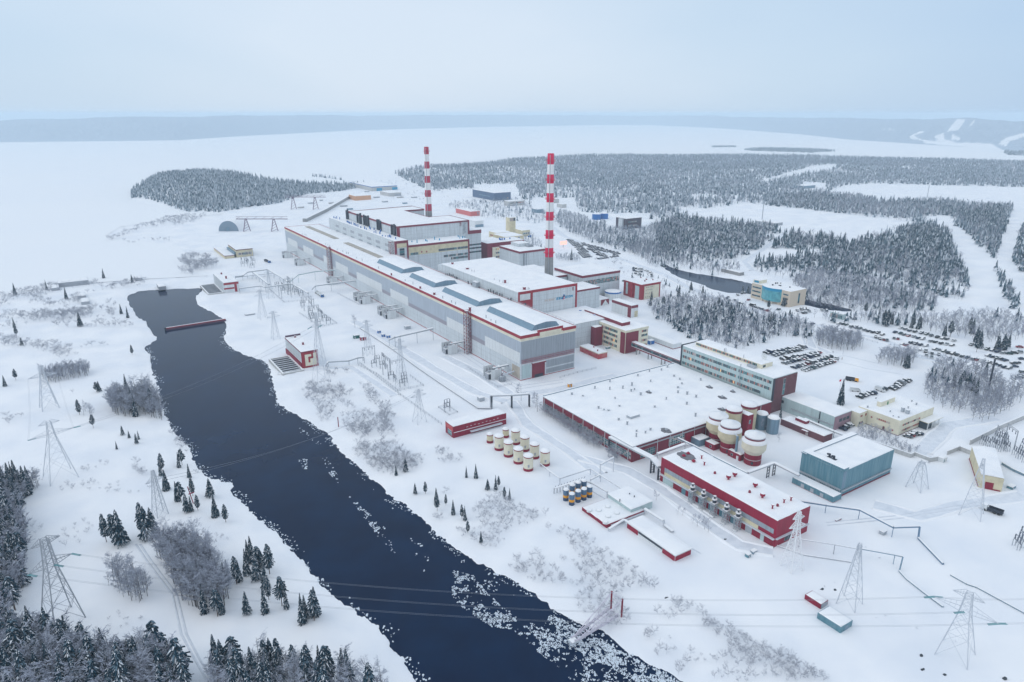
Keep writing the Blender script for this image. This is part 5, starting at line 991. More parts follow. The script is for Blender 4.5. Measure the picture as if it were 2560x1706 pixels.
# ================================================================ pylons and power lines
def pylon(label,x,y,h,wb,ww,hw,arms,rz=0,m=None,group=None,t=.2,tower='lattice_pylon'):
    """four legs tapering from wb to ww at height hw, straight above; arms: (z, half length)"""
    m=m or steelg; t_=thing(tower,label,'pylon',(x,y,0),group); c_,s_=math.cos(rz),math.sin(rz)
    R=lambda u,v,z:(x+u*c_-v*s_,y+u*s_+v*c_,z)
    def wid(z): return wb+(ww-wb)*min(z/hw,1) if z<=hw else ww+(ww*.55-ww)*(z-hw)/(h-hw)
    b=MB(); lv=[0]
    while lv[-1]<h-.5: lv.append(min(h,lv[-1]+max(1.5,wid(lv[-1])*.95)))
    cs=[(-1,-1),(1,-1),(1,1),(-1,1)]
    for i in range(len(lv)-1):
        z0_,z1_=lv[i],lv[i+1]; w0,w1=wid(z0_)/2,wid(z1_)/2
        for q in range(4):
            a,c=cs[q],cs[(q+1)%4]
            b.beam(R(a[0]*w0,a[1]*w0,z0_-(.4 if i==0 else 0)),R(a[0]*w1,a[1]*w1,z1_),t*1.5)
            b.beam(R(a[0]*w0,a[1]*w0,z0_),R(c[0]*w1,c[1]*w1,z1_),t*.6); b.beam(R(c[0]*w0,c[1]*w0,z0_),R(a[0]*w1,a[1]*w1,z1_),t*.6); b.beam(R(a[0]*w1,a[1]*w1,z1_),R(c[0]*w1,c[1]*w1,z1_),t*.6)
    b.build('tower_body',m,t_); ends=[]
    for z,L_ in arms:
        w_=wid(z)/2
        for sg in (-1,1):
            b=MB(); tip=R(sg*L_,0,z+.2)
            for v in (-w_,w_): b.beam(R(sg*w_,v,z),tip,t); b.beam(R(sg*w_,v,z+1.7),tip,t*.8)
            for k in range(1,5): f=k/5; b.beam(R(sg*(w_+(L_-w_)*f),w_*(1-f),z),R(sg*(w_+(L_-w_)*f),-w_*(1-f),z),t*.6); b.beam(R(sg*(w_+(L_-w_)*f),w_*(1-f),z),R(sg*(w_+(L_-w_)*f),w_*(1-f),z+1.7*(1-f)),t*.5)
            b.build('crossarm',m,t_); ends.append((sg,Vector(tip)))
    t_['_ends']=len(ends); return t_,ends
pl1,e1=pylon('large lattice pylon standing at the lower left among the pines',-20,227,29.5,9.0,3.0,19,[(20.5,6.2),(28.0,4.2)],math.radians(24),steelg,None,.17)
pl2,e2=pylon('frosted lattice pylon with wide crossarms on the open left bank',-18.5,333,27,11,2.6,20,[(20.5,8.5),(25.5,4)],math.radians(14),steelw,None,.125)
pl3,e3=pylon('distant faint lattice pylon beyond the one on the open left bank',-21.8,425,24,8,2.4,17,[(18,6.5)],math.radians(10),steelw,None,.2)
pl4,e4=pylon('narrow lattice pylon behind the birch grove on the left bank',13.7,277,19.5,4.5,1.6,14,[(15,3.5)],math.radians(20),steelw,None,.16)
pl5,e5=pylon('large frosted angle pylon at the near right with long green insulators',198.2,69.8,21.5,8.5,2.8,14.5,[(15.5,8),(20,4)],math.radians(-78),steelw,None,.125)
pl6,e6=pylon('tall slender frosted pylon beside the small maroon and blue sheds',192.7,99.5,22.8,6,1.4,19,[(20,2.2)],math.radians(10),steelw,None,.125)
pl7,e7=pylon('white frosted pylon with one sided arms against the crimson hall end',193.2,121.5,22.5,5.5,1.5,15,[(16.5,3.6),(19.8,2.6)],math.radians(-10),mat('hoarfrost white steel',(.80,.82,.84),.8),None,.17)
pl8,e8=pylon('short frosted pylon on the snow between blue green hall and gable building',284.4,127.6,12.5,6.5,2.4,11,[(11,2.5)],0,steelw,None,.16)
pl9,e9=pylon('frosted pylon in front of the cream gable building',281.8,105,24.5,7.5,1.4,21,[(21,2)],.3,steelw,None,.125)
for lab,x,y,h,wb in (('tall pylon beside the near intake house on the river bank',113.6,384.6,42,8),('pylon rising from the near switchyard',148.7,348.3,30,6),('slim pylon between the switchyard and the maroon pump house',137.2,301,18,5.5),('slim mast pylon behind the near switchyard',154.6,414.4,24,4.5),('pylon on the snow field beside the floating barrier',112.9,482,20,5),('pylon in front of the far pump house',118.1,538.3,23,6),('pylon beyond the pipe loop',140,600,24,5)):
    pylon(lab,x,y,h,wb,1.6,h*.75,[(h*.8,4.5),(h*.93,3)],math.radians(5),steelw,None,.11)
for lab,pa,pb,wide in (('dark wide armed portal pylon in the far left yard, nearer one',(1690,900),(1880,900),62),('dark wide armed portal pylon in the far left yard, farther one',(2010,750),(2160,750),62)):
    a,c=P(Z['R1'](*pa),0),P(Z['R1'](*pb),0); t_=thing('portal_pylon',lab,'pylon',(a[0],a[1],0)); z=VZ(a[0],a[1],Z['R1'](*(pa[0],pa[1]-85))[1]); d=(Vector(c)-Vector(a)); 
    for q,nm in ((a,'leg'),(c,'leg')):
        b=MB()
        for s_ in (-1,1): b.beam((q[0]+s_*4.5,q[1],-.4),(q[0]+s_*.8,q[1],z),.9)
        for k in range(5): f=k/5; b.beam((q[0]-4.5+3.7*f,q[1],z*f),(q[0]+4.5-3.7*(f+.2),q[1],z*(f+.2)),.4)
        b.build(nm,mat('rusty pylon steel',(.20,.14,.20),.7),t_)
    b=MB(); A_=Vector((a[0],a[1],z))-d*.35; B_=Vector((c[0],c[1],z))+d*.5; b.beam(A_,B_,.9); b.beam(A_+Vector((0,0,3)),B_+Vector((0,0,3)),.4)
    for k in range(12): b.beam(A_.lerp(B_,k/12),A_.lerp(B_,(k+1)/12)+Vector((0,0,3 if k%2==0 else 0)),.3)
    b.build('crossbeam',MATS['rusty pylon steel'],t_)
cabm=mat('aluminium cable',(.28,.31,.35),.5)
def cable(label,a,c,sag,pair=.45,r_=.028,group=None,insul=True):
    a=Vector(a); c=Vector(c); t_=thing('power_cable',label,'power line',tuple(a),group); d=(c-a).normalized(); s_=d.cross(Vector((0,0,1))).normalized()*pair/2; n=26
    for sg in (-1,1):
        b=MB(); pv_=None
        for k in range(n+1):
            f=k/n; q=a.lerp(c,f)+s_*sg-Vector((0,0,4*sag*f*(1-f)))
            if pv_ is not None: b.beam(pv_,q,r_*2,n=3)
            pv_=q
        b.build('conductor',cabm,t_)
        if insul:
            b=MB(); 
            for st,en in ((a,c),(c,a)):
                u=(en-st).normalized(); b.beam(st+s_*sg,st+u*2.8+s_*sg-Vector((0,0,.45)),.26,n=6)
            b.build('insulator_string',mat('green glass insulator',(.10,.30,.33),.3),t_)
L1=[e1[0][1],Vector((-19.0,226.2,20.5)),e1[1][1]]; L5=[e5[0][1],Vector((197.2,69.6,15.5)),e5[1][1]]
for k,lab in enumerate(('twin conductor crossing the river, farthest from the river crane','middle twin conductor crossing the river','twin conductor crossing the river nearest to the camera')):
    o=sorted(L1,key=lambda v:-v.y); q=sorted(L5,key=lambda v:-v.y); cable(lab,o[k],q[k],7.0)
o=sorted(L1,key=lambda v:-v.y)
for k,(sg,v) in enumerate(e2[:2]): cable('twin conductor from the open bank pylon toward the switchyard '+('over the birch grove' if k else 'near the floating barrier'),v,(113.6-3+6*k,384.6,34),5)
for k,(sg,v) in enumerate(e3[:2]): cable('conductor between the two left bank pylons, '+('river side' if sg>0 else 'forest side'),v,[w for s_,w in e2[:2] if s_==sg][0],4,insul=False)
for k,(sg,v) in enumerate(e5[:2]): cable('twin conductor leaving the near right angle pylon, '+('upper' if k else 'lower')+' span to the right edge',v,(v.x+60,v.y+(-22 if k else -30),v.z-2),2.5)
for k,(sg,v) in enumerate(e4[:2]): cable('single span from the narrow pylon across the river, strand '+('two' if k else 'one'),v,(134+k*4,301,16),5,.15,.025,None,False)
# ================================================================ river structures
a=P((1135/2.736,800+72/2.736),WL); c=P((1545/2.736,800+8/2.736),WL); a,c=Vector(a),Vector(c); t_=thing('floating_barrier','long dark red floating barrier lying across the river near its head','floating barrier',tuple(a))
b=MB(); b.beam(a+Vector((0,0,.5)),c+Vector((0,0,.5)),2.6,1.1,ends=True); b.build('pontoon',darkp,t_); b=MB(); b.beam(a+Vector((0,.3,1.3)),c+Vector((0,.3,1.3)),1.6,.5,ends=True); b.build('red_deck',crimd,t_); b=MB(); b.beam(a+Vector((0,.9,1.7)),c+Vector((0,.9,1.7)),.7,.25); b.build('snow_strip',snowroof,t_)
b=MB(); b.beam(a+Vector((-.3,-.6,.2)),a+Vector((-.3,-.6,2.4)),1.2,n=8,ends=True); b.build('end_buoy',dark,t_)
# truss boom with two masts
m1,m2=Vector((126.8,139.2,0)),Vector((127.2,134.6,0)); tp=P(Z['V6'](560,1000),.4); tp=Vector(tp); t_=thing('boom_crane','white truss boom hanging over the icy river from two dark red masts','crane',(127,137,0))
for m_ in (m1,m2): b=MB(); b.beam(m_+Vector((0,0,-1)),m_+Vector((0,0,6.6)),.62,n=8,ends=True); b.build('mast',crimd,t_)
b=MB(); n=9; s_=Vector((0,1,0)); st=(m1+m2)/2+Vector((-1,0,.6))
for sg in (-1,1):
    p0,p1=st+s_*sg*2.1,tp+s_*sg*.8; b.beam(p0,p1,.34); b.beam(p0+Vector((0,0,1.0)),p1+Vector((0,0,.5)),.24)
    for k in range(n): b.beam(p0.lerp(p1,k/n)+Vector((0,0,1 if k%2 else 0)),p0.lerp(p1,(k+1)/n)+Vector((0,0,0 if k%2 else 1)),.16)
for k in range(n+1): b.beam((st+s_*2.1).lerp(tp+s_*.8,k/n),(st-s_*2.1).lerp(tp-s_*.8,k/n),.2)
for k in range(n): b.beam((st+s_*2.1).lerp(tp+s_*.8,k/n),(st-s_*2.1).lerp(tp-s_*.8,(k+1)/n),.14)
b.build('boom',mat('frosted lilac steel',(.62,.60,.68),.7),t_); b=MB(); b.box(tp.x-1,tp.y-1,tp.z-.1,tp.x+1.2,tp.y+1,tp.z+.35,0,mt=1); b.build('tip_platform',[steelw,snowroof],t_)
b=MB()
for m_,sg in ((m1,1),(m2,-1)):
    top_=m_+Vector((0,0,6.4)); b.beam(top_,tp+s_*sg*.8,.2); b.beam(top_,(st+s_*sg*2.1).lerp(tp+s_*sg*.8,.55),.12); b.beam(top_.lerp(tp,.33)+s_*sg*.3,(st+s_*sg*2.1).lerp(tp+s_*sg*.8,.3),.14); b.beam(top_.lerp(tp,.55)+s_*sg*.3,(st+s_*sg*2.1).lerp(tp+s_*sg*.8,.7),.14)
b.beam(m1+Vector((0,0,6.4)),m2+Vector((0,0,6.4)),.16); b.beam(m1+Vector((0,0,6.4)),m2+Vector((0,0,3)),.12); b.beam(m2+Vector((0,0,6.4)),m1+Vector((0,0,3)),.12); b.build('stay_rods',MATS['frosted lilac steel'],t_)
c=P(Z['R7'](455,728),0); t_=thing('mooring_post','dark red mooring post on the snowy right bank','post',(c[0],c[1],0)); b=MB(); b.beam((c[0],c[1],-1),(c[0],c[1],5.2),.45,n=8,ends=True); b.build('post',crimd,t_); b=MB(); b.lathe(c[0],c[1],[(.5,5.2),(.3,5.5)],8); b.build('snow_cap',snowroof,t_)
c=P(Z['R5'](1325,1255),0); t_=thing('mooring_post','thin dark red post among the pines on the left bank','post',(c[0],c[1],0)); b=MB(); b.beam((c[0],c[1],-1),(c[0]-1.2,c[1]+1,7.5),.35,n=8,ends=True); b.beam((c[0]-1.4,c[1],4.6),(c[0]+.8,c[1],4.8),.3); b.build('post',crimd,t_)
c=P(Z['V2'](1860,1300),0); t_=thing('radio_mast','dark lattice mast with side rungs among the bare trees','mast',(c[0],c[1],0)); zt=VZ(c[0],c[1],Z['V2'](1945,870)[1]); b=MB(); b.beam((c[0],c[1],-.5),(c[0],c[1],zt),1.1,n=6,ends=True); b.build('shaft',dark,t_)
for f in (.35,.58,.8): b=MB(); b.beam((c[0]-2.2,c[1]+1.2,zt*f),(c[0]+2.2,c[1]-1.2,zt*f),.3); b.build('rung',steelw,t_)
for p,q,lab in (((560,830),(565,695),'grey mast standing in the snowy clearing'),((1690,670),(1700,585),'thin mast at the edge of the far snow field')):
    c=P(Z['R4'](*p),0); t_=thing('radio_mast',lab,'mast',(c[0],c[1],0)); b=MB(); zt=VZ(c[0],c[1],Z['R4'](*q)[1]); b.beam((c[0],c[1],-.5),(c[0],c[1],zt),1.2,n=6); b.build('shaft',steelg,t_)
for k,(p,lab) in enumerate((((1180,1100),'lamp post in front of the birch strip'),((1905,1080),'lamp post at the corner of the birch strip'),((1680,1240),'lamp post on the empty lot'),((1940,1165),'lamp post by the roadside fence'))):
    c=P(Z['V1'](*p),0); t_=thing('lamp_post',lab,'lamp post',(c[0],c[1],0)); b=MB(); b.beam((c[0],c[1],-.3),(c[0],c[1],8),.16); b.beam((c[0],c[1],8),(c[0]-1.5,c[1],8.3),.12); b.build('pole',steel,t_); b=MB(); b.box(c[0]-2.1,c[1]-.2,8.2,c[0]-1.3,c[1]+.2,8.4); b.build('lamp_head',steelg,t_)
# lit site sign and flag
c=P(Z['T5'](1905,1200),0); t_=thing('led_sign','glowing pinkish red electronic sign by the far car park','sign',(c[0],c[1],0)); zt=6.5; nbox(t_,'post',c[0]-.3,c[1],-.3,c[0]+.3,c[1]+.4,3.5,steelg); nbox(t_,'screen',c[0]-4.5,c[1]-.2,3.5,c[0]+5,c[1]+.4,7.5,mat('lit pink screen',(.6,.2,.2),.5,emit=((1,.45,.35),1.3)))
c=P(Z['U4'](205,480),0); t_=thing('flag_pole','pole with a small red and white flag by the spruce','flag',(c[0],c[1],0)); b=MB(); b.beam((c[0],c[1],-.3),(c[0],c[1],9.5),.12); b.build('pole',steelw,t_); b=MB(); b.box(c[0]-1.6,c[1],8.2,c[0],c[1]+.05,9.4,0,bottom=True); b.build('flag',mat('flag red',(.7,.02,.05),.7),t_)

fence('retaining_wall','long grey retaining wall climbing from the turbine hall to the far yard','wall',[('R2',(225,562),),('R2',(370,490),),('R2',(548,386),)],5,conc,w=6)
for k,p in enumerate([(600,330),(640,360),(660,330),(430,440),(470,460),(330,420),(390,440),(520,480),(700,400),(760,430),(860,400),(900,440),(960,400),(250,440),(180,470)]):
    q=P(Z['R2'](*p),0); t_=thing('yard_container','grey snow topped container in the far yard behind the turbine hall','container',(q[0],q[1],0),'containers in the far yard'); w_,d_=rnd.uniform(5,12),rnd.uniform(3,7); nbox(t_,'body',q[0],q[1],-.2,q[0]+w_,q[1]+d_,2.6,[steelg,steel,concl,bluesteel][k%4]); nbox(t_,'snow_cover',q[0]-.1,q[1]-.1,2.62,q[0]+w_+.1,q[1]+d_+.1,3.0,snowroof)
# ================================================================ roads, tracks and ploughed yards
track=mat('ploughed snow',(.735,.77,.82),.9,noise=.8,nscale=.3,col2=(.61,.655,.715),bump=.4)
tyre=mat('tyre worn snow',(.60,.64,.70),.9,noise=.6,nscale=.5,col2=(.76,.79,.83))
SB=MB()
def snowbank(pts,zs):
    i0=len(SB.v); n=len(pts)
    for i,(q,z) in enumerate(zip(pts,zs)):
        d=(pts[min(i+1,n-1)]-pts[max(i-1,0)]); d=d.normalized() if d.length>0 else Vector((1,0,0)); s_=Vector((d.y,-d.x,0)); h=.15+.75*max(0,float(vnoise(q.x/5,q.y/5,8))-.2); w_=.5+h*.9
        SB.v+=[tuple(q+s_*w_+Vector((0,0,z-.15))),tuple(q+s_*w_*.35+Vector((0,0,z+h))),tuple(q-s_*w_*.3+Vector((0,0,z+h*.85))),tuple(q-s_*w_*.9+Vector((0,0,z-.15)))]
    for i in range(n-1):
        for k in range(3): SB.f.append((i0+i*4+k,i0+i*4+k+1,i0+i*4+5+k,i0+i*4+4+k)); SB.m.append(0)
def strip(name,pts,w,m,kind='structure',dz=.07,seg=4.0):
    V=[Vector(P(Z[p[0]](*p[1]),0)) for p in pts]; L_=[]
    for i in range(len(V)-1):
        k=max(1,int((V[i+1]-V[i]).length/seg)); L_+=[V[i].lerp(V[i+1],j/k) for j in range(k)]
    L_.append(V[-1]); b=MB(); vs=[]
    for i,q in enumerate(L_):
        d=(L_[min(i+1,len(L_)-1)]-L_[max(i-1,0)]).normalized(); s_=Vector((d.y,-d.x,0)); jw=w*(.85+.3*float(vnoise(q.x/9,q.y/9,3)))
        vs+=[q+s_*jw*.62,q+s_*jw*.5,q-s_*jw*.5,q-s_*jw*.62] if w>=5 else [q+s_*jw/2,q+s_*jw*.3,q-s_*jw*.3,q-s_*jw/2]
    zz=ground_z([v.x for v in vs],[v.y for v in vs]); b.v=[(v.x,v.y,max(z,-.4)+dz-(.12 if i%4 in (0,3) else 0)) for i,(v,z) in enumerate(zip(vs,zz))]
    if w>=5:
        for sg in (1,2): snowbank([vs[i*4+sg] for i in range(len(L_))],[b.v[i*4+sg][2] for i in range(len(L_))])
    for i in range(len(L_)-1):
        for k in range(3): b.f.append((i*4+k,i*4+k+1,i*4+5+k,i*4+4+k)); b.m.append(0)
    return tag(b.build(name,m,smooth=True),kind=kind)
def patch(name,poly,m,dz=.1):
    V=[P(Z[p[0]](*p[1]),0) for p in poly]; b=MB(); b.v=[(v[0],v[1],dz) for v in V]; b.f=[tuple(range(len(V)))]; b.m=[0]; return tag(b.build(name,m),kind='structure')
S1l=lambda fn,*p:[(fn,q) for q in p]
strip('road',S1l('R7',(560,10),(800,140),(1100,330),(1400,500),(1600,560)),7,track)
strip('road',S1l('R7',(1180,250),(1400,360),(1650,520),(1950,480),(2353,380)),7,track)
strip('road',S1l('R7',(1640,560),(1750,720),(2000,880),(2250,1060)),6,track)
strip('road',S1l('U8',(560,250),(1200,420),(1700,700),(2300,1100)),6,track)
strip('road',S1l('U1',(100,700),(700,1150),(1150,1450),(1600,1540)),6,track,dz=.05)
strip('road',S1l('V1',(1225,800),(1240,950),(1270,1130),(1500,1220)),6,track)
strip('road',S1l('R3',(225,600),(300,660),(620,790),(1000,930),(1150,1010),(1400,1110),(1900,1250),(2353,1330)),9,track)
strip('road',S1l('R4',(735,900),(560,1030),(440,1110),(500,1170)),7,track)
strip('road',S1l('V2',(-700,420),(0,500),(500,640),(1000,860),(1500,980)),7,track,dz=.06)
strip('road',S1l('U4',(2353,800),(1700,900),(1300,1300),(1500,1380)),8,track)
strip('road',S1l('U5',(2353,880),(1500,1000),(900,1160),(300,1000)),7,track)
strip('road',S1l('R3',(2000,1250),(1960,1350),(2000,1440)),7,track,dz=.08)
strip('road',S1l('V3',(300,820),(700,800),(1300,760),(1900,1150)),5,track,dz=.06)
for k,(a,pts) in enumerate((( .6,S1l('R6',(1240,1230),(1330,1400),(1420,1560))),(.6,S1l('R6',(1275,1230),(1365,1400),(1460,1560))),(.7,S1l('R6',(930,620),(1010,740),(1180,960),(1240,1230))),(.7,S1l('R6',(960,620),(1040,740),(1210,960),(1275,1230))),(.5,S1l('U8',(700,700),(1500,1180),(2200,1560))),(.5,S1l('V2',(-200,900),(200,1000),(700,1080))),(.5,S1l('S4',(1000,470),(1500,420),(2050,330))),(.5,S1l('S4',(1010,490),(1510,440),(2060,350))),(.6,S1l('U6',(500,640),(900,900),(1300,1130),(1900,1040))),(.6,S1l('U6',(470,670),(880,940),(1290,1170),(1900,1080))),(.5,S1l('V1',(1300,1330),(1700,1260),(2300,1400))))): strip('tyre_track',pts,a,tyre,dz=.15,seg=2.0)
for pl in (S1l('V1',(590,1230),(1000,1110),(1200,1150),(1110,1220),(760,1300)),S1l('V1',(820,1330),(1230,1190),(1400,1240),(1320,1300),(880,1410)),S1l('V1',(980,1420),(1470,1250),(1650,1300),(1560,1380),(1140,1500)),S1l('V2',(560,470),(640,430),(1400,610),(1500,700),(900,640)),S1l('V2',(650,650),(900,650),(1800,880),(2350,1000),(2300,1080),(1800,960),(900,760))): patch('parking_lot',pl,track,.13)
tag(SB.build('snow_banks',snow,smooth=True),'ploughed snow ridges along the site roads','snow',kind='stuff')
# ================================================================ vehicles
def car_mesh(kind,col,snowy):
    b=MB(); w=.88
    if kind=='suv': pr=[(-2.25,.35),(-2.3,.95),(-2.05,1.0),(-1.85,1.72),(.35,1.76),(1.05,1.05),(2.15,.95),(2.25,.4)]; top=(3,4); gl=(2,3),(4,5); hood=(5,6)
    elif kind=='van': pr=[(-2.7,.35),(-2.75,1.2),(-2.7,2.35),(-2.6,2.4),(1.5,2.4),(2.3,1.35),(2.75,1.15),(2.8,.4)]; w=1.0; top=(3,4); gl=(4,5),; hood=(5,6)
    else: pr=[(-2.2,.32),(-2.25,.85),(-1.55,.92),(-1.0,1.42),(.35,1.45),(1.1,.92),(2.15,.82),(2.25,.36)]; top=(3,4); gl=(2,3),(4,5); hood=(5,6)
    n=len(pr)
    for sg in (-1,1):
        i=len(b.v); 
        for k,(x,z) in enumerate(pr): b.v.append((x,sg*w*(.86 if z>1.2 and kind!='van' else 1),z))
        b.f.append(tuple(i+k for k in range(n))); b.m.append(0)
        if kind!='van':
            j=[k for k,(x,z) in enumerate(pr) if z>=.9 and 2<=k<=5]; yy=sg*(w*.93+.03)
            q=[pr[k] for k in (2,3,4,5)]; i2=len(b.v)
            for (x,z) in q: b.v.append((x*.93,sg*(w*(.87 if z>1.2 else .98)+.025),z-.06 if z>1.2 else z+.06))
            b.f.append((i2,i2+1,i2+2,i2+3)); b.m.append(1)
        for x in (-1.4,1.4):
            i3=len(b.v)
            for k in range(8): t=2*math.pi*k/8; b.v.append((x+.34*math.cos(t),sg*(w+.02),.34+.34*math.sin(t)))
            b.f.append(tuple(i3+k for k in range(8))); b.m.append(2)
    for k in range(n):
        k2=(k+1)%n; a,c=pr[k],pr[k2]; wa=w*(.86 if a[1]>1.2 and kind!='van' else 1); wc=w*(.86 if c[1]>1.2 and kind!='van' else 1)
        m=1 if (k,k2) in gl else 0
        b.quad((a[0],-wa,a[1]),(c[0],-wc,c[1]),(c[0],wc,c[1]),(a[0],wa,a[1]),m)
    if snowy:
        t0,t1=pr[top[0]],pr[top[1]]; ww=w*.84 if kind!='van' else w*.97; b.box(t0[0]+.03,-ww,t0[1]-.02,t1[0]+.1,ww,t0[1]+.16,3)
        h0,h1=pr[hood[0]],pr[hood[1]]; i=len(b.v); b.v+=[(h0[0]+.05,-w*.9,h0[1]+.12),(h1[0],-w*.9,h1[1]+.1),(h1[0],w*.9,h1[1]+.1),(h0[0]+.05,w*.9,h0[1]+.12)]; b.f.append((i,i+1,i+2,i+3)); b.m.append(3)
        if snowy>1: i=len(b.v); g0,g1=pr[4],pr[5]; b.v+=[(g0[0],-w*.8,g0[1]+.08),(g1[0],-w*.85,g1[1]+.08),(g1[0],w*.85,g1[1]+.08),(g0[0],w*.8,g0[1]+.08)]; b.f.append((i,i+1,i+2,i+3)); b.m.append(3)
    o=b.build('parked_car',[mat('car paint '+col[0],col[1],.3,.2,spec=.5),glass,black,snowroof]); return o
PAL=[('black',(.012,.014,.018)),('dark blue',(.015,.03,.075)),('grey',(.16,.175,.19)),('silver',(.36,.38,.40)),('white',(.6,.62,.63)),('red',(.30,.015,.02)),('dark green',(.012,.05,.045)),('dark grey',(.045,.05,.058))]
PROTO={}
def place_car(x,y,rz,col,kind,sn,where,row):
    key=(col,kind,sn); c=dict(PAL)[col]
    vt={'car':'car','suv':'SUV','van':'van'}[kind]; adj={0:'',1:'snow topped ',2:'snow covered '}[sn]
    lab=f'{adj}{col} {vt} parked {where}'
    if key not in PROTO: o=PROTO[key]=car_mesh(kind,(col,c),sn)
    else: o=PROTO[key].copy(); COL.objects.link(o)
    o.location=(x,y,float(ground_z([x],[y])[0])+.14); o.rotation_euler=(0,0,rz); tag(o,lab,'car','cars '+where); return o
def row(fn,pts,n,rz,where,jit=.25,skip=0):
    V=[P(Z[fn](*p),0) for p in pts]
    if n:
        (x0,y0,_),(x1,y1,_)=V[0],V[-1]; V=[(x0+(x1-x0)*k/(n-1),y0+(y1-y0)*k/(n-1),0) for k in range(n)]
    for k,v in enumerate(V):
        col=rnd.choices([p[0] for p in PAL],[30,22,12,10,8,4,4,14])[0]; kd=rnd.choices(['car','suv','van'],[6,3,.35])[0]; sn=rnd.choices([0,1,2],[2,6,4])[0]
        place_car(v[0]+rnd.uniform(-jit,jit),v[1]+rnd.uniform(-jit,jit),rz+rnd.uniform(-.05,.05)+(math.pi if rnd.random()<.4 else 0),col,kd,sn,where,0)
Y_=math.pi/2
row('V1',[(630,1230),(1150,1150)],14,Y_,'in the farthest row behind the mint offices')
row('V1',[(735,1262),(1090,1185)],9,Y_,'in the second row behind the mint offices')
row('V1',[(860,1320),(1350,1225)],13,Y_,'in the third row behind the mint offices')
row('V1',[(885,1372),(1320,1260)],12,Y_,'in the fourth row behind the mint offices')
row('V1',[(1010,1430),(1500,1285)],13,Y_,'in the fifth row behind the mint offices')
row('V1',[(1150,1470),(1540,1345)],12,Y_,'in the nearest row behind the mint offices')
row('V1',[(1590,1305)],0,.1,'sideways at the end of the fifth row')
def rdir(fn,a,c):
    A_,C_=P(Z[fn](*a),0),P(Z[fn](*c),0); return math.atan2(C_[1]-A_[1],C_[0]-A_[0])
rd=rdir('V2',(640,450),(2055,795))
row('V2',[(660,455),(725,470),(790,490),(860,503),(950,525),(1020,540),(1085,560),(1165,580),(1230,595),(1295,605),(1395,630),(1630,685),(1850,745),(1915,760),(1985,775),(2055,795)],0,rd+Y_,'in the row along the pine wood')
row('V2',[(590,512),(660,527),(715,545),(775,560),(845,572),(900,593),(965,607),(1070,635),(1140,645),(1215,665),(1295,675),(1360,690)],0,rd+Y_,'in the second row from the pine wood')
row('V2',[(-186,387),(-131,394),(-81,407),(-16,435),(55,445),(108,458),(165,480),(228,495),(288,510),(348,520),(408,542)],0,rd+Y_,'in the roadside row by the white pavilion')
row('V2',[(320,575),(375,597),(430,610),(485,622),(570,590),(627,600)],0,rd+Y_+.5,'in the short row below the roadside row')
row('V2',[(690,675),(740,685),(800,655),(860,670),(932,682),(1008,700),(1130,740),(1185,752),(1250,770),(1310,790),(1375,803),(1440,820),(1505,840),(1580,858),(1650,878),(1715,888),(1780,905)],0,rd+Y_,'in the long middle row of the big lot')
row('V2',[(925,745),(1005,775),(1095,800),(1185,815),(1340,865),(1020,825),(1080,850)],0,rd+Y_+.4,'in the broken row behind the roadside fence')
row('V2',[(1855,832),(1920,848),(1985,865),(2040,880),(2095,897)],0,rd+Y_-.3,'in the row above the dark mast')
row('V2',[(1870,925),(1950,945),(2020,965),(2085,990),(2150,1005)],0,rd+Y_-.2,'in the row behind the dark mast')
row('V2',[(2210,935),(2250,925),(2225,980),(2150,805),(2215,795),(2280,787),(2285,715),(2330,880),(2330,1060),(2320,1110),(2290,1130)],0,rd+.7,'at the right end of the big lot')
row('V1',[(240,435),(295,412),(330,400),(400,393)],0,.9,'by the canal near the glass office')
row('V1',[(110,465),(90,482),(130,510),(200,507),(265,548),(300,550)],0,.8,'in the loop left of the glass office')
row('V1',[(440,585),(470,597),(515,612),(545,624),(575,637),(640,655)],0,Y_,'in front of the glass office')
row('V1',[(1055,652),(1110,637),(1150,630),(1190,632),(1130,682),(1165,677),(1215,662)],0,.9,'at the right corner of the glass office')
row('V1',[(1390,647),(1455,655)],0,.9,'between glass office and white pavilion')
place_car(*P(Z['V1'](390,502),0)[:2],.3,'red','car',1,'alone before the curved glass office',0); place_car(*P(Z['V1'](800,635),0)[:2],.1,'dark green','car',1,'alone on the road below the curved glass office',0); place_car(*P(Z['V1'](1265,834),0)[:2],.1,'dark blue','car',1,'driving on the road above the birch strip',0)
row('U4',[(480,524),(530,502),(575,487),(625,477),(670,467),(765,432),(820,414)],0,Y_,'lined up behind the cream administration')
row('U4',[(935,412),(960,398),(985,383),(1012,358),(1040,342),(1080,322),(1115,307),(1150,290)],0,Y_,'beyond the corner of the cream administration')
row('U4',[(1140,1062),(1172,1047),(1210,1032),(1250,1027),(1290,1020)],0,Y_+.3,'below the administration canopy',.1)
row('U4',[(255,960),(285,935),(320,915),(350,900)],0,Y_,'between brick end and cream link',.1)
row('T4',[(1110,285),(1150,290),(1190,298),(1230,305),(1270,315),(1310,330),(1340,345),(1360,375),(1365,400)],0,.6,'on the outer ring of the round car park')
row('T4',[(1120,320),(1155,330),(1190,340),(1220,335),(1145,360),(1180,380),(1205,370)],0,1.2,'in the middle of the round car park')
place_car(*P(Z['T4'](985,462),0)[:2],.2,'black','car',1,'left of the maroon and cream block',0)
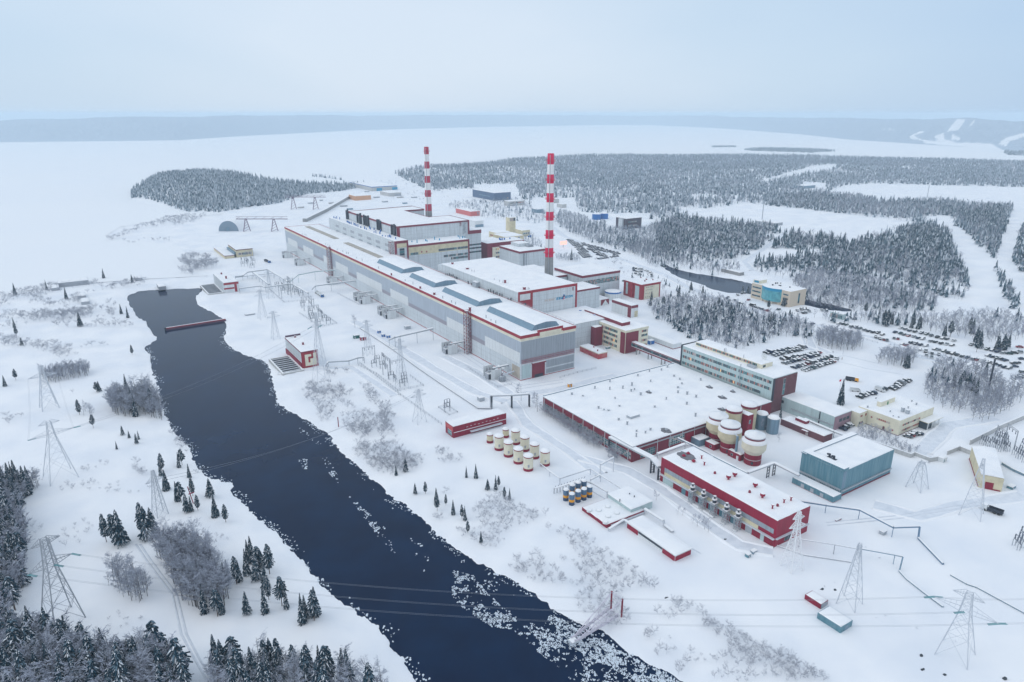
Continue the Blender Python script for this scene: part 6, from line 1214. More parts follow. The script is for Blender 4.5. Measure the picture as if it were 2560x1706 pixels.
# distant car park beyond the near chimney: too many and too small to tell apart
b=MB(); CC=[('far dark car paint',(.05,.06,.085)),('far grey car paint',(.18,.2,.23))]
fz=lambda x,y:(1330+x/8.715,580+y/8.715)
for pl,sp_ in (([(740,165),(830,160),(1110,310),(1300,570),(1110,595),(960,370)],(2.9,5.8)),([(1050,265),(1110,240),(1480,350),(1880,460),(1940,500),(1850,520),(1640,470),(1300,370)],(2.9,6.2)),([(1200,370),(1270,350),(1640,520),(1600,570),(1450,530)],(2.9,5.8)),([(1440,600),(1860,500),(1870,540),(1480,625)],(3.0,6))):
    W_=[P(fz(*p),0)[:2] for p in pl]; xs=[p[0] for p in W_]; ys=[p[1] for p in W_]
    for x in np.arange(min(xs),max(xs),sp_[0]):
        for y in np.arange(min(ys),max(ys),sp_[1]):
            if inpoly([x],[y],W_)[0] and rnd.random()<.9:
                m=rnd.choice((0,0,1)); h_=rnd.uniform(.85,1.0); b.box(x-.85,y-2.1,.15,x+.85,y+2.1,h_,m); b.box(x-.75,y-1.2,h_,x+.75,y+1.1,h_+.5,m,mt=2 if rnd.random()<.8 else m)
tag(b.build('distant_parked_cars',[mat(CC[0][0],CC[0][1],.4),mat(CC[1][0],CC[1][1],.4),snowroof]),'hundreds of snow dusted cars filling the car park beyond the near chimney','cars',kind='stuff')
def truck(label,p0,p1,fn,cabm,bedm,name,tank=False):
    a,c=Vector(P(Z[fn](*p0),0)),Vector(P(Z[fn](*p1),0)); L_=(c-a).length; rz=math.atan2((c-a).y,(c-a).x); m_=(a+c)/2; t_=thing(name,label,'truck',(m_.x,m_.y,.1),None,rz); h=L_/2
    def part(nm,f,mt):
        b=MB(); f(b); o=b.build(nm,mt); o.parent=t_; o.location=(0,0,0); return o
    part('cab',lambda b:(b.box(h-1.9,-1.15,.5,h,1.15,2.6,0,mt=1),b.box(h-.02,-1.0,1.5,h+.03,1.0,2.3,2)),[cabm,snowroof,glass])
    part('chassis',lambda b:b.box(-h,-1.0,.5,h-1.9,1.0,.9),dark)
    part('load_bed',lambda b:(b.box(-h,-1.2,.95,h-2.1,1.2,1.15),b.box(-h,-1.2,1.15,h-2.1,-1.08,2.0),b.box(-h,1.08,1.15,h-2.1,1.2,2.0),b.box(-h,-1.08,1.15,-h+.1,1.08,2.0)),[bedm])
    for x in (-h+1.2,-h+2.6,h-1.2):
        for sg in (-1,1): part('wheel',lambda b:b.beam((x,sg*.85,.5),(x,sg*1.2,.5),1.0,n=10,ends=True),black)
    return t_
truck('flatbed truck with an orange yellow cab on the empty snowy square',(290,275),(470,305),'U4',yellow,dark,'flatbed_truck')
truck('tipper truck with a white cab and long dark bed at the right edge',(2060,1150),(1770,1050),'U5',white,dark,'tipper_truck')
a,c=Vector(P(Z['U4'](345,425),0)),Vector(P(Z['U4'](500,440),0)); o=car_mesh('van',('pale van white',(.62,.64,.65)),1); o.name='delivery_van'; o.location=((a.x+c.x)/2,(a.y+c.y)/2,.12); o.rotation_euler=(0,0,math.atan2((c-a).y,(c-a).x)); tag(o,'white delivery van parked beside the tall spruce','van')
truck('small blue and white tanker truck on the transformer road',(1700,945),(1790,1010),'T3',blue,white,'tanker_truck')
truck('dark blue flatbed truck by the far switchyard',(1000,510),(1065,540),'T3',blue,dark,'flatbed_truck')
def cabin(lab,fn,p,w_,d_,h_,m,nm='container',cat='container'):
    q=P(Z[fn](*p),0); t_=thing(nm,lab,cat,(q[0],q[1],0)); nbox(t_,'body',q[0],q[1],-.1,q[0]+w_,q[1]+d_,h_,m); nbox(t_,'roof_trim',q[0]-.08,q[1]-.08,h_,q[0]+w_+.08,q[1]+d_+.08,h_+.1,steelg); nbox(t_,'snow_cover',q[0]+.03,q[1]+.03,h_+.1,q[0]+w_-.03,q[1]+d_-.03,h_+.38,snowroof); nbox(t_,'door',q[0]+.3,q[1]-.05,0,q[0]+1.1,q[1]-.005,h_*.8,steel)
cabin('small dark green container on the snow before the gantries','V3',(1345,375),4,2.4,2.3,mat('dark green paint',(.02,.13,.12),.6)); cabin('small red container next to the green one','V3',(1440,400),4,2.6,2.4,crim)
for p,lab in (((1730,350),'blue machine beside the pale pipe bridge'),((1800,365),'second blue machine beside the pale pipe bridge'),((1672,300),'third small blue machine by the gantries')): cabin(lab,'V3',p,2.2,1.8,1.8,blue,'site_machine','machine')
cabin('grey box on the empty yard near the portal','U6',(765,1345),3,3,2,steel,'grey_box','box'); cabin('grey box beside the blue elevated pipeline','S4',(1390,560),2.2,1.8,1.3,steel,'grey_box','box'); cabin('dark green crate on the snow near the long shed','S4',(465,715),1.5,1.5,1.2,teal,'crate','crate'); cabin('bluish crate next to the dark green crate','S4',(500,690),2.2,1.5,1.0,bluesteel,'crate','crate')
cabin('blue machine frame on the snow right of the gable building','U5',(2190,800),3.2,2.2,1.1,teal,'machine_frame','machine'); cabin('orange loader half hidden behind the workshop edge','U6',(1985,1150),2.2,1.6,2.0,yellow,'loader','machine'); cabin('blue machine under the footbridge','T4',(1340,1330),4,3,2.6,blue,'site_machine','machine'); cabin('small teal cart below the office block','T4',(750,1390),3,1.4,1.2,teal,'cart','cart'); cabin('long dark red pipe section lying on the snow','S4',(1070,465),3.2,.6,.5,crimd,'pipe_section','pipe')
cabin('grey cabinet near the turbine hall wall','R2',(915,1300),4,3,2.2,steel,'grey_box','box'); cabin('flat grey slab on the snow near the pylons','T3',(735,1260),7,4,.8,steelg,'grey_slab','slab')
def tarp(lab,fn,p,r_,m):
    q=P(Z[fn](*p),0); t_=thing('mud_patch',lab,'rubble',(q[0],q[1],0)); b=MB(); r0=random.Random(int(p[0])); n=9; b.ext([(q[0]+r_*r0.uniform(.5,1.2)*math.cos(2*math.pi*k/n),q[1]+r_*.6*r0.uniform(.5,1.2)*math.sin(2*math.pi*k/n)) for k in range(n)],-.2,.22,0); b.build('heap',m,t_)
for p,fn,lab in (((1660,1475),'S4','dark rock showing through the snow at the bottom right'),((1810,1510),'S4','dark rocks beside the bottom right rock'),((2220,1535),'S4','dark edge of a drift at the bottom right corner'),((1650,1380),'S4','small dark stones near the angle pylon'),((970,925),'S4','dark debris behind the maroon shed'),((1060,930),'S4','scattered debris between the maroon shed and slender pylon'),((310,585),'S4','dark brushwood heap below the crimson hall'),((1000,985),'S3','dark stones on the near right bank')): tarp(lab,fn,p,.8,mat('dark rock',(.05,.06,.07),.9))
# ================================================================ people
def person(label,p,fn,rz,coat):
    q=P(Z[fn](*p),0); t_=thing('person',label,'person',(q[0],q[1],float(ground_z([q[0]],[q[1]])[0])+.1),None,rz)
    V=[(0,0,.95),(0,0,1.2),(0,0,1.42),(0,0,1.52),(0,.01,1.64),(0,.01,1.74),(.2,0,1.4),(.27,.04,1.12),(.25,.14,.88),(.25,.18,.80),(-.2,0,1.4),(-.27,-.02,1.12),(-.26,.04,.88),(-.26,.06,.80),(.1,0,.9),(.12,.12,.5),(.12,.08,.08),(.12,.2,.05),(-.1,0,.9),(-.12,-.08,.5),(-.12,-.2,.1),(-.12,-.08,.05)]
    E_=[(0,1),(1,2),(2,3),(3,4),(4,5),(2,6),(6,7),(7,8),(8,9),(2,10),(10,11),(11,12),(12,13),(0,14),(14,15),(15,16),(16,17),(0,18),(18,19),(19,20),(20,21)]
    Rr=[.17,.17,.16,.065,.105,.09,.075,.055,.045,.045,.075,.055,.045,.045,.1,.075,.055,.05,.1,.075,.055,.05]
    me=bpy.data.meshes.new('body'); me.from_pydata(V,E_,[]); me.materials.append(coat); o=bpy.data.objects.new('body',me); COL.objects.link(o); o.parent=t_
    sk=o.modifiers.new('skin','SKIN'); 
    bm=bmesh.new(); bm.from_mesh(me); ly=bm.verts.layers.skin.verify()
    for v in bm.verts: v[ly].radius=(Rr[v.index],Rr[v.index]); v[ly].use_root=(v.index==0)
    bm.to_mesh(me); bm.free(); o.modifiers.new('sub','SUBSURF').levels=1
    b=MB(); b.lathe(0,.01,[(.11,1.66),(.12,1.74),(.09,1.82),(.03,1.85)],10); h=b.build('hat',dark); h.parent=t_; h.location=(0,0,0)
cb=mat('dark coat',(.02,.022,.03),.8); co_=mat('brown coat',(.16,.09,.05),.8)
person('person in a brown coat standing at the end of the nearest car row','' or (1575,1362),'V1',.4,co_); person('person in a dark coat walking beside the nearest car row',(1612,1340),'V1',2.0,cb); person('person in a brown coat alone on the lot edge',(1667,1318),'V1',1.0,co_); person('person in dark clothes by the cream administration building link',(450,880),'U4',1.5,cb); person('second person by the cream administration building link',(470,872),'U4',3,cb)
# ================================================================ ice on the river
b=MB(); ice=mat('drift ice',(.70,.76,.82),.7,noise=.5,nscale=2,col2=(.42,.52,.62))
def floe(x,y,r_):
    n=rnd.randint(5,7); i=len(b.v); a0=rnd.uniform(0,6.28); e=rnd.uniform(.35,.9); th=rnd.gauss(1.05,.5)
    for k in range(n):
        t=a0+2*math.pi*k/n; q=r_*rnd.uniform(.55,1.15); u,v=q*math.cos(t),q*e*math.sin(t); b.v.append((x+u*math.cos(th)-v*math.sin(th),y+u*math.sin(th)+v*math.cos(th),WL+.05+rnd.uniform(0,.05)))
    b.f.append(tuple(i+k for k in range(n))); b.m.append(0)
    i2=len(b.v); b.v+=[(v_[0],v_[1],WL-.1) for v_ in b.v[i:i+n]]
    for k in range(n): b.f.append((i+k,i2+k,i2+(k+1)%n,i+(k+1)%n)); b.m.append(0)
def drift(fn,poly,n,r0,r1,thr,seed,sc=2.6):
    W_=[P(Z[fn](*p),WL)[:2] for p in poly]; xs=[p[0] for p in W_]; ys=[p[1] for p in W_]; X=nr.uniform(min(xs),max(xs),n*6); Y=nr.uniform(min(ys),max(ys),n*6)
    k=inpoly(X,Y,W_)&inpoly(X,Y,RIV)&(fbm(X/sc,Y/sc,seed)*.55+fbm(X/.7,Y/.7,seed+9,3)*.45>thr+.035); X,Y=X[k][:n],Y[k][:n]
    for x,y in zip(X,Y): floe(x,y,rnd.uniform(r0,r1)*rnd.choice((.6,1,1,1.4)))
drift('R8',[(1230,790),(1380,830),(1480,960),(1700,1130),(1900,1200),(2100,1180),(2353,1330),(2800,1560),(2250,1600),(2050,1560),(1950,1450),(1800,1340),(1650,1200),(1500,1180),(1380,1100),(1230,1000)],6500,.10,.30,.46,41)
drift('R8',[(1900,1100),(2130,1180),(2353,1330),(2800,1560),(2500,1560),(2100,1350),(1850,1200)],2600,.10,.28,.42,43)
for pl,n in (([(340,940),(380,940),(450,1060),(460,1120),(420,1110)],60),([(180,960),(240,950),(245,1030),(200,1010)],50),([(520,1200),(600,1260),(700,1360),(740,1420),(720,1500),(700,1440),(610,1330)],150),([(170,720),(250,780),(340,850),(300,860),(200,780)],40)): drift('R7',pl,n,.15,.5,.45,51,1.6)
drift('R8',[(950,540),(1050,560),(1100,760),(1130,880),(980,760),(930,720)],45,.15,.5,.5,57); drift('R8',[(700,380),(800,560),(850,700),(780,640)],40,.12,.4,.45,58); drift('R8',[(1400,850),(1700,900),(1660,960),(1500,960)],90,.12,.35,.5,59)
# shelf ice along both banks
nb=len(RIV)
for i in range(nb):
    a,c=RIV[i],RIV[(i+1)%nb]; Ls=math.hypot(c[0]-a[0],c[1]-a[1]); 
    if math.hypot(*a)>520: continue
    for k in range(int(Ls*2.2)):
        f=rnd.random(); off=abs(rnd.gauss(0,1.6)); x=a[0]+(c[0]-a[0])*f; y=a[1]+(c[1]-a[1])*f; nx_,ny_=-(c[1]-a[1])/Ls,(c[0]-a[0])/Ls
        x+=nx_*off; y+=ny_*off
        if vnoise(np.array([x/7]),np.array([y/7]),5)[0]>.42: floe(x,y,rnd.uniform(.15,.55))
tag(b.build('drift_ice',ice),'broken white ice drifting on the dark river','ice',kind='stuff')
# ================================================================ vegetation
needle=mat('dark blue green needles',(.010,.046,.075),.8,spec=.1); needle2=mat('frosted needles',(.115,.18,.23),.8,spec=.1)
tsnow=mat('snow on branches',(.78,.81,.85),.85,spec=.1); bark=mat('pine bark',(.10,.065,.05),.9); bbark=mat('birch bark',(.17,.165,.175),.9); twig=mat('hoarfrosted twigs',(.40,.435,.51),.9,spec=.1); twigd=mat('bare twigs',(.20,.205,.26),.9,spec=.1); shrubm=mat('frosted shrub twigs',(.42,.445,.50),.9,spec=.1)
class TP:                                                   # quad-only template
    def __init__(s): s.v=[]; s.f=[]; s.m=[]
    def q(s,a,b,c,d,m): i=len(s.v); s.v+=[a,b,c,d]; s.f.append((i,i+1,i+2,i+3)); s.m.append(m)
    def strand(s,a,b,w0,w1,m,up=None):
        a=np.array(a,float); b=np.array(b,float); d=b-a; n=np.cross(d,[rnd.uniform(-1,1),rnd.uniform(-1,1),rnd.uniform(-.3,.3)] if up is None else up); l=np.linalg.norm(n)
        if l<1e-6: return
        n/=l; s.q(tuple(a-n*w0/2),tuple(a+n*w0/2),tuple(b+n*w1/2),tuple(b-n*w1/2),m)
    def arr(s): return np.array(s.v,np.float32),np.array(s.f,np.int32),np.array(s.m,np.int32)
def conifer(seed,whorls=15,nb=8,rad=.19,bare=.12,shape=1.0,snowf=.45,irr=.25):
    """unit height; materials 0 needle 1 frosted 2 snow 3 bark"""
    r=random.Random(seed); t=TP(); st=rnd.getstate(); rnd.seed(seed)
    for k in range(5):
        a=2*math.pi*k/5; b=2*math.pi*(k+1)/5; t.q((.012*math.cos(a),.012*math.sin(a),-.03),(.012*math.cos(b),.012*math.sin(b),-.03),(.002*math.cos(b),.002*math.sin(b),.97),(.002*math.cos(a),.002*math.sin(a),.97),3)
    for w in range(whorls):
        f=(w+r.random()*.6)/whorls; z=bare+(1-bare)*f
        R_=rad*((1-f)**shape*.92+.07)*(1 if shape>.6 else min(1,.35+f*2.2))
        n=max(4,int(nb*(1-f*.45)))
        for k in range(n):
            if r.random()<irr*.5: continue
            a=2*math.pi*(k+r.random()*.8)/n+w*.7; L_=R_*r.uniform(1-irr,1+irr*.7); ca_,sa_=math.cos(a),math.sin(a); dr=L_*r.uniform(.15,.6); wd=min(L_,.09)*r.uniform(.3,.55)
            p0=(0,0,z); p1=(ca_*L_*.55,sa_*L_*.55,z-dr*.25+.01); p2=(ca_*L_,sa_*L_,z-dr)
            m=0 if r.random()<.6 else 1
            def pt(p,s_,dz=0): return (p[0]-sa_*s_,p[1]+ca_*s_,p[2]+dz)
            t.q(pt(p0,-wd*.15),pt(p0,wd*.15),pt(p1,wd*.5),pt(p1,-wd*.5),m); t.q(pt(p1,-wd*.5),pt(p1,wd*.5),pt(p2,wd*.12),pt(p2,-wd*.12),m)
            t.q(pt(p1,-wd*.55,-.006),pt(p1,-wd*.05,-.03),pt(p2,-.0,-.03),pt(p2,-wd*.2,-.01),0); t.q(pt(p1,wd*.55,-.006),pt(p1,wd*.05,-.03),pt(p2,.0,-.03),pt(p2,wd*.2,-.01),0)
            if r.random()<snowf:
                q_=r.uniform(.3,.48); s0=r.uniform(.2,.5); pa=tuple(p0[i]+(p1[i]-p0[i])*s0 for i in range(3)); t.q(pt(pa,-wd*q_*.6,.007),pt(pa,wd*q_*.6,.007),pt(p1,wd*q_,.008),pt(p1,-wd*q_,.008),2)
                if r.random()<.6: t.q(pt(p1,-wd*q_,.008),pt(p1,wd*q_,.008),pt(p2,wd*.08,.006),pt(p2,-wd*.08,.006),2)
    rnd.setstate(st); return t
def birch(seed,limbs=9,tw=8,spread=.2,fine=5,m_tw=1,tall=1.0,tm=2,w=1.0):
    """unit height bare tree; 1 frosted twig, 0 bare twig, 2 bark"""
    r=random.Random(seed); t=TP(); st=rnd.getstate(); rnd.seed(seed)
    lean=(r.uniform(-.04,.04),r.uniform(-.04,.04)); tp=lambda f:(lean[0]*f,lean[1]*f,f*.93)
    for k in range(3): 
        a=math.pi*k/3; c_,s_=math.cos(a),math.sin(a); q0,q1=tp(-.03),tp(.95); t.q((q0[0]-c_*.011,q0[1]-s_*.011,q0[2]),(q0[0]+c_*.011,q0[1]+s_*.011,q0[2]),(q1[0]+c_*.002,q1[1]+s_*.002,q1[2]),(q1[0]-c_*.002,q1[1]-s_*.002,q1[2]),tm)
    for k in range(limbs):
        f=.28+.62*(k+r.random())/limbs; a=r.uniform(0,6.283); L_=spread*(1.25-.75*f)*r.uniform(.75,1.25); b0=tp(f); up=L_*r.uniform(.9,1.6)
        e=(b0[0]+math.cos(a)*L_,b0[1]+math.sin(a)*L_,min(b0[2]+up,1.0)); md=tuple((b0[i]+e[i])/2+(0.12*L_*math.cos(a) if i==0 else .12*L_*math.sin(a) if i==1 else -.04) for i in range(3))
        t.strand(b0,md,.009*w,.006*w,tm if r.random()<.5 else 0); t.strand(md,e,.006*w,.003*w,0)
        for j in range(tw):
            g=r.uniform(.25,1); b1=tuple(md[i]+(e[i]-md[i])*(g*2-1) if g>.5 else b0[i]+(md[i]-b0[i])*g*2 for i in range(3)); a2=a+r.uniform(-1.3,1.3); l2=spread*r.uniform(.28,.6); e2=(b1[0]+math.cos(a2)*l2,b1[1]+math.sin(a2)*l2,b1[2]+l2*r.uniform(.1,1.0))
            t.strand(b1,e2,.005*w,.003*w,m_tw if r.random()<.75 else 0)
            for i in range(fine):
                g=r.uniform(.3,1); b2=tuple(b1[q]+(e2[q]-b1[q])*g for q in range(3)); a3=a2+r.uniform(-1.5,1.5); l3=spread*r.uniform(.12,.3); t.strand(b2,(b2[0]+math.cos(a3)*l3,b2[1]+math.sin(a3)*l3,b2[2]+l3*r.uniform(-.3,.9)),.0055*w,.003*w,m_tw)
    rnd.setstate(st); return t
CM=[needle,needle2,tsnow,bark]; BM_=[twigd,twig,bbark]
NC=[conifer(1,34,16,.155,.08,1,.5),conifer(2,32,15,.17,.14,.8,.55,.4),conifer(3,34,14,.12,.06,1.1,.5,.35),conifer(4,28,16,.18,.33,.5,.5,.6),conifer(5,30,15,.16,.24,.6,.55,.5)]
NB=[birch(11,10,8,.2,6),birch(12,11,8,.17,6),birch(13,9,9,.24,6),birch(14,12,7,.15,6)]
def split_mesh(tp,mats,keep,name):
    v,f,m=tp.arr(); k=np.isin(m,keep); f=f[k]; m=m[k]; u,inv=np.unique(f.ravel(),return_inverse=True)
    o=npmesh(name,v[u],inv.reshape(-1,4),mats,m); return o
PT=[]
for i,tp in enumerate(NC+NB):
    con=i<len(NC); t_=thing('conifer' if con else 'bare_birch','x','tree',(0,0,0)); tr=split_mesh(tp,CM if con else BM_,[3] if con else [2],'trunk'); cr=split_mesh(tp,CM if con else BM_,[0,1,2] if con else [0,1],'crown'); tr.parent=t_; cr.parent=t_; PT.append([t_,False])
def tree(i,x,y,h,label,group,sx=1):
    z=float(ground_z([x],[y])[0])-.15; t_,us=PT[i]; rz=rnd.uniform(0,6.28); sc=(h*sx,h*sx,h)
    if not us: PT[i][1]=True; t_.location=(x,y,z); t_.rotation_euler=(0,0,rz); t_.scale=sc; t_['label']=label; t_['group']=group
    else: dup(t_,(x,y,z),rz,sc,label,group)
NCt=[0,0]
def poly_pts(poly,n=None,sp=None,seed=0,z=0):
    W_=[P(p,z)[:2] for p in poly]; xs=[p[0] for p in W_]; ys=[p[1] for p in W_]; ar=abs(sum(W_[i][0]*W_[(i+1)%len(W_)][1]-W_[(i+1)%len(W_)][0]*W_[i][1] for i in range(len(W_))))/2
    s_=sp or max(.8,math.sqrt(ar/n)); g_=np.random.default_rng(seed); X,Y=np.meshgrid(np.arange(min(xs),max(xs),s_),np.arange(min(ys),max(ys),s_)); X=X.ravel()+g_.uniform(-.48,.48,X.size)*s_; Y=Y.ravel()+g_.uniform(-.48,.48,Y.size)*s_
    k=inpoly(X,Y,W_); return X[k],Y[k]
def stand(fn,poly,n,hmin,hmax,kinds,where,seed,mixb=0.0):
    X,Y=poly_pts(L(fn,*poly),n,None,seed)
    lc=f'snow dusted conifer {where}'; lb=f'bare frosted birch {where}'
    for x,y in zip(X,Y):
        b_=rnd.random()<mixb; h=rnd.uniform(hmin,hmax)*(.9 if b_ else 1)
        i=rnd.choice(range(len(NC),len(NC)+len(NB))) if b_ else rnd.choice(kinds); NCt[b_]+=1
        tree(i,x,y,h,lb if b_ else lc,('birches ' if b_ else 'conifers ')+where,rnd.uniform(.9,1.2))
ALLC=[0,1,2,3,4]; SPR=[0,1,2]; PIN=[3,4,1]
stand('R6',[(-10,330),(60,380),(150,480),(210,620),(170,740),(190,900),(150,1000),(60,1180),(-10,1200)],50,11,16,ALLC,'along the lower left edge of the picture',1,.45)
stand('R6',[(-10,1240),(220,1290),(430,1350),(640,1430),(900,1480),(1080,1440),(1230,1540),(1290,1680),(1000,1690),(500,1700),(-10,1700)],115,11,16.5,ALLC,'in the dense wood at the bottom left corner',2,.42)
stand('R6',[(1440,1480),(1650,1470),(1900,1480),(2100,1530),(2353,1540),(2640,1640),(2640,1720),(1440,1720)],54,10,15,ALLC,'in the strip of wood at the bottom edge',3,.4)
stand('R5',[(-10,1120),(90,1150),(280,1130),(200,1210),(140,1290),(-10,1310)],32,10,14,ALLC,'in the left edge wood below the wide armed pylon',4,.3)
single=[('R5',(680,490),12,'tall conifer by the large birch grove, left of it'),('R5',(665,505),9,None)]
def singles(fn,pts,where,hmin,hmax,kinds=ALLC):
    for p in pts:
        q=P(Z[fn](*p),0); NCt[0]+=1; tree(rnd.choice(kinds),q[0],q[1],rnd.uniform(hmin,hmax),f'snow dusted conifer {where}',f'conifers {where}',rnd.uniform(.9,1.2))
singles('R5',[(680,495),(662,500),(545,650),(640,745),(905,240),(115,115),(110,415),(35,455),(545,45),(150,175)],'scattered on the open upper left bank',6,9)
singles('R5',[(880,560),(910,625),(930,660),(1040,620),(870,500)],'standing inside the large riverside birch grove',11,15,SPR)
singles('R5',[(840,790),(950,820),(935,850),(800,888),(885,810)],'on the open slope below the riverside birch grove',4,6)
singles('R5',[(1225,1005),(1245,985),(1100,1070),(1110,1040),(1140,1165),(1295,1075),(1215,1240),(1240,1250),(1280,1315),(1320,1205),(1355,1305),(1310,1310),(1475,1345),(1545,1385),(1440,1210)],'in the broken row beside the middle of the left bank',7,10)
singles('R5',[(985,1480),(1050,1475),(730,1525),(790,1545),(830,1545),(1010,1500)],'at the upper end of the main birch grove',11,15,PIN)
singles('R6',[(1700,735),(1725,740),(1770,800),(1760,865),(1790,780),(1845,820),(1690,825),(1540,895),(1560,860),(1620,890),(1640,870),(1690,1095),(1490,1110),(1520,1090),(1400,1085),(1840,1000),(1820,930),(1930,1040),(1960,1055),(1815,1085),(2070,1155),(2090,1120),(2150,1140),(2160,1100)],'between the main birch grove and the river',8,12.5)
singles('R1',[(550,1550),(830,1465),(875,1490),(105,1335),(455,1365),(905,1250),(710,1220),(320,1300),(100,1560)],'scattered around the head of the river',8,12)
singles('R8',[(980,270),(1050,272),(1130,385),(1125,330),(1190,352),(1240,415),(1300,445),(1320,455),(1330,160),(1395,165),(1475,245),(1530,245),(1590,305),(1625,310),(1550,225),(1430,600),(1340,540),(850,145),(915,420-300)],'on the sloping right bank below the tanks',4.5,7.5)
singles('U4',[(222,612)],'standing alone on the snowy square like a Christmas tree',15,15.5,[0])
singles('R3',[(352,822)],'standing alone beside the far car park',13,13.2,[2])
singles('V2',[(810,445),(830,440),(900,460),(925,440),(1260,555),(1335,575),(1640,525),(1600,500),(1690,640),(1705,690),(1700,775),(1735,720),(1970,735),(1990,745),(2060,750),(2095,745),(2130,720),(455,420),(475,410),(430,400),(540,390),(370,280),(180,260)],'in the pine belt beside the big car park',9,13)
singles('V2',[(745,992),(730,980),(760,988)],'at the right end of the birch strip',8,10,[0])
singles('V2',[(1690,1360),(1380,1250),(1450,1320),(1560,1280),(1640,1300),(1820,1090),(1500,1230)],'inside the bare wood beside the lattice mast',8,11)
singles('T4',[(1900,585),(1730,675),(2060,625),(2275,805),(2235,1035),(1520,810),(1345,790),(1360,720),(1860,890),(2080,940)],'scattered in the thicket above the office block',7,10)
singles('V1',[(690,795),(310,385),(385,385),(860,585),(885,590),(660,630),(150,640),(950,725),(720,800),(1520,590)],'around the curved glass office',6,9)
singles('U2',[(1370,470)],'against the mint wall by the silos',7,7.2,[2])
stand('R6',[(1060,690),(1250,640),(1420,700),(1530,900),(1570,990),(1520,1085),(1330,1065),(1220,985),(1150,800)],74,11,15,[1],'in the main birch grove on the left bank',11,1)
stand('R6',[(740,900),(800,800),(850,900),(900,880),(1060,940),(970,1020),(920,1010),(780,960)],18,9,13,[1],'in the small grove behind the left pylon',12,1)
stand('R5',[(740,600),(800,520),(900,560),(980,500),(1060,520),(1110,610),(1140,690),(960,640),(900,670),(800,660)],50,11,15,[1],'in the large riverside birch grove',13,1)
stand('R5',[(560,650),(600,600),(660,640),(650,690),(590,690)],7,6,8,[1],'in the small clump above the open slope',14,1)
stand('R5',[(280,390),(450,350),(600,340),(625,385),(330,440)],26,7,9,[1],'in the dark clump on the upper left bank',15,1)
stand('V1',[(1310,1120),(1400,1165),(1800,1195),(1960,1150),(1900,1060),(1500,1000),(1330,980)],52,9,12,[1],'in the pale birch strip behind the car rows',16,1)
stand('V2',[(340,925),(700,985),(880,935),(860,850),(400,820)],30,9,11,[1],'in the birch strip below the roadside row',17,1)
singles_b=[('U6',(1330,1330),10),('U6',(1550,1480),11),('U6',(1530,1420),9),('T3',(2230,1420),11),('U8',(1590,830),5),('U8',(1885,1025),4),('U8',(1950,1040),4),('U8',(2090,1150),5),('U8',(2150,1190),6),('U8',(2250,1230),6),('U8',(2300,1270),6),('U2',(1150,660),7),('U2',(1350,800),5),('V1',(1290,740),8),('U2',(1120,600),5)]
for fn,p,h in singles_b: q=P(Z[fn](*p),0); tree(len(NC)+rnd.randrange(4),q[0],q[1],h,'bare frosted birch standing by itself between the plant buildings','birches standing singly between the plant buildings')
print('trees',NCt)
# ---- masses of trees one cannot count: one object each
def lodc(seed):
    r=random.Random(seed); t=TP(); z0=.1; n=5
    for k in range(3): a=math.pi*k/3; t.q((-.008*math.cos(a),-.008*math.sin(a),-.05),(.008*math.cos(a),.008*math.sin(a),-.05),(.002,0,.5),(-.002,0,.5),3)
    for w in range(6):
        f=w/6; z=.14+.8*f; R_=.17*(1-f)+.03
        for k in range(n):
            a=2*math.pi*(k+r.random()*.7)/n; b=a+r.uniform(.7,1.3); d=r.uniform(.04,.12); q=R_*r.uniform(.7,1.25); zt=z+.2
            m=r.choices([0,1,2],[4,3.2,3.2])[0]; t.q((.15*R_*math.cos(a),.15*R_*math.sin(a),zt),(q*math.cos(a),q*math.sin(a),z-d),(q*math.cos(b)*.9,q*math.sin(b)*.9,z-d*.6),(.15*R_*math.cos(b),.15*R_*math.sin(b),zt-.02),m)
    return t
def lodf(seed):
    r=random.Random(seed); t=TP()
    for w in range(3):
        f=w/3; z=.08+.75*f; R_=.19*(1-f)+.04
        for k in range(4):
            a=2*math.pi*(k+r.random()*.6)/4; b=a+1.3; q=R_*r.uniform(.8,1.2); m=r.choices([0,1,2],[2.2,4.2,3.4])[0]; zt=min(z+.36,1)
            t.q((.1*R_*math.cos(a),.1*R_*math.sin(a),zt),(q*math.cos(a),q*math.sin(a),z-.06),(q*math.cos(b),q*math.sin(b),z-.06),(.1*R_*math.cos(b),.1*R_*math.sin(b),zt),m)
    return t
LC=[lodc(s_) for s_ in range(21,27)]; LF=[lodf(s_) for s_ in range(31,35)]; LB=[birch(s_,8,6,.21,3,1,1,2,2.6) for s_ in range(41,46)]; LBF=[birch(s_,6,4,.24,2,1,1,2,4.5) for s_ in range(51,54)]; LS=[birch(s_,9,5,.45,3,1,1,1,2.8) for s_ in range(61,65)]
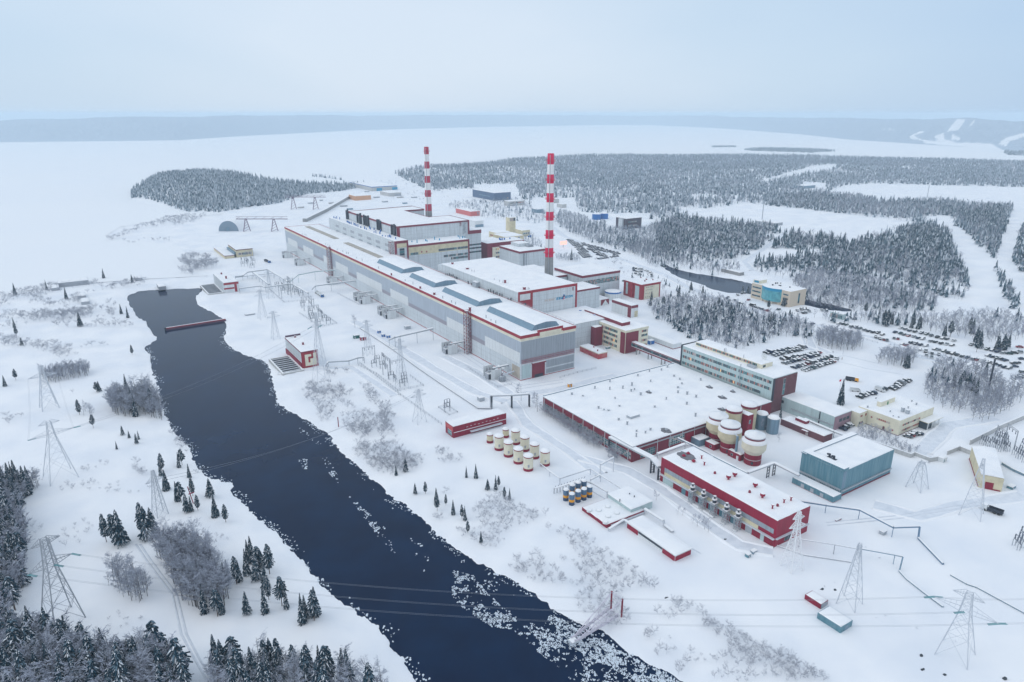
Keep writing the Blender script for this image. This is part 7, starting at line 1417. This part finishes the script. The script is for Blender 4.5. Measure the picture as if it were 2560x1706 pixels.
def mass(name,label,cat,items,mats):
    """items: (template list, X, Y, H)"""
    Vs=[];Fs=[];Ms=[];off=0
    for tps,X,Y,Hh in items:
        if not len(X): continue
        Zz=ground_z(X,Y)-.2; ch=nr.integers(0,len(tps),len(X))
        for i,tp in enumerate(tps):
            k=ch==i; n=int(k.sum())
            if not n: continue
            v,f,m=tp.arr(); a=nr.uniform(0,6.283,n); c_,s_=np.cos(a)[:,None],np.sin(a)[:,None]; h=Hh[k][:,None]; wv=nr.uniform(.85,1.25,n)[:,None]
            x=(v[None,:,0]*c_-v[None,:,1]*s_)*h*wv+X[k][:,None]; y=(v[None,:,0]*s_+v[None,:,1]*c_)*h*wv+Y[k][:,None]; z=v[None,:,2]*h+Zz[k][:,None]
            Vs.append(np.stack([x,y,z],2).reshape(-1,3)); Fs.append((f[None]+(np.arange(n)*len(v))[:,None,None]+off).reshape(-1,4)); Ms.append(np.tile(m,n)); off+=n*len(v)
    o=npmesh(name,np.concatenate(Vs),np.concatenate(Fs),mats,np.concatenate(Ms)); tag(o,label,cat,kind='stuff'); print(name,len(o.data.polygons)); return o
FM=[mat('far hazed needles',(.075,.125,.165),.9,spec=.1),mat('far hazed frost',(.19,.25,.305),.9,spec=.1),mat('far hazed snow',(.52,.58,.64),.9,spec=.1),bark]; FAM=FM+[mat('far hazed twigs',(.24,.27,.34),.9,spec=.1),mat('far hazed frosted twigs',(.36,.41,.48),.9,spec=.1),bbark]  # far palette lightened and low in contrast, haze painted into the foliage colours
MM=[mat('mid hazed needles',(.028,.07,.10),.9,spec=.1),mat('mid hazed frost',(.14,.205,.25),.9,spec=.1),mat('mid hazed snow',(.62,.67,.73),.9,spec=.1),bark,twigd,twig,bbark]  # mid palette: needles, frost and snow carry some painted haze
EXC=[L('R4',(-20,775),(240,740),(440,705),(900,755),(1280,800),(1660,850),(1200,975),(1000,930),(760,905),(640,875),(240,838)),L('R4',(1000,628),(1130,590),(1300,575),(2600,610),(2600,730),(2270,715),(1700,690),(1380,700),(1240,650)),L('R4',(540,555),(900,480),(1060,468),(1060,492),(700,545),(540,578)),L('R4',(1830,900),(1990,930),(2060,1050),(2210,1330),(2260,1450),(1960,1400),(1975,1210),(1890,1080)),L('R4',(2280,720),(2420,700),(2420,800),(2320,900),(2240,1080),(2400,1260),(2400,1420),(2180,1160),(2160,1060),(2220,920)),L('R4',(1660,795),(1850,795),(1880,850),(1840,890),(1700,850)),L('R4',(735,890),(715,900),(430,1110),(460,1120)),[(1180,462),(1290,462),(1300,500),(1200,505)],[(1515,535),(1625,535),(1625,575),(1515,575)],[(1470,535),(1520,535),(1520,560),(1470,560)],[(1330,495),(1440,495),(1440,530),(1330,530)],L('R3',(1100,470),(1330,470),(1330,500),(1050,510)),L('R3',(1200,385),(1330,380),(1300,410),(1180,415)),L('R4',(835,560),(990,570),(1010,625),(840,625)),L('R3',(230,345),(400,360),(380,380),(240,370))]
EXW=[[P(p)[:2] for p in e] for e in EXC]
def area(poly,sp,hmin,hmax,seed,thin=0,excl=True,thick=0):
    X,Y=poly_pts(poly,None,sp,seed); k=np.ones(len(X),bool)
    if excl:
        for e in EXW: k&=~inpoly(X,Y,e)
    if thin: k&=fbm(X/60,Y/60,seed+3)>thin
    if thick: k&=fbm(X/14,Y/14,seed+5,3)>thick
    X,Y=X[k],Y[k]; g_=np.random.default_rng(seed); return X,Y,g_.uniform(hmin,hmax,len(X))
def mixed(tc,tb,a,fc,seed):
    X,Y,Hh=a; k=np.random.default_rng(seed).random(len(X))<np.clip(fc+(fbm(X/70,Y/70,seed)-.47)*1.2,0,1); return [(tc,X[k],Y[k],Hh[k]),(tb,X[~k],Y[~k],Hh[~k]*.85)]
# templates mixing conifer and birch share one material list
AM=[needle,needle2,tsnow,bark,twigd,twig,bbark]

def rem(tps,mp):
    out=[]
    for t in tps: q=TP(); q.v,q.f=t.v,t.f; q.m=[mp[m] for m in t.m]; out.append(q)
    return out
bm_={0:4,1:5,2:6}; LBa,LBFa=rem(LB,bm_),rem(LBF,bm_)
F1=[(985,441),(1150,420),(1300,404),(1420,397),(1600,391),(1800,389),(2000,391),(2300,401),(2700,414),(2700,480),(2560,475),(2360,466),(2180,462),(2100,470),(2060,492),(2210,500),(2350,500),(2450,520),(2535,515),(2490,620),(2450,600),(2380,562),(2310,585),(2230,600),(2100,560),(1960,535),(1860,520),(1800,530),(1700,545),(1560,560),(1470,532),(1400,522),(1330,505),(1260,482),(1160,472),(1080,480)]
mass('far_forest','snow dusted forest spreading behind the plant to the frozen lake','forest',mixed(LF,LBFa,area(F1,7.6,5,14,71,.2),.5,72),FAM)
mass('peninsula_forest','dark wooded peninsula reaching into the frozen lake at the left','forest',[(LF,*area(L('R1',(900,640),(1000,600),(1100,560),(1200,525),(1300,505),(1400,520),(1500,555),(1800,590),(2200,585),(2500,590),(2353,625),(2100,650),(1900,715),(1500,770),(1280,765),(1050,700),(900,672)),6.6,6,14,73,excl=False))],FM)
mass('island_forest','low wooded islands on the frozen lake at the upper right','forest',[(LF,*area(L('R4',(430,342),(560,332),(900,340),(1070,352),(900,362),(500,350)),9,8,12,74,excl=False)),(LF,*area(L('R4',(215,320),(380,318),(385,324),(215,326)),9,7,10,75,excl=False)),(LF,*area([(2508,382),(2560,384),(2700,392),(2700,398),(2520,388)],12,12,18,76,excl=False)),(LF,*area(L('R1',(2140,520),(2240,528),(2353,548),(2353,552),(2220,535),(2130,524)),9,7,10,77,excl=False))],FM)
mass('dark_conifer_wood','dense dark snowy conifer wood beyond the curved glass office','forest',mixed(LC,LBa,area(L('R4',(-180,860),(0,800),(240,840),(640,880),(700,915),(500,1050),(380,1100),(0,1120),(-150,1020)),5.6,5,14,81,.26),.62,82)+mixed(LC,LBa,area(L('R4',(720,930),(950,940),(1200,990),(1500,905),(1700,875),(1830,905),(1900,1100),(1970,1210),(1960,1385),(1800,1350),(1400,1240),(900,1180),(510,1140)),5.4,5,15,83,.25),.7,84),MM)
mass('corridor_wood','narrow conifer woods between the cleared corridors at the right edge','forest',mixed(LC,LBa,area(L('R4',(1890,790),(2050,760),(2280,745),(2200,950),(2160,1110),(2060,1020),(1920,890)),5.6,5,14,85,.25),.62,86)+mixed(LC,LBa,area(L('R4',(2330,850),(2480,760),(2480,1300),(2353,1230),(2270,1090)),5.6,5,14,87,.25),.65,88)+mixed(LC,LBa,area(L('R4',(2150,1150),(2230,1250),(2310,1400),(2290,1440),(2220,1420),(2180,1250)),5,8,12,89),.8,90)+mixed(LC,LBa,area(L('R4',(960,640),(1240,660),(1380,710),(1700,700),(2250,730),(1900,800),(1650,810),(1400,800),(1280,800),(900,755),(600,720),(700,660)),7,7,11,91),.35,92),MM)
mass('frosted_birch_wood','pale frosted birch wood on the far side of the canal','forest',mixed(LC,LBa,area(L('R4',(880,1180),(1300,1240),(1750,1360),(1750,1450),(1200,1440),(900,1400),(760,1260)),3.8,7,10,93),.06,94)+mixed(LC,LBa,area(L('R4',(-380,1020),(-250,960),(-100,1020),(100,1130),(380,1130),(420,1180),(260,1200),(0,1150),(-200,1140)),5,6,9,95),.12,96)+mixed(LC,LBa,area(L('R4',(500,1130),(860,1180),(880,1260),(700,1230),(550,1200)),7,5,9,97),.3,98),MM)
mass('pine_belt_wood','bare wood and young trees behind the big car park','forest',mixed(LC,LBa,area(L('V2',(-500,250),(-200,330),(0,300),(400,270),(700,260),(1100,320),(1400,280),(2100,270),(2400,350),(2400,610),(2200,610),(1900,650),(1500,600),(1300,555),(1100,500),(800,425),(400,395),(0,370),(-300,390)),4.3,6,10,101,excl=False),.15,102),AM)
mass('bare_wood','broad bare frosted wood to the right of the cream administration building','forest',mixed(LC,LBa,area(L('U4',(1320,420),(1450,200),(1560,60),(2200,130),(2400,330),(2500,560),(2353,700),(2200,700),(1800,760),(1600,680),(1420,540)),3.2,6,10,103,excl=False),.1,104)+[(LBa,*area([(2420,1045),(2440,1000),(2560,950),(2640,960),(2560,1010),(2450,1065)],3.8,6,9,105,excl=False)),(LBa,*area(L('U4',(480,930),(800,990),(1150,1200),(1340,1300),(1180,1325),(720,1170),(400,1080)),2.4,3,5.5,106,excl=False))],AM)
mass('plant_thicket','tangled frosted thicket between the office block, the canal and the car park','forest',mixed(LC,LBa,area([(1620,768),(1660,752),(1740,748),(1800,752),(1900,790),(2000,800),(2040,835),(2010,850),(1950,845),(1900,862),(1840,880),(1770,860),(1720,848),(1680,820),(1640,800)],3.4,5,9.5,111,0.3,False),.1,112)+mixed(LC,LBa,area([(1560,690),(1640,690),(1700,705),(1790,735),(1850,760),(1800,752),(1740,748),(1660,752),(1600,735)],9,3,7,113,0,False),.2,114),AM)
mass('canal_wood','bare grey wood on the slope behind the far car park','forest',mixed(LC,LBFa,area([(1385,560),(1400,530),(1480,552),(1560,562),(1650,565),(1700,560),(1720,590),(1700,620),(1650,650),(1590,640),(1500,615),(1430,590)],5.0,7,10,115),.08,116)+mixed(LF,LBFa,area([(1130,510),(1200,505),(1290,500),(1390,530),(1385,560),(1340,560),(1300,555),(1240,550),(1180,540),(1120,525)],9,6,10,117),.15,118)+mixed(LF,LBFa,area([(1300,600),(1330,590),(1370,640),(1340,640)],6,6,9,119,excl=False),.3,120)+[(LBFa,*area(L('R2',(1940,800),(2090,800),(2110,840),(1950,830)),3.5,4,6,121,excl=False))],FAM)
mass('birch_undergrowth','tangled bare frosted undergrowth filling the left bank woods','undergrowth',[(LB,*area(L('R6',(-20,330),(60,380),(150,480),(210,620),(170,740),(190,900),(150,1000),(60,1180),(-20,1200)),2.1,6,13,161,excl=False)),(LB,*area(L('R6',(-20,1230),(220,1270),(430,1330),(640,1410),(900,1450),(1080,1420),(1250,1520),(1310,1690),(1000,1700),(-20,1700)),2.0,6,14,162,excl=False)),(LB,*area(L('R6',(1430,1480),(1650,1460),(1900,1470),(2353,1540),(2640,1640),(2640,1720),(1430,1720)),2.4,4,9,163,excl=False)),(LB,*area(L('R5',(-20,1110),(90,1140),(290,1120),(200,1210),(140,1290),(-20,1310)),2.2,5,9,164,excl=False)),(LB,*area(L('R6',(1060,690),(1250,640),(1420,700),(1530,900),(1570,990),(1520,1085),(1330,1065),(1220,985),(1150,800)),2.0,6,12,165,excl=False)),(LB,*area(L('R5',(740,600),(800,520),(900,560),(980,500),(1060,520),(1110,610),(1140,690),(960,640),(900,670),(800,660)),2.2,6,12,166,excl=False)),(LB,*area(L('R5',(280,390),(450,350),(600,340),(625,385),(330,440)),2.4,5,9,167,excl=False)),(LB,*area(L('R6',(740,900),(800,800),(850,900),(900,880),(1060,940),(970,1020),(920,1010),(780,960)),2.4,4,9,168,excl=False)),(LB,*area(L('V1',(1310,1120),(1400,1165),(1800,1195),(1960,1150),(1900,1060),(1500,1000),(1330,980)),4.2,6,11,169,excl=False)),(LB,*area(L('V2',(340,925),(700,985),(880,935),(860,850),(400,820)),4.2,6,10,170,excl=False))],BM_)
LSm=[shrubm if False else twigd,shrubm,twigd]
sh=[area([(750,975),(890,1015),(1000,1065),(1100,1145),(1250,1235),(1400,1305),(1550,1400),(1760,1540),(1960,1640),(2100,1706),(1740,1706),(1520,1560),(1310,1440),(1150,1340),(1000,1230),(880,1130),(800,1050)],2.3,1,3.2,131,0,False,.46),area(L('V3',(640,1000),(820,960),(1200,1060),(1480,1330),(1300,1370),(1000,1220),(720,1100)),2.4,2,4,132,0,False,.36),area(L('V3',(1430,1000),(1560,1040),(1900,1350),(1950,1500),(1780,1450),(1550,1220)),2.4,1.6,3.4,133,0,False,.4),area(L('V3',(820,800),(1050,790),(1340,850),(1320,900),(1000,880)),2.2,1.5,3.5,134,0,False,.4),area(L('R7',(510,750),(640,720),(900,900),(1000,1010),(880,1090),(640,950)),2.6,2,4,135,0,False,.42),area(L('R7',(640,660),(800,660),(880,860),(760,860)),2.6,2,4,136,0,False,.42),area(L('R7',(1100,900),(1280,880),(1320,970),(1150,990)),2.4,1.5,3,137,0,False,.4),area(L('S3',(1200,1150),(1330,1140),(2000,1480),(2050,1560),(1800,1560),(1400,1330)),2.0,1,2.4,138,0,False,.42),area(L('S3',(1020,1380),(1300,1330),(1320,1420),(1100,1470)),2.4,1,2.8,139,0,False,.4),area(L('S3',(840,1220),(920,1220),(920,1280),(850,1280)),2.2,1.5,3,140,0,False,.3),
    area(L('R1',(-20,1340),(300,1270),(800,1240),(1100,1220),(1150,1280),(800,1290),(780,1500),(980,1560),(-20,1560)),4.2,1.5,5,141,0,False,.46),area(L('R1',(140,1510),(400,1440),(720,1430),(770,1470),(600,1490),(200,1540)),4.2,3,6,142,0,False,.38),area(L('R1',(740,960),(980,860),(1140,800),(1420,790),(1300,860),(1000,880),(760,970)),6.5,3,6,143,0,False,.35),area(L('R1',(1210,1180),(1260,1080),(1440,1090),(1500,1160),(1320,1200)),4.2,4,8,144,0,False,.4),area(L('R1',(830,960),(1180,940),(1170,970),(850,985)),6,2,4,145,0,False,.4),
    area(L('R5',(0,180),(240,200),(560,330),(820,200),(820,160),(560,190),(250,150),(0,120)),3.2,1.5,4.5,146,0,False,.42),area(L('R5',(0,640),(240,680),(250,710),(0,720)),3,1.5,3,147,0,False,.42),area(L('R5',(380,480),(520,480),(520,520),(390,530)),3,1.5,3,148,0,False,.35),area(L('R5',(900,980),(980,990),(1010,1080),(930,1050)),1.8,2,3.5,149,0,False,.3),area(L('R5',(180,950),(700,900),(1250,1330),(1700,1560),(200,1560)),3.4,.7,2.2,150,0,False,.535),area(L('R6',(560,1040),(1000,1120),(1100,1240),(700,1230),(420,1180)),2.6,.6,1.6,151,0,False,.5),area(L('R5',(1130,680),(1260,840),(1430,1080),(1390,1090),(1200,860)),2.4,1,3,152,0,False,.45),area(L('S1',(150,645),(640,985),(690,960),(190,612)),1.7,3.5,5.5,153,0,False,.33),
    area(L('R2',(640,300),(1000,260),(1300,420),(1000,440),(700,420)),12,1.5,4,154,0,False,.55),area([(2000,1290),(2560,1290),(2560,1706),(2050,1706)],7,.3,.9,155,0,False,.6),area([(1450,640),(1640,660),(1640,690),(1560,690)],7,2,5,156,0,False,.5)]
mass('frosted_shrubs','pale frosted shrubs and dead stalks scattered over the snowy banks','shrubs',[(LS,X,Y,Hh) for X,Y,Hh in sh],[twigd,shrubm,twigd])
# ---------------------------------------------------------------- winter haze
hz=MB(); hz.box(-11000,-900,-8,19000,19000,166,bottom=True)
hmz=bpy.data.materials.new('winter haze'); hmz.use_nodes=True; t_=hmz.node_tree; t_.nodes.clear()
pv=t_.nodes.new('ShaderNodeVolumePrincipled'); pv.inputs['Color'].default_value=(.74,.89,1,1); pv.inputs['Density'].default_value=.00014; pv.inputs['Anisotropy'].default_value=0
oo=t_.nodes.new('ShaderNodeOutputMaterial'); t_.links.new(pv.outputs[0],oo.inputs['Volume'])
tag(hz.build('haze',hmz),kind='stuff')
